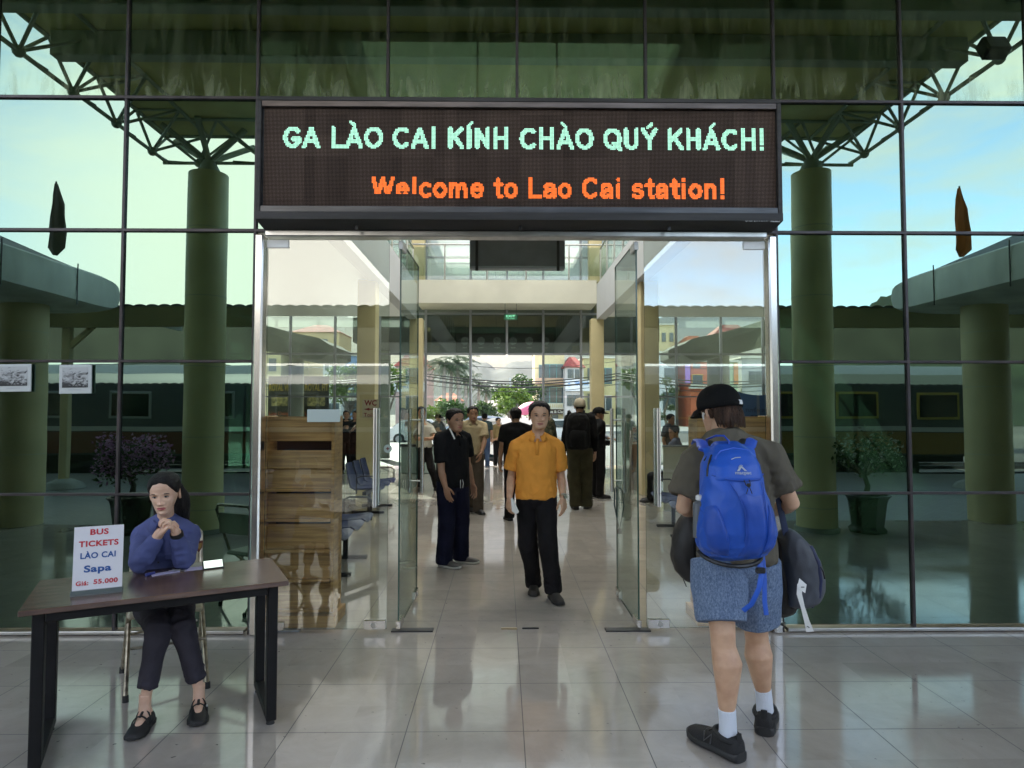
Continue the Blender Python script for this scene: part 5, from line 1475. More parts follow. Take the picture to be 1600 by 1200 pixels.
        for _ in range(0 if sleek else 220 if face else 80):
            i = rr.choice(cand); p = V(HPv[i]); n_ = V(nv3[i])
            t_ = (V((rr.gauss(0, .4), -.5 if P[i, 2] > .05 else 0, -1 + 1.2 * (P[i, 2] > .08))) - n_ * 0).normalized(); t_ = (t_ - n_ * t_.dot(n_)).normalized()
            L = rr.uniform(.008, .016)
            tb.tube([p - n_ * .003, p + t_ * L * .6 + n_ * .0015, p + t_ * L + n_ * rr.uniform(-.001, .0018)], [.0014, .0011, .0003], 4)
        if tb.v: hparts.append((xf(np.array([tuple(v) for v in tb.v])), tb.f, 0))
        hv = hparts
    return parts, hv, xf
def cap_parts(pos, rot, s, depth=.75, brim=True, back=False, tilt=0):
    M = np.array(rot) * s
    def xf(p): return np.asarray([tuple(q) for q in p]) @ M.T + np.array(pos)
    b = MB(); rings = []
    for k in range(11):
        t = k / 10; th = t * PI / 2
        zz = .046 + .092 * math.sin(th) ** 1.0; r = math.cos(th) ** .72
        rings.append([V((.088 * r * math.cos(2 * PI * j / 40), -.006 + .112 * r * math.sin(2 * PI * j / 40), zz + (.016 * math.sin(2 * PI * j / 40) if k == 0 else .016 * math.sin(2 * PI * j / 40) * (1 - t)) - .018)) for j in range(40)])
    rings = [[p * 1.0 - V((0, 0, .022)) for p in rings[0]]] + rings
    rings[-1] = [V((.004 * math.cos(2 * PI * j / 40), -.006 + .004 * math.sin(2 * PI * j / 40), .121)) for j in range(40)]
    b.loft(rings)
    b.ball((0, -.006, .122), (.009, .009, .005), 10, 5)
    out = [(xf(b.v), b.f, 0)]
    if brim:
        q = MB(); top = []; n = 15
        for i in range(n):
            t = -1 + 2 * i / (n - 1); ang = PI / 2 + t * 1.05
            xi, yi = .088 * math.cos(ang), -.006 + .112 * math.sin(ang)
            xo, yo = .085 * math.cos(ang) * 1.02, yi + .075 * (1 - t * t) ** .6
            zb = .030 - .010 * t * t
            top.append((V((xi, yi - .008, zb + .006)), V(((xi + xo) / 2, (yi + yo) / 2, zb + .004)), V((xo, yo, zb - .010 - .006 * t * t))))
        rr_ = [[p, m, o, o - V((0, 0, .004)), m - V((0, 0, .005)), p - V((0, 0, .005))] for p, m, o in top]
        q.loft(rr_)
        out.append((xf(q.v), q.f, 0))
    return out, xf

def hand_mb(wrist, d, palm_n, side, s=1.0, curl=(.35, .4, .45, .5), thumb=(.5, .3), spread=.06):
    """d: direction wrist->knuckles, palm_n: direction the palm faces, side=+1: thumb lies on the +(d x palm_n) side"""
    d = V(d).normalized(); n = V(palm_n); n = (n - d * n.dot(d)).normalized(); t = d.cross(n).normalized() * side   # t: thumb side
    w = V(wrist); b = MB()
    L = .095 * s
    rings = []
    for k, hw, ht in ((-.012, .026, .019), (.015, .030, .019), (.045, .038, .017), (.075, .0415, .0145), (.094, .040, .012), (.101, .034, .008)):
        rings.append(ell(w + d * (k * s) + n * .002, t, n, hw * s, ht * s, 16, .85))
    b.loft(rings)
    lens = (.074, .082, .076, .059); rad = (.0086, .0088, .0084, .0074); pos = (.030, .0102, -.0098, -.0285); st = (.090, .095, .091, .083)
    for i in range(4):
        a = curl[i]; p = w + d * (st[i] * s) + t * (pos[i] * s)
        dirv = (d + t * (spread * (1.4 - i))).normalized(); pts = [p - dirv * .012 * s, p]; ang = 0
        for seg, (fr_, ca) in enumerate(((.45, .8), (.32, 1.05), (.23, .75))):
            ang += a * ca
            v = (dirv * math.cos(ang) + n * math.sin(ang)).normalized()
            p = p + v * lens[i] * fr_ * s; pts.append(p)
        r = rad[i] * s
        b.tube(pts, [r, r * 1.06, r * 1.02, r * .95, r * .82], 10, round_ends=True)
    p = w + d * (.022 * s) + t * (.026 * s) + n * .004 * s
    v = (d * .72 + t * .62 + n * thumb[0] * .6).normalized(); v2 = (d * .9 + t * (.25 - thumb[1] * .6) + n * thumb[0]).normalized(); v3 = (d * .95 + t * (.05 - thumb[1] * .8) + n * thumb[0] * 1.1).normalized()
    b.tube([p - v * .008 * s, p, p + v * .040 * s, p + v * .040 * s + v2 * .031 * s, p + v * .040 * s + v2 * .031 * s + v3 * .024 * s], [.014 * s, .0145 * s, .0105 * s, .0098 * s, .0082 * s], 10, round_ends=True)
    return b
def limb(b, pts, rs, n=16, rnd=True):
    b.tube(pts, rs, n, round_ends=rnd)
def seg(a, b, t): return V(a).lerp(V(b), t)
def arm_body(b, S, E, W, k=1.0):
    limb(b, [S, seg(S, E, .35), seg(S, E, .8), E, seg(E, W, .25), seg(E, W, .6), W], [.050 * k, .046 * k, .039 * k, .0375 * k, .041 * k, .034 * k, .0265 * k])
def leg_body(b, Hh, K, A, F, k=1.0):
    f = V(F).normalized()
    limb(b, [Hh, seg(Hh, K, .4), seg(Hh, K, .85), K, seg(K, A, .15), seg(K, A, .32) - f * .018, seg(K, A, .55) - f * .010, seg(K, A, .82), A], [.085 * k, .078 * k, .060 * k, .056 * k, .055 * k, .066 * k, .052 * k, .036 * k, .035 * k], 18)
def torso_sections(pel, chest, neck, Rv, shR, shL, k=1.0, girth=1.0, belly=0.0, female=False):
    """elliptical sections pelvis..neck; Rv = lateral axis"""
    spine = (chest - pel).normalized()
    F = Rv.cross(spine) * 1.0
    F = -F
    sw = (shR - shL).length / 2
    out = []
    data = [(-.10, .135, .105), (.0, .165, .115), (.28, .150, .108 + belly), (.55, .158, .110 + belly * .6), (.82, .172, .115), (1.0, .172, .108)]
    if female: data = [(-.10, .14, .11), (.0, .175, .12), (.30, .138, .098), (.55, .142, .105), (.75, .152, .122), (1.0, .150, .10)]
    for t, w, dp in data:
        c = pel + (chest - pel) * t
        out.append((c, w * k * girth, dp * k * girth))
    return out, spine, F

def shoe(toe_dir, heel, length=.27, hgt=.07, w=.047, mats=None, up=UP, collar=.085, sole=.022, open_top=False):
    """returns list of (mb, material index): upper 0, sole 1"""
    d = V(toe_dir).normalized(); n = V(up); n = (n - d * n.dot(d)).normalized(); s = d.cross(n)
    heel = V(heel); rings = []; rs = []
    prof = [(0.0, .55, .62, 0), (.03, .78, 1.0, 0), (.15, .90, 1.12, 0), (.30, .90, 1.10, .0), (.45, .92, .92, .0), (.62, 1.06, .74, .0), (.80, 1.02, .60, .0), (.93, .78, .48, .0), (1.0, .40, .30, 0)]
    for t, ww, hh, off in prof:
        c = heel + d * (t * length); hw = w * ww; ht = hgt * hh
        ring = []
        for j in range(20):
            a = 2 * PI * j / 20; ca, sa = math.cos(a), math.sin(a)
            zz = sole * .7 + ht * (max(0, sa) ** .8) if sa > 0 else sole * .7
            ring.append(c + s * (hw * math.copysign(abs(ca) ** .7, ca)) + n * (zz if sa > 0 else sole * .6))
        rings.append(ring)
    up_ = MB().loft(rings)
    so = MB(); rr_ = []
    for t, ww, hh, off in prof:
        c = heel + d * (t * length * 1.02 - .004); hw = w * ww * 1.07 + .002; th = sole * (1 + .35 * (1 - t)); lift = .010 * max(0, (t - .75) / .25) ** 2
        ring = []
        for j in range(20):
            a = 2 * PI * j / 20; ca, sa = math.cos(a), math.sin(a)
            ring.append(c + s * (hw * math.copysign(abs(ca) ** .6, ca)) + n * (lift + th / 2 + th / 2 * math.copysign(abs(sa) ** .5, sa)))
        rr_.append(ring)
    so.loft(rr_)
    return up_, so, (d, n, s)

def collar_mb(c, F, Rv, r=.072, h=.035, gap=.35, flare=.022, tilt=.02, n=28):
    """folded shirt collar: a band round the neck open at the front; c centre of the neckline"""
    b = MB(); F = V(F).normalized(); Rv = V(Rv).normalized(); rings = []
    for i in range(n + 1):
        t = gap + (2 * PI - 2 * gap) * i / n
        dirv = F * math.cos(t) + Rv * math.sin(t)
        fr = math.cos(t)
        base = V(c) - UP * tilt * fr
        fl = flare + .020 * max(0, fr) ** 2
        top = base + dirv * (r * .86) + UP * (h * (1 - .25 * max(0, fr)))
        low = base + dirv * (r + fl) + UP * (-.010 - .016 * max(0, fr))
        inn = base + dirv * (r * .80) + UP * (-.015)
        mid = base + dirv * (r * 1.02) + UP * (h * .9 * (1 - .25 * max(0, fr)))
        rings.append([inn, top, mid, low, low - dirv * .004 - UP * .002, base + dirv * (r * .9) + UP * (h * .4)])
    return b.loft(rings)
# ================================================================== people
def fabric(name, col, var=.18, rough=.85, sheen=.0, weave=420):
    return mat(name, col, rough, var=var, vscale=7, bump=.25, bscale=weave, sheen=sheen, spec=.15)
M_JACK = fabric('black_cloth', (.010, .010, .011), .3)
M_TROB = fabric('black_trousers', (.012, .011, .012), .3)
M_NAVY = fabric('navy_trousers', (.010, .011, .028), .3)
M_OLIVE = fabric('olive_trousers', (.055, .05, .028), .25)
M_BRNT = fabric('brown_trousers', (.10, .078, .058), .2)
M_BEIGE = fabric('beige_shirt', (.50, .40, .25), .12)
M_WHSH = fabric('off_white_shirt', (.45, .43, .36), .12)
M_GRSH = fabric('grey_shirt', (.09, .10, .12), .2)
M_ORNG = fabric('orange_pique', (.72, .30, .05), .10)
M_UNI = fabric('uniform_blue', (.085, .10, .235), .14)
M_SLATE = fabric('slate_trousers', (.040, .036, .046), .2)
M_TEE = fabric('olive_grey_tee', (.13, .115, .088), .14)
M_JEAN = fabric('blue_jeans', (.05, .08, .15), .25)
M_SHOE = mat('dark_shoe', (.018, .017, .018), .55, var=.3)
M_SHOEG = mat('grey_shoe', (.11, .10, .095), .7, var=.3)
M_SOLEW = mat('white_sole', (.6, .58, .53), .6)
M_SOLEB = mat('black_sole', (.015, .015, .015), .7)

def standing(F, H, lean=0.0):
    k = H / 1.70; F = V(F).normalized(); Rv = F.cross(UP)
    J = dict(pel=UP * .93, chest=UP * 1.36 + F * lean, neck=UP * 1.452 + F * (lean * 1.1 - .005), head=UP * 1.574 + F * (.022 + lean * 1.4))
    for n, s in (('R', 1), ('L', -1)):
        q = Rv * s
        J['s' + n] = UP * 1.385 + q * .178 + F * lean; J['e' + n] = UP * 1.105 + q * .225 - F * .03; J['w' + n] = UP * .865 + q * .235 + F * .05
        J['h' + n] = UP * .90 + q * .088; J['k' + n] = UP * .49 + q * .092 + F * .012; J['a' + n] = UP * .085 + q * .098 - F * .02; J['t' + n] = F + q * .22
    for a in J:
        if a[0] != 't': J[a] = J[a] * k
    return J
def person(label, base, J, F, hd, skin, hair=M_HBLK, group=None, k=1.0, voxel=.009, shirt=None, sleeve='short', hem=-.06, girth=1.0, belly=0.0, pants=None, leg_r=(.098, .082, .072, .074),
           shoes=(M_SHOE, M_SOLEB), hands=('relaxed', 'relaxed'), head_s=1.0, wide=1.07, hl=None, style='short', sex='m', cap=None, squint=.55, face=True, thick=.009, collar=None, seed=1, bare_legs=False, brow=1.0, hgt=None, skip_shoes=False, fold=.006, lips=1.0, female=False, legcut=0.0, handscale=1.0, sleek=False):
    base = V(base); F = V(F).normalized(); Rv = F.cross(UP)
    T = empty('person', base, label, 'person', group)
    P = {a: (V(p) if a[0] == 't' else V(p)) for a, p in J.items()}
    # ---- body
    b = MB()
    secs, spine, Fd = torso_sections(P['pel'], P['chest'], P['neck'], Rv, P['sR'], P['sL'], k, .93, belly, female)
    lat = (P['sR'] - P['sL']).normalized()
    rings = [ell(c, Rv, F, w, dp, 24, .9) for c, w, dp in secs]
    rings += [ell(P['chest'] + (P['neck'] - P['chest']) * .55, lat, F, .125 * k, .085 * k, 24), ell(P['neck'], lat, F, .068 * k, .066 * k, 24)]
    b.loft(rings)
    hz = V(hd).normalized()
    if cap: hl = dict(hl or {}, top=-.6); thick = .007
    neck_top = P['head'] - UP * .03 * k - hz * .015
    limb(b, [P['neck'] - (P['head'] - P['neck']) * .3, P['neck'], seg(P['neck'], neck_top, .5), neck_top], [q * k * (.86 if female else 1) for q in (.066, .058, .054, .055)], 18)
    for n in 'RL':
        limb(b, [seg(P['chest'], P['s' + n], .55), P['s' + n]], [.055 * k, .052 * k])
        limb(b, [P['neck'] + UP * .005 * k, seg(P['neck'], P['s' + n], .55) + UP * .004, P['s' + n]], [.048 * k, .046 * k, .046 * k])
        arm_body(b, P['s' + n], P['e' + n], P['w' + n], k)
        leg_body(b, P['h' + n], P['k' + n], P['a' + n], P['t' + n], k if bare_legs else k * .85)
    vs, fs = remesh(b, voxel, 3)
    parts = [(vs, fs, 0)]
    for n, sd, hk in (('R', 1, hands[0]), ('L', -1, hands[1])):
        if not hk: continue
        if isinstance(hk, dict): h = hand_mb(P['w' + n], hk['d'], hk['n'], sd, k * handscale, hk.get('curl', (.4, .45, .5, .55)), hk.get('thumb', (.5, .3)))
        else:
            d = (P['w' + n] - P['e' + n]).normalized(); h = hand_mb(P['w' + n], d * .9 - UP * .3, -Rv * sd + F * .25, sd, k * handscale)
        if voxel < .0095:
            hv_, hf_ = remesh(h, .0032, 2); parts.append((hv_, hf_, 0))
        else: parts.append((h.v, h.f, 0))
    x_ = hz.cross(UP).normalized(); z_ = x_.cross(hz).normalized()
    if hgt: # roll
        rm = Matrix.Rotation(hgt, 3, hz); x_ = rm @ x_; z_ = rm @ z_
    rot = Matrix((x_, hz, z_)).transposed()
    hp, hh, xf = make_head(P['head'], rot, k * head_s, skin, hair, sex, face, style, hl, wide, thick, squint, brow, seed, lips, voxel < .0085, sleek)
    parts += hp
    mesh_obj('body', parts, [skin, M_LIPF if sex == 'f' else M_LIP, M_BROW, M_EYEW, M_IRIS], T)
    if hh: mesh_obj('hair', hh, [hair], T)
    if cap:
        cp, _ = cap_parts(P['head'], rot if not isinstance(cap, tuple) else rot @ Matrix.Rotation(cap[1], 3, 'Z'), k * head_s * 1.07)
        mesh_obj('cap', cp, [cap[0] if isinstance(cap, tuple) else cap], T)
    # ---- shirt
    if shirt:
        b = MB(); g = girth
        pel, ch, nk = P['pel'], P['chest'], P['neck']
        rr = [(hem, .172 * g, .122 * g + belly * .5), (.08, .170 * g, .122 * g + belly), (.35, .166 * g, .120 * g + belly), (.62, .172 * g, .124 * g + belly * .4), (.85, .182, .126), (1.02, .178, .115)]
        if female: rr = [(hem, .185 * g, .13 * g), (.10, .172 * g, .125 * g), (.35, .150 * g, .108 * g), (.60, .155 * g, .118 * g), (.78, .160, .132), (1.0, .158, .106)]
        rings = [ell(pel + (ch - pel) * t, Rv, F, w * k, dp * k, 28, .88) for t, w, dp in rr]
        rings += [ell(seg(ch, nk, .50), lat, F, .138 * k, .092 * k, 28, .95), ell(seg(ch, nk, .90), lat, (F * .84 - UP * .54), .080 * k, .086 * k, 28)]
        b.loft(rings)
        for n in 'RL':
            S, E, W = P['s' + n], P['e' + n], P['w' + n]
            limb(b, [seg(ch, S, .5) + UP * .01, S + UP * .004], [.068 * k, .066 * k], 16)
            limb(b, [nk - UP * .012 * k, seg(nk, S, .55), S + UP * .002], [.060 * k, .060 * k, .064 * k], 16)
            if sleeve == 'short':
                b.tube([seg(ch, S, .9), S, seg(S, E, .35), seg(S, E, .72)], [.066 * k, .068 * k, .070 * k, .072 * k * (1 + (g - 1) * .3)], 18)
            elif sleeve == 'long':
                b.tube([seg(ch, S, .9), S, seg(S, E, .4), seg(S, E, .85), E, seg(E, W, .2), seg(E, W, .6), seg(E, W, .93)], [q * k * (.86 if female else 1) for q in (.066, .067, .062, .058, .057, .056, .048, .040)], 18)
        vs, fs = remesh(b, voxel, 3)
        zones = []
        for n in 'RL':
            zones += [(tuple(P['e' + n]), .16 * k, .010 * k, 26), (tuple(seg(P['chest'], P['s' + n], .8) - UP * .09), .15 * k, .010 * k, 20)]
        zones += [(tuple(P['pel'] + (P['chest'] - P['pel']) * .15), .26 * k, .009 * k, 15)]
        vs = folds(vs, fs, fold * k, 7 / k, seed, (1.3, 1.3, .55), zones)
        sh = mesh_obj('shirt', [(vs, fs, 0)], [shirt], T)
        if collar:
            cm, cmat = collar
            c = collar_mb(seg(ch, nk, .86) + F * .012 * k, F, Rv, .072 * k, .036 * k)
            o = c.build('collar', cmat, sh, 'all')
            if cm == 'placket':
                pl = MB(); f0 = P['chest'] + F * .122 * k + UP * .045 * k
                pl.tube([nk + F * .082 * k - UP * .035 * k, f0, f0 - UP * .10 * k + F * .006 * k], [.016 * k] * 3, 6, flat=((F.x, F.y, 0), .22)); pl.build('placket', cmat, sh, 'all')
    # ---- trousers
    if pants:
        b = MB(); pel = P['pel']
        b.loft([ell(pel + UP * .10 * k, Rv, F, .155 * k * girth, .112 * k * girth + belly * .6, 24, .9), ell(pel + UP * .02 * k, Rv, F, .170 * k, .122 * k, 24, .9), ell(pel - UP * .07 * k, Rv, F, .172 * k, .118 * k, 24, .9), ell(pel - UP * .12 * k, Rv, F, .12 * k, .09 * k, 24)])
        for n in 'RL':
            Hh, K, A = P['h' + n], P['k' + n], P['a' + n]
            a, c, d, e = leg_r
            endp = seg(A, K, legcut) if legcut else A - UP * .045 * k
            pts = [Hh + UP * .02, seg(Hh, K, .35), seg(Hh, K, .8), K, seg(K, A, .35), seg(K, A, .75)] ; rs = [a, a * .97, c * 1.02, c, (c + d) / 2, d]
            if legcut and legcut > 1: pts = [Hh + UP * .02, seg(Hh, K, .35), seg(Hh, K, .85)]; rs = [a, a * 1.08, c]
            else: pts.append(endp); rs.append(e)
            b.tube(pts, [q * k for q in rs], 20)
        vs, fs = remesh(b, voxel, 3)
        zones = []
        if not (legcut and legcut > 1):
            for n in 'RL': zones += [(tuple(P['k' + n]), .17 * k, .007 * k, 17), (tuple(P['a' + n] + UP * .06), .15 * k, .009 * k, 24)]
        zones += [(tuple(P['pel'] - UP * .08 * k), .2 * k, .006 * k, 15)]
        vs = folds(vs, fs, .006 * k, 6 / k, seed + 5, (1.2, 1.2, .4), zones)
        mesh_obj('trousers' if not (legcut and legcut > 1) else 'shorts', [(vs, fs, 0)], [pants], T)
    if not skip_shoes:
        for n in 'RL':
            tv = V(P['t' + n]); tv.z = 0; tv.normalize()
            heel = P['a' + n] - tv * .062 * k; heel.z = J.get('f' + n, V((0, 0, 0))).z if ('f' + n) in J else 0.0
            u, s_, _ = shoe(tv, heel, .275 * k, .072 * k, .046 * k)
            o = MB(); 
            sh = u.build('shoe', shoes[0], T, 'all'); s_.build('sole', shoes[1], sh, 40)
    return T, P, rot
def rel(J, B, **kw):
    for a, p in kw.items(): J[a] = V(p) - V(B) if a[0] != 't' else V(p)
    return J

# ---- man in orange, walking towards the camera
B = at_z(850, 931)
J = rel({}, B, pel=at_d(838, 771, 5.97), chest=at_d(838, 700, 5.95), neck=at_d(840, 679, 5.95), head=at_d(843, 650, 5.90), sR=at_d(807, 698, 5.95), sL=at_d(870, 698, 5.97), eR=at_d(799, 746, 6.02), wR=at_d(796, 777, 5.86),
        eL=at_d(877, 747, 6.0), wL=at_d(880, 777, 5.88), hR=at_d(823, 778, 5.98), hL=at_d(852, 778, 5.96), kR=at_d(825, 850, 6.0), kL=at_d(856, 850, 5.84), aR=at_d(834, 907, 6.14), aL=at_d(865, 917, 5.86), tR=(-.05, -1, 0), tL=(.22, -1, 0))
orange, PO, _ = person('man in orange polo shirt walking through the open doors holding a paper', B, J, (0, -1, 0), (0.02, -1, -.02), SK_TAN, voxel=.0075, shirt=M_ORNG, collar=('placket', M_ORNG), pants=M_TROB, hem=-.10, girth=1.03, belly=.012,
       leg_r=(.098, .083, .070, .072), hl=dict(front=.079, front2=.076, temple=.052, side=.015), thick=.008, squint=.74, seed=2, shoes=(mat('walking_shoe', (.035, .030, .026), .7, var=.4), M_SOLEB), head_s=1.03, wide=1.12, fold=.011,
       hands=(dict(d=(-.10, -.15, -1), n=(.8, .55, 0), curl=(.55, .7, .75, .8)), dict(d=(.08, -.12, -1), n=(-.7, .6, 0), curl=(.35, .42, .5, .55))))
w = PO['wL'] + V(B)
wt = MB(); d = (PO['wL'] - PO['eL']).normalized(); rings = []
for i in range(25):
    t = 2 * PI * i / 24; u = d.orthogonal().normalized(); v = d.cross(u)
    c = PO['wL'] - d * .012 + (u * math.cos(t) + v * math.sin(t)) * .031
    n_ = (u * math.cos(t) + v * math.sin(t)); rings.append([c - d * .009, c - d * .009 + n_ * .004, c + d * .009 + n_ * .004, c + d * .009])
wt.loft(rings, cap=False); o = wt.build('watch', M_STEEL2, orange, True)
f = MB().cyl(PO['wL'] - d * .012 + V((.012, -.026, 0)), PO['wL'] - d * .012 + V((.019, -.041, 0)), .018, n=20); f.build('dial', M_STEEL, o)
h = at_d(800, 790, 5.80)
pp = empty('folded_paper', h, 'folded white paper in the hand of the man in orange', 'paper')
MB().add([V((-.01, .0, .06)), V((.004, .0, .07)), V((.055, -.02, -.06)), V((.03, .0, -.075)), V((.0, .012, -.05))], [(0, 1, 2, 3, 4)]).add([V((.004, .002, .07)), V((.02, .012, .02)), V((.06, .0, -.05)), V((.055, -.018, -.06))], [(0, 1, 2, 3)]).build('sheet', M_WHITE, pp)

# ---- man in black polo, hand in pocket
B = at_z(707, 884); F = V((.66, -.75, 0)).normalized()
J = standing(F, 1.66); J['head'] += V((.012, -.02, 0)); J['neck'] += V((.006, -.008, 0))
J = rel(J, B, eR=at_d(690, 738, 6.96), wR=at_d(696, 761, 6.93)); J['tR'] = V((.9, -.55, 0)); J['tL'] = V((.95, -.25, 0))
J['aL'] = J['aL'] + V((.02, .06, 0)); J['kL'] = J['kL'] + V((.01, .04, 0)); J['wL'] = J['wL'] + V((.0, .05, 0))
blackman, PB, _ = person('older man in black polo shirt with white collar stripe, hand in pocket', B, J, F, (.62, -.78, -.04), SK_BRN, voxel=.008, shirt=fabric('black_pique', (.012, .012, .013), .3), collar=('placket', fabric('black_pique', (.012, .012, .013), .3)), pants=M_NAVY, hem=-.16, girth=1.06, belly=.022,
       leg_r=(.105, .092, .088, .088), k=1.66 / 1.7, hl=dict(front=.080, front2=.074, temple=.056, side=.015), thick=.008, squint=.6, seed=4, shoes=(M_SHOEG, M_SOLEW), head_s=1.04, wide=1.10, lips=1.05, fold=.010,
       hands=(dict(d=(.28, -.02, -1), n=(.5, .8, 0), curl=(.2, .2, .2, .2)), 'relaxed'))
Rv_ = F.cross(UP); b = MB()
cs = [at_d(px, py, d) - V(blackman.location) for px, py, d in ((702.5, 669.5, 7.0), (705, 674.5, 6.975), (708, 680.5, 6.955), (710.5, 686, 6.945))]
b.tube(cs, [.007, .0095, .0095, .008], 10, flat=((-.5, -.8, .3), .25)); b.build('collar_stripe', M_WHITE, blackman, True)
b = MB(); c_ = PB['pel'] + F * .150 + UP * .015
for dx in (-.012, .012): b.tube([c_ + Rv_ * dx, c_ + Rv_ * dx * 1.6 + F * .008 - UP * .04, c_ + Rv_ * (dx * 1.2) + F * .004 - UP * .09], .0035, 6)
b.build('drawstring', M_WHITE, blackman)

# ---- people deeper in the hall and outside
B = at_z(738, 803); J = standing((.25, -1, 0), 1.72)
J = rel(J, B, eL=at_d(757, 690, 10.62), wL=at_d(752, 708, 10.5)); J['aR'] = J['aR'] + V((.07, .35, .0)); J['kR'] = J['kR'] + V((.05, .1, 0))
person('man in beige polo shirt and brown trousers behind the man in black', B, J, (.25, -1, 0), (.25, -1, -.03), SK_BRN, voxel=.011, k=1.01, shirt=M_BEIGE, collar=('plain', M_BEIGE), pants=M_BRNT, girth=1.04, belly=.01, hem=.03, leg_r=(.10, .088, .078, .078), seed=6, hands=('relaxed', dict(d=(-.2, -.3, -1), n=(-.8, .3, 0))), hl=dict(front=.078, front2=.074, temple=.05))
B = at_z(672, 766); J = standing((.45, -.9, 0), 1.74); J = rel(J, B, pel=at_d(663, 700, 13.9), chest=at_d(662, 668, 13.9), neck=at_d(661, 660, 13.9), head=at_d(658, 645, 13.85), sR=at_d(651, 668, 13.8), sL=at_d(673, 668, 14.0), eR=at_d(650, 686, 13.6), wR=at_d(669, 685, 13.5), eL=at_d(679, 684, 13.8), wL=at_d(664, 687, 13.55),
    hR=at_d(658, 703, 13.9), hL=at_d(667, 703, 13.9), kR=at_d(657, 733, 13.8), kL=at_d(674, 731, 13.8), aR=at_d(656, 757, 13.9), aL=at_d(682, 757, 13.9)); J['tR'] = V((-.1, -1, 0)); J['tL'] = V((.6, -.8, 0))
person('man in off-white polo shirt leaning with crossed arms by the left open door', B, J, (.45, -.9, 0), (.35, -.9, -.1), SK_BRN, voxel=.011, shirt=M_WHSH, pants=M_TROB, leg_r=(.095, .08, .066, .066), seed=7, hem=.02, hands=(None, None))
def bystander(label, px, py, d, H, F, shirt, pants, sleeve='short', cap=None, skin=SK_BRN, seed=1, head=None, z=0.0, group=None, hair=M_HBLK, style='short', **kw):
    p = at_d(px, 650, d); B = V((p.x, p.y, z)); J = standing(F, H)
    for a in list(kw):
        if a in ('eR', 'wR', 'eL', 'wL', 'aL', 'kL', 'aR', 'kR', 'sR', 'sL'): J[a] = at_d(*kw.pop(a)) - B
    for a in ('hands',): kw.setdefault(a, ('relaxed', 'relaxed'))
    return person(label, B, J, F, head or F, skin, voxel=.013, k=H / 1.7, shirt=shirt, pants=pants, sleeve=sleeve, cap=cap, seed=seed, hair=hair, style=style, face=V(F).y < .5, **kw)
M_CAPB = fabric('black_cap', (.010, .010, .010), .3); M_CAPW = fabric('cream_cap', (.50, .43, .32), .15)
t7 = bystander('man in grey shirt and cap standing outside with a white paper', 684, 0, 20.2, 1.60, (.8, -.6, 0), M_GRSH, M_JEAN, cap=M_CAPB, seed=8, z=-.045, eR=(672, 680, 20.0), wR=(680, 672, 19.9), eL=(697, 678, 20.3), wL=(686, 672, 19.95))
bystander('man in dark cap and jeans behind the man in beige', 757, 0, 20.0, 1.62, (.1, 1, 0), fabric('teal_shirt', (.05, .08, .09)), M_JEAN, cap=M_CAPB, seed=9, z=-.045)
bystander('woman in dark jacket standing outside by the white car', 778, 0, 20.5, 1.49, (.5, -.85, 0), fabric('tan_top', (.35, .27, .13)), M_TROB, seed=10, z=-.045, style='short', eR=(766, 690, 20.4), wR=(775, 686, 20.3), sleeve='short', skin=SK_TAN)
bk = bystander('man in black T-shirt seen from behind left of the man in orange', 806, 0, 10.1, 1.69, (-.1, 1, 0), M_JACK, M_TROB, seed=11, girth=1.08, hem=-.12)
hidden_man = bystander('person with a camouflage backpack mostly hidden behind the man in orange', 848, 0, 12.2, 1.66, (.1, 1, 0), M_JACK, M_TROB, seed=12, sleeve='long')
def small_pack(label, px, py0, py1, d, w, m, pocket=None, dep=.2):
    a, c = at_d(px, py1, d), at_d(px, py0, d); t = empty('backpack', a, label, 'backpack', None); h = c.z - a.z
    rings = []
    for s, k in ((0, .7), (.04, .92), (.2, 1.0), (.6, 1.0), (.85, .92), (.96, .7), (1.0, .4)):
        rings.append(ell(V((0, 0, h * s)), V((1, 0, 0)), V((0, 1, 0)), w / 2 * k, dep / 2 * k, 24, .6))
    b = MB().loft(rings); vs, fs = remesh(b, .012, 2); vs = folds(vs, fs, .008, 9, 3)
    mesh_obj('bag', [(vs, fs, 0)], [m], t)
    rings = [ell(V((0, -dep * .42, h * s)), V((1, 0, 0)), V((0, 1, 0)), w * .38 * k, .05 * k, 20, .6) for s, k in ((.08, .7), (.12, .95), (.4, 1), (.5, .9), (.54, .6))]
    MB().loft(rings).build('front_pocket', m, t, True)
    for sx in (-1, 1):
        MB().tube([(sx * w * .25, dep * .2, h * .97), (sx * w * .32, dep * .75, h * 1.08), (sx * w * .33, dep * 1.6, h * .9)], .022, 8, flat=((0, 0, 1), .3)).build('strap', m, t, True)
    if pocket: MB().box((w * .27, -dep * .52, h * .16), (.05, .012, .045), bev=.003).build('patch', pocket, t)
    return t
M_CAMO = mat('camouflage', (.10, .09, .05), .85, col2=(.025, .035, .02), vscale=14, lo=.47, hi=.53)
small_pack('camouflage backpack behind the man in orange', 852, 652, 692, 11.9, .36, M_CAMO)
capm = bystander('tall man in cream cap, black jacket and olive trousers walking away', 906, 0, 11.3, 1.86, (.12, 1, 0), M_JACK, M_OLIVE, sleeve='long', cap=M_CAPW, seed=13, girth=1.05, hem=.0, leg_r=(.115, .098, .088, .092), skin=SK_TAN, hair=M_HBLK,
                 aL=(900, 786, 11.2), kL=(896, 745, 11.25))
small_pack('large black backpack on the man in the cream cap', 903, 646, 702, 11.02, .40, fabric('black_pack', (.014, .014, .015), .3), mat('grey_patch', (.2, .19, .17)), .24)
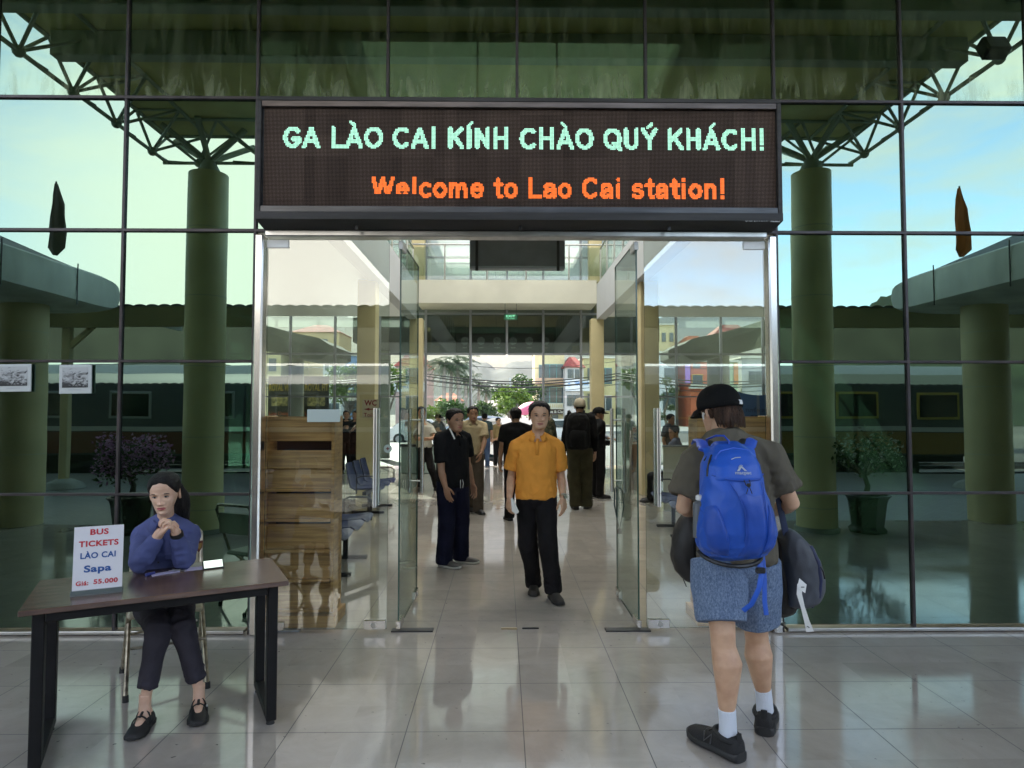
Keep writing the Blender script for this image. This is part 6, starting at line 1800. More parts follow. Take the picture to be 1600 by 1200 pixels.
bystander('man in black cap and black jacket turned right beside the far column', 934, 0, 12.7, 1.72, (.85, .3, 0), M_JACK, M_TROB, sleeve='long', cap=M_CAPB, seed=14, head=(1, -.12, -.1), eR=(921, 690, 12.5), wR=(924, 708, 12.45), eL=(932, 688, 12.9), wL=(938, 705, 12.9))
bystander('man in pale shirt reaching right, hidden behind the man in black cap', 924, 0, 13.7, 1.62, (.9, .2, 0), fabric('pale_blue_shirt', (.28, .30, .36)), M_TROB, sleeve='long', seed=15, eR=(940, 681, 13.3), wR=(951, 685, 13.2), hands=(dict(d=(1, 0, .02), n=(0, 0, -1)), 'relaxed'))
pc = at_d(946, 692, 13.15); o = MB().box((0, 0, 0), (.19, .07, .11), bev=.02).build('hand_pouch', M_JACK); o.location = pc; tag(o, 'small black pouch hanging below the reaching hand', 'pouch')
MB().tube([(-.06, 0, .05), (.0, 0, .12), (.06, 0, .05)], .006, 6).build('loop', M_JACK, o)
for i, (px, d, Fv, lab) in enumerate(((541, 18.2, (.3, -1, 0), 'man in dark clothes holding papers left of the WC column'), (557, 17.4, (-.5, -.8, 0), 'man in black with his back to the WC column, holding a sheet'))):
    bystander(lab, px, 0, d, 1.66, Fv, M_JACK, M_TROB, seed=20 + i, wR=(px - 4, 668, d - .3), wL=(px + 4, 668, d - .3))
bystander('man in dark shirt standing behind the seated man at the desk', 1047, 0, 14.3, 1.58, (.6, -.7, 0), M_GRSH, M_TROB, seed=24)
p = at_d(1056, 676, 11.9); B = V((p.x, p.y + .05, 0)); J = standing((-.85, .3, 0), 1.66)
dz = p.z - J['head'].z
for a in J:
    if a[0] in 'pcnhsew': J[a] = J[a] + UP * dz
Fs = V((-.85, .3, 0)).normalized()
for n in 'RL': J['k' + n] = V((J['h' + n].x, J['h' + n].y, .47)) + Fs * .42; J['a' + n] = V((J['k' + n].x, J['k' + n].y, .085)); J['h' + n] = V((J['h' + n].x, J['h' + n].y, .48))
J['pel'].z = .52
sm, _, _ = person('man in slate shirt sitting at the desk behind the cream partition', B, J, Fs, (-.9, -.25, -.15), SK_BRN, voxel=.012, shirt=fabric('slate_shirt', (.10, .115, .17)), pants=M_TROB, seed=25, hem=.0)
stl = empty('office_stool', B, 'dark stool under the man at the desk', 'stool')
MB().tube([(0, 0, .35), (0, 0, .37), (0, 0, .40), (0, 0, .41)], [.17, .2, .2, .17], 20).build('seat', M_BLACK, stl, True)
for k in range(4): MB().cyl((math.cos(k * PI / 2 + .7) * .14, math.sin(k * PI / 2 + .7) * .14, .36), (math.cos(k * PI / 2 + .7) * .2, math.sin(k * PI / 2 + .7) * .2, 0), .012, n=8).build('leg', M_DARK, stl)
# ================================================================== ticket table, chair and the seated woman
TC = [V((-2.145, -1.99)), V((-1.119, -1.464))]
ex = V((TC[1].x - TC[0].x, TC[1].y - TC[0].y, 0)); TL = ex.length; ex.normalize(); ey = V((-ex.y, ex.x, 0)); TDp = .62
tz = math.atan2(ex.y, ex.x)
cen = V((TC[0].x, TC[0].y, 0)) + ex * TL / 2 + ey * TDp / 2
tb = empty('ticket_table', cen, 'dark wood desk on black steel legs at which the woman sits', 'table', rz=tz)
def wood_dark(n, l, p):
    t = n.new('ShaderNodeTexCoord'); k = n.new('ShaderNodeMapping'); k.inputs['Scale'].default_value = (1.2, 14, 6); l.new(t.outputs['Object'], k.inputs['Vector'])
    a = n.new('ShaderNodeTexNoise'); a.inputs['Scale'].default_value = 3; a.inputs['Detail'].default_value = 7; l.new(k.outputs['Vector'], a.inputs['Vector'])
    c = n.new('ShaderNodeValToRGB'); c.color_ramp.elements[0].position = .35; c.color_ramp.elements[1].position = .7
    c.color_ramp.elements[0].color = (.065, .036, .026, 1); c.color_ramp.elements[1].color = (.15, .088, .062, 1)
    l.new(a.outputs['Fac'], c.inputs['Fac']); l.new(c.outputs['Color'], p.inputs['Base Color']); p.inputs['Roughness'].default_value = .24; p.inputs['Specular IOR Level'].default_value = .6
MB().box((0, 0, .7375), (TL, TDp, .025), bev=.0025).build('top', node_mat('walnut_laminate', wood_dark), tb)
M_FRAME = mat('powder_coated_black', (.010, .0095, .010), .5, var=.2, vscale=8, spec=.2)
for sx in (-1, 1):
    xx = sx * (TL / 2 - .07)
    for sy in (-1, 1):
        MB().box((xx, sy * (TDp / 2 - .085), .372), (.05, .075, .695), bev=.004).build('leg', M_FRAME, tb)
    MB().box((xx, 0, .049), (.05, TDp - .245, .05), bev=.004).build('foot_bar', M_FRAME, tb)
    MB().box((xx, 0, .70), (.05, TDp - .245, .045), bev=.004).build('top_bar', M_FRAME, tb)
    for sy in (-1, 1): MB().cyl((xx, sy * (TDp / 2 - .085), 0), (xx, sy * (TDp / 2 - .085), .026), .022, .017, 14).build('glide', M_RUB, tb, True)
for sy in (-1, 1): MB().box((0, sy * (TDp / 2 - .045), .702), (TL - .20, .028, .044), bev=.003).build('apron', M_FRAME, tb)
TZ = .7502
def on_table(px, py): return at_z(px, py, TZ)
# ticket sign
a, c = on_table(112, 931), on_table(190.5, 923)
sx_ = V((c.x - a.x, c.y - a.y, 0)); sw = sx_.length; sx_.normalize(); rz = math.atan2(sx_.y, sx_.x)
sgn = empty('ticket_sign', (a + c) / 2, 'white BUS TICKETS LÀO CAI Sapa sign standing on the ticket table', 'sign', rz=rz)
SH_ = .302
tilt = Matrix.Rotation(R(-6), 3, 'X')
def tl(x, y, z): return tilt @ V((x, y, z)) + V((0, 0, .012))
o = MB().box(tl(0, 0, SH_ / 2 + .008), (sw, .004, SH_), tilt).build('panel', mat('sign_white', (.70, .69, .74), .35), sgn)
MB().prism([V((0, -.028, 0)), V((0, .032, 0)), V((0, .032, .012)), V((0, .010, .022)), V((0, -.012, .022)), V((0, -.028, .010))], (-sw / 2 - .004, 0, 0), (sw / 2 + .004, 0, 0)).build('foot', mat('acrylic_foot', (.10, .12, .12), .12, coat=.5), sgn)
uz = tilt @ V((0, 0, 1))
og = tl(-sw / 2, -.0035, .008)
RED, BLU = mat('print_red', (.50, .018, .035), .5), mat('print_blue', (.018, .085, .30), .5)
def slab(o_, lines, m):
    b = MB()
    for txt, x, y, w, h, bold in lines:
        vs, ts = text_mesh(txt, bold, 4, spacing=1.08)
        mn, mx_ = vs.min(0), vs.max(0); s = h / .73; sx2 = w / (mx_[0] - mn[0])
        b.add([og + V((1, 0, 0)) * (x + (q[0] - mn[0]) * sx2) + uz * (y + q[1] * s) for q in vs], ts)
    return b.build('lettering', m, o_, fix=False)
for ln, mm_ in ((('BUS', sw * .32, .262, sw * .37, .027, .035), RED), (('TICKETS', sw * .10, .207, sw * .80, .027, .035), RED), (('Giá:', sw * .07, .024, sw * .25, .021, .03), RED), (('55.000', sw * .42, .026, sw * .49, .022, .035), RED), (('LÀO CAI', sw * .14, .150, sw * .71, .028, .03), BLU), (('Sapa', sw * .22, .085, sw * .55, .032, .035), BLU)): slab(sgn, [ln], mm_)
# papers, phone, keys, pen
def sheet_on(name, lab, pts, m, th=.0012, group=None):
    ps = [on_table(*p) for p in pts]; c = sum(ps, V((0, 0, 0))) / len(ps)
    o = MB().prism([p - c for p in ps], (0, 0, 0), (0, 0, th)).build(name, m); o.location = c; tag(o, lab, 'paper', group); return o
M_LAV = mat('lavender_paper', (.48, .44, .66), .6); M_CRM = mat('cream_paper', (.50, .48, .38), .6)
sheet_on('ticket_pad', 'long lavender ticket pad lying in front of the woman', [(235, 898), (277, 891.5), (281, 893.5), (238, 901)], M_LAV, .004)
sheet_on('paper_sheet', 'lavender paper sheet left of the phone', [(290, 886), (318, 882.5), (324, 889), (288, 893)], M_LAV)
sheet_on('receipt_pad', 'cream receipt pad behind the phone on the table', [(293, 883), (324, 879), (327, 884), (294, 887)], M_CRM, .008)
p = on_table(277, 893)
ky = empty('key_ring', p, 'small bunch of keys between the lavender papers', 'keys')
b = MB()
b.tube([(.012 * math.cos(t), .012 * math.sin(t), .004) for t in [k * PI / 8 for k in range(17)]], .0012, 6); b.build('ring', M_STEEL2, ky, True)
for k in range(4):
    a_ = k * 1.1 + .4; dv = V((math.cos(a_), math.sin(a_), 0)); MB().box(dv * .026 + V((0, 0, .004 + .002 * k)), (.034, .009, .002), Matrix.Rotation(a_, 3, 'Z')).cyl(dv * .014 + V((0, 0, .003 + .002 * k)), dv * .014 + V((0, 0, .0055 + .002 * k)), .009, n=12).build('key', M_STEEL2, ky)
p = on_table(228, 901); o = MB().tube([(-.0, 0, .009), (.006, .012, .009), (.022, .045, .009)], [.009, .009, .008], 12).build('stamp', mat('blue_plastic_cap', (.03, .04, .22), .3), smooth=True); o.location = p; tag(o, 'short blue stamp at the left end of the ticket pad', 'stamp')
p = on_table(334, 889)
ph = empty('phone', p, 'phone in a black case with lit white screen on the table', 'phone', rz=tz + .12)
rx = Matrix.Rotation(R(52), 3, 'X')
MB().box((0, .02, .019), (.112, .012, .056), Matrix.Rotation(R(-38), 3, 'X'), bev=.004).build('case', M_BLACK, ph)
nrm = Matrix.Rotation(R(-38), 3, 'X')
MB().box(V((0, .02, .020)) + nrm @ V((0, -.0068, .002)), (.098, .001, .044), nrm).build('screen', emis('phone_screen', (.72, .85, .72), .24), ph)

# folding chair
feet = dict(FR=at_z(196, 1097), FL=at_z(324, 1075), BR=at_z(191, 1051), BL=at_z(311, 1021))
cc = (feet['FR'] + feet['FL'] + feet['BR'] + feet['BL']) / 4
ch_ = empty('folding_chair', cc, 'worn metal folding chair under the seated woman', 'chair')
M_CHROME = mat('worn_chrome', (.38, .33, .25), .32, .85, var=.5, vscale=20)
for n in feet: feet[n] = feet[n] - cc
sidev = (feet['FL'] - feet['FR']).normalized(); backv = V((-sidev.y, sidev.x, 0))
for sd, f_, b_ in (('R', 'FR', 'BR'), ('L', 'FL', 'BL')):
    s = -1 if sd == 'R' else 1
    bx = sidev * (s * .20)
    top = bx + backv * .30 + UP * .82
    pts = [feet[f_] + UP * .02, feet[f_].lerp(bx + backv * .10, .62) + UP * .30, bx + backv * .16 + UP * .46, top]
    MB().tube(pts, .0125, 10).build('front_leg', M_CHROME, ch_, True)
    MB().tube([feet[b_] + UP * .02, bx - backv * .02 + UP * .435], .0115, 10).build('rear_leg', M_CHROME, ch_, True)
    for q in (f_, b_): MB().cyl(feet[q], feet[q] + UP * .035, .017, .0155, 12).build('rubber_foot', M_RUB, ch_, True)
MB().tube([feet['FR'].lerp(feet['FL'], .04) + UP * .27 + backv * .07, feet['FR'].lerp(feet['FL'], .96) + UP * .27 + backv * .07], .008, 8).build('front_rail', M_CHROME, ch_, True)
MB().tube([feet['BR'].lerp(feet['BL'], .04) + UP * .24 - backv * .05, feet['BR'].lerp(feet['BL'], .96) + UP * .24 - backv * .05], .008, 8).build('rear_rail', M_CHROME, ch_, True)
rm_ = Matrix((sidev, backv, UP)).transposed()
MB().box((0, 0, .445), (.40, .40, .035), rm_, bev=.014).build('seat', mat('cream_vinyl', (.42, .38, .28), .5), ch_)
MB().tube([sidev * -.2 + backv * .30 + UP * .82, sidev * -.17 + backv * .31 + UP * .865, sidev * .17 + backv * .31 + UP * .865, sidev * .2 + backv * .30 + UP * .82], .0125, 10).build('top_rail', M_CHROME, ch_, True)
MB().box(backv * .275 + UP * .71, (.38, .018, .17), rm_, bev=.006).build('backrest', mat('cream_vinyl', (.42, .38, .28), .5), ch_)

# seated woman
B = at_z(262, 1098)
Fw = V((.22, -1, 0)).normalized()
J = rel({}, B, pel=V((at_d(256, 921, 4.03).x, at_d(256, 921, 4.03).y, .545)), chest=at_d(258, 842, 3.96), neck=at_d(259, 812, 3.93), head=at_d(257.5, 771.5, 3.86), sR=at_d(222, 838, 3.95), sL=at_d(297, 836, 3.97), eR=at_d(221, 879.5, 3.685), wR=at_d(246, 838, 3.70), eL=at_d(288, 872.5, 3.80), wL=at_d(276, 835, 3.73),
        hR=V((0, 0, 0)), hL=V((0, 0, 0)), kR=at_d(248, 982, 3.58), kL=at_d(285, 978, 3.64), aR=at_d(227, 1093, 3.56), aL=at_d(311, 1077, 3.70), tR=(.16, -1, 0), tL=(.42, -1, 0))
Rw = Fw.cross(UP)
for n, s in (('R', 1), ('L', -1)): J['h' + n] = J['pel'] + Rw * .085 * s - UP * .02 + Fw * .03
cR = at_d(262, 822, 3.70) - B
woman, PWm, wrot = person('woman in blue uniform shirt sitting at the ticket table with clasped hands', B, J, Fw, (.17, -1, -.18), SK_FAIR, voxel=.0068, shirt=M_UNI, sleeve='long', collar=('placket', M_UNI), pants=M_SLATE, leg_r=(.092, .066, .049, .047), legcut=.17, hem=-.10, k=.93, female=True, girth=1.02,
       hl=dict(front=.082, front2=.071, temple=.040, side=.008, burn=-.004, nape=-.09), thick=.0085, sleek=True, sex='f', squint=.55, seed=31, head_s=1.02, wide=1.04, lips=.95, fold=.014, hgt=R(4), skip_shoes=True, brow=.8, hands=(None, None))
# clasped hands: right hand folded over the left, fingers wrapped across
wR, wL = PWm['wR'], PWm['wL']
parts = []
dR = (cR + V((.012, 0, .018)) - wR).normalized()
hR_ = hand_mb(wR, dR, V((.62, .35, -.35)), 1, .90, (.95, 1.0, 1.0, 1.0), (.5, .5), .02)
hL_ = hand_mb(wL, (cR + V((.0, .012, .030)) - wL).normalized(), V((-.75, -.30, -.1)), -1, .88, (.95, 1.0, 1.05, 1.1), (.45, .5), .02)
for h_ in (hR_, hL_):
    v_, f_ = remesh(h_, .0028, 2); parts.append((v_, f_, 0))
for n in 'RL':
    e_, w_ = PWm['e' + n], PWm['w' + n]; q = MB(); limb(q, [seg(e_, w_, .7), w_, w_ + (w_ - e_).normalized() * .02], [.030, .026, .026]); parts.append((q.v, q.f, 0))
mesh_obj('hands', parts, [SK_FAIR], woman)
wb = MB(); d_ = (wL - PWm['eL']).normalized(); u_ = d_.orthogonal().normalized(); v_ = d_.cross(u_); rings = []
for i in range(21):
    t = 2 * PI * i / 20; n_ = u_ * math.cos(t) + v_ * math.sin(t); c_ = wL - d_ * .002 + n_ * .029
    rings.append([c_ - d_ * .013, c_ - d_ * .013 + n_ * .005, c_ + d_ * .013 + n_ * .005, c_ + d_ * .013])
wb.loft(rings, cap=False).build('wrist_band', M_BLACK, woman, True)
# long hair tied low, falling behind the shoulders
hp_ = PWm['head']; b = MB()
def hh(x, y, z): return hp_ + wrot @ V((x, y, z))
for dx, r0, sd in ((0, .060, 0), (.035, .045, 1), (-.035, .045, 2), (.055, .032, 3), (-.05, .032, 4)):
    pts = [hh(dx, -.085, .02), hh(dx * 1.25, -.105, -.05), hh(dx * 1.35, -.105, -.11), hh(dx * 1.3 + .01, -.115, -.18), hh(dx * 1.1 + .01, -.12, -.26), hh(dx * .9, -.12, -.34)]
    b.tube(pts, [r0 * .7, r0, r0 * .95, r0 * .85, r0 * .7, r0 * .2], 14)
v2, f2 = remesh(b, .007, 2); v2 = folds(v2, f2, .006, 16, 3, (1.5, 1.5, .2))
mesh_obj('hair_length', [(v2, f2, 0)], [M_HBLK], woman)
p = PWm['sL'] + V((.058, -.02, -.06)); b = MB(); pr = [V((0, -.022, .03)), V((0, .022, .03)), V((0, .022, -.01)), V((0, 0, -.034)), V((0, -.022, -.01))]
rz_ = Matrix.Rotation(R(-18), 3, 'Z') @ Matrix.Rotation(R(6), 3, 'Y')
sbd = MB().prism([rz_ @ q + p for q in pr], rz_ @ V((.004, 0, 0)), rz_ @ V((.010, 0, 0))).build('sleeve_badge', mat('badge_maroon', (.10, .02, .015), .6), woman)
MB().prism([rz_ @ (q * .6) + p for q in pr], rz_ @ V((.010, 0, 0)), rz_ @ V((.0115, 0, 0))).build('emblem', mat('badge_gold', (.25, .15, .04), .5), sbd)
b = MB()
fz = Fw * .128
for k in range(4):
    c_ = seg(PWm['chest'], PWm['pel'], -.05 + k * .19) + Fw * (.130 + (.006 if k in (1, 2) else 0)) * .95; b.ball(c_, .006, 8, 6)
for s_ in (-1, 1):
    c_ = seg(PWm['chest'], PWm['pel'], .24) + Fw * .128 + Rw * (.075 * s_)
    MB().box(c_, (.085, .010, .035), Matrix((Rw * -1, Fw * -1, UP)).transposed(), bev=.004).build('pocket_flap', M_UNI, woman)
b.build('button', mat('navy_button', (.015, .018, .05), .4), woman)
# black flats with straps
for n in 'RL':
    tv = V(J['t' + n]).normalized(); A = PWm['a' + n]
    heel = V((A.x, A.y, 0)) - tv * .058
    u, so_, (d_, nn, s_) = shoe(tv, heel, .240, .050, .046, sole=.016)
    rings = []
    sh = u.build('shoe', mat('black_velvet', (.010, .010, .011), .6), woman, 'all'); so_.build('sole', M_SOLEB, sh, 40)
    b = MB(); ft = []
    for t, w_, h_ in ((.03, .028, .070), (.12, .031, .080), (.3, .032, .070), (.5, .033, .050), (.7, .034, .030), (.85, .028, .020), (.9, .02, .015)):
        c_ = heel + tv * (t * .235) + UP * .016; ft.append([c_ + s_ * (w_ * math.cos(2 * PI * j / 16)) + UP * max(0, h_ * math.sin(2 * PI * j / 16)) for j in range(16)])
    b.loft(ft); b.tube([A + UP * .03, A - UP * .02, heel + tv * .07 + UP * .05], [.031, .030, .032], 14)
    v_, f_ = remesh(b, .006, 3); mesh_obj('foot', [(v_, f_, 0)], [SK_FAIR], woman)
    st = MB()
    for t0, zz, ww in ((.34, .072, .034), (.52, .054, .038)):
        c_ = heel + tv * (t0 * .24); st.tube([c_ + s_ * (ww * 1.12 * math.cos(a_)) + UP * (.018 + (zz + .006) * max(0, math.sin(a_))) for a_ in [PI * k / 12 for k in range(13)]], .0065, 8, flat=((0, 0, 1), .5))
    st.tube([heel + tv * .08 + UP * .090, heel + tv * .128 + UP * .074], .007, 8, flat=((0, 0, 1), .5))
    st.build('strap', mat('black_velvet', (.01, .01, .011), .6), sh, True)
    bk_ = MB(); bk_.ball(heel + tv * .085 + s_ * (.040 * (1 if n == 'R' else -1)) + UP * .045, .006, 8, 6); bk_.build('buckle', M_STEEL2, sh, True)

# ================================================================== backpacker seen from behind
B = at_z(1172, 1162); Fb = V((-.10, 1, 0)).normalized()
J = rel({}, B, pel=at_d(1149, 862, 3.34), chest=at_d(1145, 722, 3.36), neck=at_d(1131, 681, 3.36), head=at_d(1124, 642, 3.42), sL=at_d(1086, 718, 3.36), sR=at_d(1203, 716, 3.33), eL=at_d(1068, 793, 3.34), wL=at_d(1092, 800, 3.60), eR=at_d(1237, 786, 3.32), wR=at_d(1205, 800, 3.60),
        hL=at_d(1120, 880, 3.33), hR=at_d(1178, 880, 3.36), kL=at_d(1129, 988, 3.22), kR=at_d(1181, 985, 3.44), aL=at_d(1137.5, 1135, 3.22), aR=at_d(1195, 1100, 3.47), tL=(-.52, .85, 0), tR=(.42, .90, 0))
TEE = M_TEE
def heather(n, l, p):
    t = n.new('ShaderNodeTexCoord'); k = n.new('ShaderNodeMapping'); k.inputs['Scale'].default_value = (1, 1, .55); l.new(t.outputs['Object'], k.inputs['Vector'])
    a = n.new('ShaderNodeTexNoise'); a.inputs['Scale'].default_value = 120; a.inputs['Detail'].default_value = 6; a.inputs['Roughness'].default_value = .8; l.new(k.outputs['Vector'], a.inputs['Vector'])
    c = n.new('ShaderNodeValToRGB'); c.color_ramp.elements[0].position = .38; c.color_ramp.elements[1].position = .66
    c.color_ramp.elements[0].color = (.075, .115, .20, 1); c.color_ramp.elements[1].color = (.24, .31, .44, 1)
    l.new(a.outputs['Fac'], c.inputs['Fac']); l.new(c.outputs['Color'], p.inputs['Base Color']); p.inputs['Roughness'].default_value = .9; p.inputs['Specular IOR Level'].default_value = .15
hiker, PH, hrot = person('backpacker in olive T-shirt and heathered blue shorts seen from behind', B, J, Fb, (-.38, .90, -.30), SK_LIGHT, hair=M_HBRN, voxel=.0068, k=1.06, shirt=TEE, pants=node_mat('heather_blue', heather), leg_r=(.118, .112, .1, .1), legcut=2, bare_legs=True, hem=-.08, girth=1.05,
       hl=dict(nape=-.095, burn=-.03, side=-.005), thick=.012, cap=M_CAPB, seed=41, skip_shoes=True, fold=.016, hands=(dict(d=(-.6, .7, .3), n=(-.5, -.2, .8)), dict(d=(.6, .7, .3), n=(.5, -.2, .8))))
# hair below the cap at the nape, cap strap
b = MB(); rr = random.Random(5)
def hq(x, y, z): return PH['head'] + hrot @ (V((x, y, z)) * 1.06)
for k in range(230):
    a_ = rr.uniform(-1.75, 1.75); x_, y_ = .077 * math.sin(a_), -.012 - .098 * math.cos(a_) ; z0 = rr.uniform(-.035, .02); z1 = -.078 - .028 * math.cos(a_) + rr.uniform(-.012, .010)
    if abs(a_) > 1.25: z1 += .045
    b.tube([hq(x_ * 1.02, y_ * 1.02, z0), hq(x_ * 1.07, y_ * 1.05 - .004, (z0 + z1) / 2), hq(x_ * 1.0 + rr.uniform(-.006, .006), y_ * .99 - .004, z1)], [.0045, .0055, .0012], 5)
b.build('nape_hair', M_HBRN, hiker, True)
b = MB(); b.tube([hq(.052 * math.sin(a_) * 1.75, -.012 - .112 * math.cos(a_), .005) for a_ in [-.62 + k * .155 for k in range(9)]], .0075, 8, flat=((0, 0, 1), 1.5)); b.build('cap_strap', M_CAPB, hiker, True)
b = MB(); b.box(hq(.026, -.124, .006), (.024, .006, .022), hrot @ Matrix.Rotation(.25, 3, 'Z')); b.build('strap_clip', M_WHITE, hiker)
b = MB(); rg = []
for k in range(13):
    a_ = PI * k / 12; rg.append(hq(.033 * math.cos(a_), -.108 - .010 * math.sin(a_) , .013 + .030 * math.sin(a_)))
b.add(rg + [hq(0, -.1075, .012)], [tuple(range(13))]); b.build('cap_opening_hair', M_HBRN, hiker)
o = MB().tube([hq(-.080, .018, -.004), hq(-.083, .026, -.016), hq(-.080, .03, -.034)], [.008, .0055, .004], 10).build('earbud', M_WHITE, hiker, True)
# ribbed neckline
b = MB(); cN = seg(PH['chest'], PH['neck'], .90); latv = (PH['sR'] - PH['sL']).normalized()
b.tube([cN + latv * (.083 * math.cos(t)) + Fb * (.079 * math.sin(t)) + UP * (.012 - .018 * math.sin(t)) for t in [2 * PI * k / 28 for k in range(29)]], .0055, 8); b.build('neck_rib', TEE, hiker, True)
# socks and running shoes
M_SOCK = mat('white_sock', (.62, .66, .74), .9, bump=.5, bscale=90, stretch=(3, 3, .2))
M_RUN = mat('black_mesh', (.012, .012, .013), .75, bump=.4, bscale=220)
for n, pitch_, lift in (('L', 0.0, 0.0), ('R', 0.0, 0.0)):
    A = PH['a' + n]; K = PH['k' + n]; tv = V(J['t' + n]).normalized()
    ax = (K - A).normalized()
    b = MB().tube([A + ax * .085, A + ax * .06, A + ax * .02, A - UP * .03, A - UP * .055 + tv * .01], [.0425, .041, .041, .043, .045], 18)
    v_, f_ = remesh(b, .006, 2); mesh_obj('sock', [(v_, f_, 0)], [M_SOCK], hiker)
    heel = V((A.x, A.y, 0)) - tv * .075
    u, so_, (d_, nn, s_) = shoe(tv, heel, .315, .080, .053, sole=.034)
    sh = u.build('shoe', M_RUN, hiker, 'all'); so_.build('sole', mat('black_foam', (.020, .020, .021), .6), sh, 40)
    MB().tube([heel + tv * .012 + UP * .085 + s_ * 0, heel + tv * .012 + UP * .125], [.020, .016], 10, flat=(tuple(tv), .5)).build('heel_tab', M_RUN, sh, True)
    b = MB(); b.tube([A - UP * .040 + tv * .005 + (tv * math.cos(t) * .062 + s_ * math.sin(t) * .050) + UP * (.012 * math.cos(t)) for t in [2 * PI * k / 20 for k in range(21)]], .013, 8); b.build('ankle_cuff', M_RUN, sh, True)
    for sg in (-1, 1):
        c_ = heel + tv * .155 + s_ * (sg * .0525) + UP * .068
        q = MB(); pts = [c_ - tv * .022 - UP * .022, c_ - tv * .022 + UP * .020, c_ + tv * .018 - UP * .022, c_ + tv * .022 + UP * .020]
        q.tube([p_ + s_ * sg * (.004 - (.010 if p_.z > c_.z else -.003)) for p_ in pts], .0032, 6); q.build('side_letter', mat('dark_reflective', (.10, .10, .105), .35, .4), sh, True)
    b = MB()
    for k in range(4):
        c_ = heel + tv * (.115 + k * .025) + UP * (.107 - k * .009); b.tube([c_ - s_ * .03, c_ + UP * .004, c_ + s_ * .03], .003, 6)
    b.build('lace', M_BLACK, sh, True)
# shorts details
p = PH['hL'] + V((-.045, -.118, -.235)); o = MB().ball(p, (.007, .004, .007), 10, 6).build('shorts_mark', M_WHITE, hiker, True)

# ---- blue backpack on his back
M_BLUE = mat('royal_blue_nylon', (.014, .095, .52), .45, var=.18, vscale=5, bump=.12, bscale=300)
M_BLUED = mat('deep_blue_nylon', (.012, .072, .42), .42, var=.18, vscale=6, bump=.12, bscale=300)
bp0 = at_d(1154, 880, 3.0)
bag = empty('backpack', bp0, 'large royal blue hiking backpack on the back of the backpacker', 'backpack')
PXM = 3.0 / FPX
prof = [(693, 1130, 1166, .05), (700, 1122, 1174, .10), (712, 1112, 1184, .15), (728, 1104, 1190, .19), (750, 1102, 1193, .22), (775, 1100, 1197, .235), (800, 1095, 1204, .24), (830, 1092, 1210, .24), (850, 1094, 1208, .22), (866, 1104, 1198, .18), (876, 1118, 1184, .12), (881, 1134, 1168, .05)]
def bx(px): return (px - 1154) * PXM
def bz(py): return (880 - py) * PXM
rings = []
for py, x0, x1, dep in prof:
    rings.append(ell(V(((bx(x0) + bx(x1)) / 2, .13 - dep * .5, bz(py))), V((1, 0, 0)), V((0, 1, 0)), (bx(x1) - bx(x0)) / 2, dep / 2, 36, .72))
b = MB().loft(rings); v_, f_ = remesh(b, .008, 3); v_ = folds(v_, f_, .006, 9, 3, (1, 1, .8), [((-.13, 0, .1), .14, .006, 26), ((.14, 0, .1), .14, .006, 26), ((0, -.1, .03), .12, .005, 30)])
mesh_obj('main_bag', [(v_, f_, 0)], [M_BLUE], bag)
def yfront(px, py):
    """front face (towards the camera) of the pack at a pixel"""
    for a, c in zip(prof, prof[1:]):
        if a[0] <= py <= c[0]:
            t = (py - a[0]) / (c[0] - a[0]); x0, x1, dp = [a[k] + (c[k] - a[k]) * t for k in (1, 2, 3)]
            u = max(-1, min(1, ((px - (x0 + x1) / 2) / ((x1 - x0) / 2)))); return .13 - dep_y(dp, u)
    return 0
def dep_y(dp, u): return dp * .5 + dp * .5 * (1 - abs(u) ** 2.78) ** .36 if abs(u) < 1 else dp * .5
def on_bag(px, py, off=.004): return V((bx(px), yfront(px, py) - off, bz(py)))
def panel(name, poly_fn, m, off, nx=14, ny=18, parent=None):
    vs = []; fs = []
    for j in range(ny + 1):
        for i in range(nx + 1):
            px, py = poly_fn(i / nx, j / ny); e = min(i, nx - i, j, ny - j); vs.append(on_bag(px, py, off * min(1, e / 1.5) + .0005))
    for j in range(ny):
        for i in range(nx): q = j * (nx + 1) + i; fs.append((q, q + nx + 1, q + nx + 2, q + 1))
    v2 = folds(vs, fs, .0035, 16, 8, (1.6, 1, .6)) if off > .005 else np.array(vs)
    return mesh_obj(name, [(v2, fs, 0)], [m], parent or bag)
def curve(pts, y):
    for (y0, a), (y1, c) in zip(pts, pts[1:]):
        if y0 <= y <= y1: return a + (c - a) * (y - y0) / (y1 - y0)
    return pts[-1][1]
LFT = [(752, 1128), (772, 1142), (800, 1151), (840, 1152), (872, 1146)]; RGT = [(752, 1182), (772, 1183), (800, 1184), (840, 1187), (872, 1180)]
panel('centre_panel', lambda s, t: (lambda y: (curve(LFT, y) + (curve(RGT, y) - curve(LFT, y)) * s, y))(770 + 104 * t), M_BLUED, .008)
panel('lid', lambda s, t: (lambda y: (1108 + 82 * s, y))(704 + 46 * t - 8 * (1 - (2 * s - 1) ** 2) * (1 - t)), M_BLUE, .010)
panel('side_pocket', lambda s, t: (lambda y: (curve([(785, 1092), (830, 1094), (868, 1108)], y) + (curve([(785, 1110), (830, 1126), (868, 1134)], y) - curve([(785, 1092), (830, 1094), (868, 1108)], y)) * s, y))(787 + 80 * t), M_BLUED, .016)
panel('side_pocket', lambda s, t: (lambda y: (curve([(782, 1190), (830, 1186), (868, 1180)], y) + (curve([(782, 1205), (830, 1209), (868, 1196)], y) - curve([(782, 1190), (830, 1186), (868, 1180)], y)) * s, y))(784 + 82 * t), M_BLUED, .016)
def piping(pts, r, m, name='seam', off=.008): return MB().tube([on_bag(px, py, off) for px, py in pts], r, 8).build(name, m, bag, True)
piping([(1108, 742), (1130, 748), (1155, 749.5), (1180, 747), (1190, 741)], .0028, M_BLUED, 'lid_seam', .012)
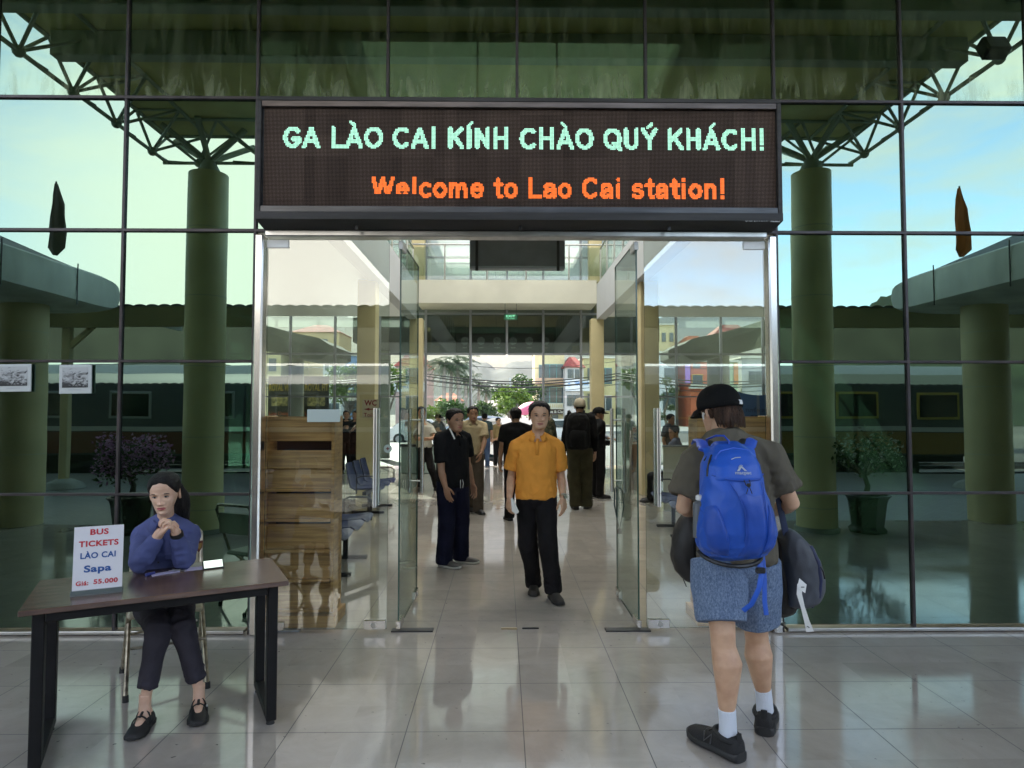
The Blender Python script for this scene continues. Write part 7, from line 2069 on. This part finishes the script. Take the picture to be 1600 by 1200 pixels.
piping([(1116, 718), (1128, 706), (1150, 701.5), (1172, 705), (1184, 715)], .0035, mat('pale_blue_piping', (.05, .13, .62), .4), 'lid_piping', .014)
piping([(1129, 750), (1140, 768), (1150, 792), (1152, 830), (1147, 868)], .0022, M_BLUED, 'seam', .011)
piping([(1183, 752), (1184, 790), (1187, 832), (1181, 866)], .0022, M_BLUED, 'seam', .011)
MB().tube([on_bag(1104, 745, .006), on_bag(1105, 735, .008), on_bag(1109, 722, .010), on_bag(1114, 713, .008)], .0085, 8, flat=((1, 0, 0), .6)).build('zip', M_BLACK, bag, True)
MB().tube([on_bag(1105, 722, .015), on_bag(1110, 716, .018)], .004, 8).build('zip_pull', M_BLACK, bag, True)
# haul loop, shoulder straps
MB().tube([on_bag(1119, 703, -.03), on_bag(1121, 694, -.03) + V((0, 0, .012)), V((bx(1128), .06, bz(683))), V((bx(1140), .055, bz(683))), V((bx(1148), .06, bz(691))), on_bag(1149, 703, -.03)], .0095, 8, flat=((0, 0, 1), .45)).build('haul_loop', mat('strap_blue', (.02, .085, .55), .5), bag, True)
for px0, pxs, pys, out_, m in ((1113, 1096, 686, -1, 1), (1170, 1168, 680, 1, 1)):
    p0 = V((bx(px0), .11, bz(708)))
    sd_ = at_d(pxs, pys, 3.30) - bp0; sh = (PH['sL'] if out_ < 0 else PH['sR']) + B - bp0
    tp = V((sd_.x, sh.y - .015, sh.z + .098))
    pts = [p0, V((p0.x * .7 + sd_.x * .3, .135, p0.z * .6 + tp.z * .4)), V((p0.x * .25 + sd_.x * .75, sh.y - .125, tp.z - .032)), V((tp.x, sh.y - .075, tp.z - .006)), tp, V((tp.x - out_ * .01, tp.y + .07, tp.z - .03)), V((tp.x - out_ * .02, tp.y + .115, tp.z - .14)), V((tp.x - out_ * .02, tp.y + .12, tp.z - .29))]
    MB().tube(pts, [.026, .028, .030, .031, .031, .031, .03, .028], 12, flat=((0, -.5, .87), .26)).build('shoulder_strap', mat('strap_blue', (.02, .10, .55), .5), bag, True)
    MB().tube([q + V((-out_ * .030 if out_ < 0 else -.030, .006, .002)) for q in pts], [.018, .022, .024, .024, .025, .025, .025, .024], 12, flat=((0, -.5, .87), .30)).build('strap_padding', M_BLACK, bag, True)
# emblem and lettering
em = [on_bag(x, y, .0155) for x, y in ((1143, 735), (1151, 726.5), (1159, 735), (1155, 734.5), (1151, 730), (1147, 735))]
MB().add(em, [tuple(range(6))]).build('emblem', mat('silver_print', (.42, .47, .56), .4), bag, fix=False)
b = MB(); b.tube([on_bag(x, y, .0155) for x, y in ((1146.5, 730), (1149, 726.8), (1151.5, 726), (1154, 727.5))], .0012, 6); b.build('emblem_arc', mat('silver_print', (.42, .47, .56), .4), bag)
vs, ts = text_mesh('macpac', .02, 3); mn, mx_ = vs.min(0), vs.max(0)
MB().add([on_bag(1140 + 25 * (q[0] - mn[0]) / (mx_[0] - mn[0]), 739.5 - 5 * (q[1] - 0) / .73, .0158) for q in vs], ts).build('lettering', mat('silver_print', (.42, .47, .56), .4), bag, fix=False)
piping([(1139, 718), (1146, 715.5), (1154, 715)], .0022, mat('silver_print', (.42, .47, .56), .4), 'reflective_tab', .016)
MB().tube([on_bag(1151.5, 747.5, .016), on_bag(1153, 755, .02), on_bag(1157, 757.5, .022), on_bag(1160, 752, .02), on_bag(1159.5, 747.5, .016)], .0022, 6).tube([on_bag(1157, 757, .02), on_bag(1153, 768, .016)], .0018, 6).tube([on_bag(1158, 757, .02), on_bag(1162, 768, .016)], .0018, 6).build('bungee', M_BLACK, bag, True)
MB().box(on_bag(1157, 755, .022), (.018, .012, .016), bev=.004).build('cord_lock', M_BLACK, bag)
# water bottle in the side pocket
bt = empty('water_bottle', bp0 + V((bx(1098), .03, bz(800))), 'bottle with white cap in the side pocket of the blue backpack', 'bottle')
MB().tube([(0, 0, -.12), (0, 0, .03), (0, 0, .045)], [.033, .033, .02], 16).build('flask', mat('bottle_grey', (.12, .13, .15), .2), bt, True); MB().tube([(0, 0, .045), (0, 0, .05), (0, 0, .066), (0, 0, .070)], [.014, .020, .019, .012], 16).build('cap', M_WHITE, bt, True)
# hip belt and hanging webbing
MB().tube([V((bx(1152 + 50 * math.sin(t)), .11 - .135 * math.cos(t), bz(868 + 15 * math.cos(t)))) for t in [-1.5 + k * .25 for k in range(13)]], .010, 8, flat=((0, 0, 1), 1.0)).build('base_band', M_BLACK, bag, True)
MB().tube([V((bx(1190), .02, bz(880))), V((bx(1189), -.0, bz(900))), V((bx(1184), -.01, bz(918))), V((bx(1172), -.01, bz(942))), V((bx(1160), .0, bz(953)))], .012, 8, flat=((0, 1, 0), .18)).build('hanging_strap', M_BLUE, bag, True)
MB().tube([V((bx(1205), .10, bz(872))), V((bx(1205), .08, bz(910))), V((bx(1202), .06, bz(945))), V((bx(1203), .05, bz(965)))], .011, 8, flat=((0, 1, 0), .18)).build('hanging_strap', M_BLUE, bag, True)
MB().box(V((bx(1186), -.015, bz(890))), (.045, .02, .026), bev=.006).build('buckle', M_BLACK, bag)

# ---- bags at his sides
def soft_bag(name, lab, rows, d, dep, m, seed, cat='bag', fold_=.008):
    """rows of (py, px0, px1) at depth d"""
    yb = rows[-1][0]; xm = (rows[0][1] + rows[0][2]) / 2; o_ = at_d(xm, yb, d); t = empty(name, o_, lab, cat); s = d / FPX
    rings = []
    n = len(rows)
    for i, (py, x0, x1) in enumerate(rows):
        k = math.sin(PI * (i + .35) / (n - .3)) ** .45
        rings.append(ell(V((((x0 + x1) / 2 - xm) * s, 0, (yb - py) * s)), V((1, 0, 0)), V((0, 1, 0)), (x1 - x0) / 2 * s, dep / 2 * k, 28, .8))
    b = MB().loft(rings); v_, f_ = remesh(b, .009, 4); v_ = folds(v_, f_, fold_, 10, seed, (1, 1, .7))
    mesh_obj('bag', [(v_, f_, 0)], [m], t)
    return t, (lambda px, py, y=0: V(((px - xm) * s, y, (yb - py) * s)))
M_BBAG = mat('black_nylon', (.017, .015, .015), .55, var=.3, bump=.2, bscale=260)
M_GBAG = mat('graphite_nylon', (.060, .067, .085), .55, var=.25, bump=.2, bscale=260)
t1, q1 = soft_bag('day_pack', 'black day pack worn on the chest, showing at his left hip', [(800, 1074, 1090), (812, 1064, 1100), (826, 1057, 1108), (845, 1052, 1112), (870, 1050, 1112), (890, 1056, 1108), (903, 1066, 1102), (909, 1078, 1094)], 3.56, .20, M_BBAG, 51, 'backpack')
MB().tube([q1(1085, 806, -.06), q1(1076, 830, -.1), q1(1075, 860, -.105), q1(1082, 893, -.08)], .004, 6).build('zip', M_BLACK, t1, True)
MB().tube([q1(1066, 903, -.02), q1(1068, 909, -.03), q1(1070, 914, -.03)], .003, 6).build('zip_pull', M_BLACK, t1, True)
t2, q2 = soft_bag('duffel_bag', 'graphite bag with navy zip hanging at his right hip', [(830, 1226, 1242), (840, 1222, 1254), (856, 1222, 1268), (880, 1224, 1279), (905, 1226, 1283), (922, 1226, 1282), (936, 1226, 1276), (944, 1226, 1264), (948, 1230, 1254)], 3.40, .22, M_GBAG, 52)
MB().tube([q2(1258, 850, -.075), q2(1266, 873, -.10), q2(1268, 900, -.108), q2(1266, 925, -.10), q2(1258, 943, -.07)], .009, 8, flat=((0, -1, 0), .4)).build('zip', mat('navy_zip', (.012, .018, .07), .5), t2, True)
MB().tube([q2(1266, 878, -.115), q2(1270, 886, -.118), q2(1273, 897, -.112)], .0035, 6).build('zip_pull', M_BLACK, t2, True)
MB().tube([q2(1228, 838, -.02), q2(1222, 815, -.03), q2(1213, 780, -.05), q2(1207, 740, -.07), q2(1201, 704, -.05), q2(1192, 690, .02), q2(1184, 690, .08)], .017, 10, flat=((0, -1, 0), .22)).build('shoulder_strap', mat('navy_strap', (.022, .035, .085), .6), t2, True)
MB().box(q2(1207, 715, -.085), (.05, .018, .055), bev=.006).build('strap_buckle', mat('navy_buckle', (.03, .045, .09), .4), t2)
t3, q3 = soft_bag('black_pack', 'black bag with a white luggage tag between shorts and graphite bag', [(838, 1214, 1230), (850, 1206, 1236), (880, 1202, 1242), (910, 1202, 1244), (935, 1202, 1244), (952, 1204, 1238), (960, 1210, 1228)], 3.47, .20, M_BBAG, 53)
tg = MB(); pts = [q3(1225, 898, -.19), q3(1222, 912, -.205), q3(1226, 930, -.21), q3(1232, 950, -.205), q3(1239, 968, -.19)]
rings = []
for p_, w_ in zip(pts, (.012, .012, .009, .012, .018)):
    rings.append([p_ + V((-w_, 0, -.002)), p_ + V((w_, -.004, .002)), p_ + V((w_, -.003, .002)), p_ + V((-w_, .001, -.002))])
tg.loft(rings); tg.quad(q3(1219, 903, -.205), q3(1231, 911, -.205), q3(1234, 899, -.2), q3(1224, 890, -.195)); t4 = tg.build('luggage_tag', M_WHITE, t3, fix=False)
MB().box(q3(1227, 902, -.208), (.016, .001, .004)).box(q3(1235, 960, -.201), (.014, .001, .004), Matrix.Rotation(.6, 3, 'Y')).build('print', M_DARK, t4)
MB().tube([q3(1203, 955, -.03), q3(1207, 966, -.03), q3(1218, 973, -.03), q3(1226, 973, .0)], .006, 6).build('loose_strap', M_BLACK, t3, True)


# ================================================================== haze over the town
hz = MB().box((0, 0, 39.25), (3400, 3400, 81.5)).build('haze', bpy.data.materials.new('haze_air'))
hm = hz.data.materials[0]; hm.use_nodes = True
hm.node_tree.nodes.remove(hm.node_tree.nodes['Principled BSDF'])
pv = hm.node_tree.nodes.new('ShaderNodeVolumePrincipled'); pv.inputs['Color'].default_value = (.72, .82, 1.0, 1); pv.inputs['Density'].default_value = .00010; pv.inputs['Anisotropy'].default_value = 0.0
hm.node_tree.links.new(pv.outputs[0], hm.node_tree.nodes['Material Output'].inputs['Volume'])
tag(hz, kind='stuff')
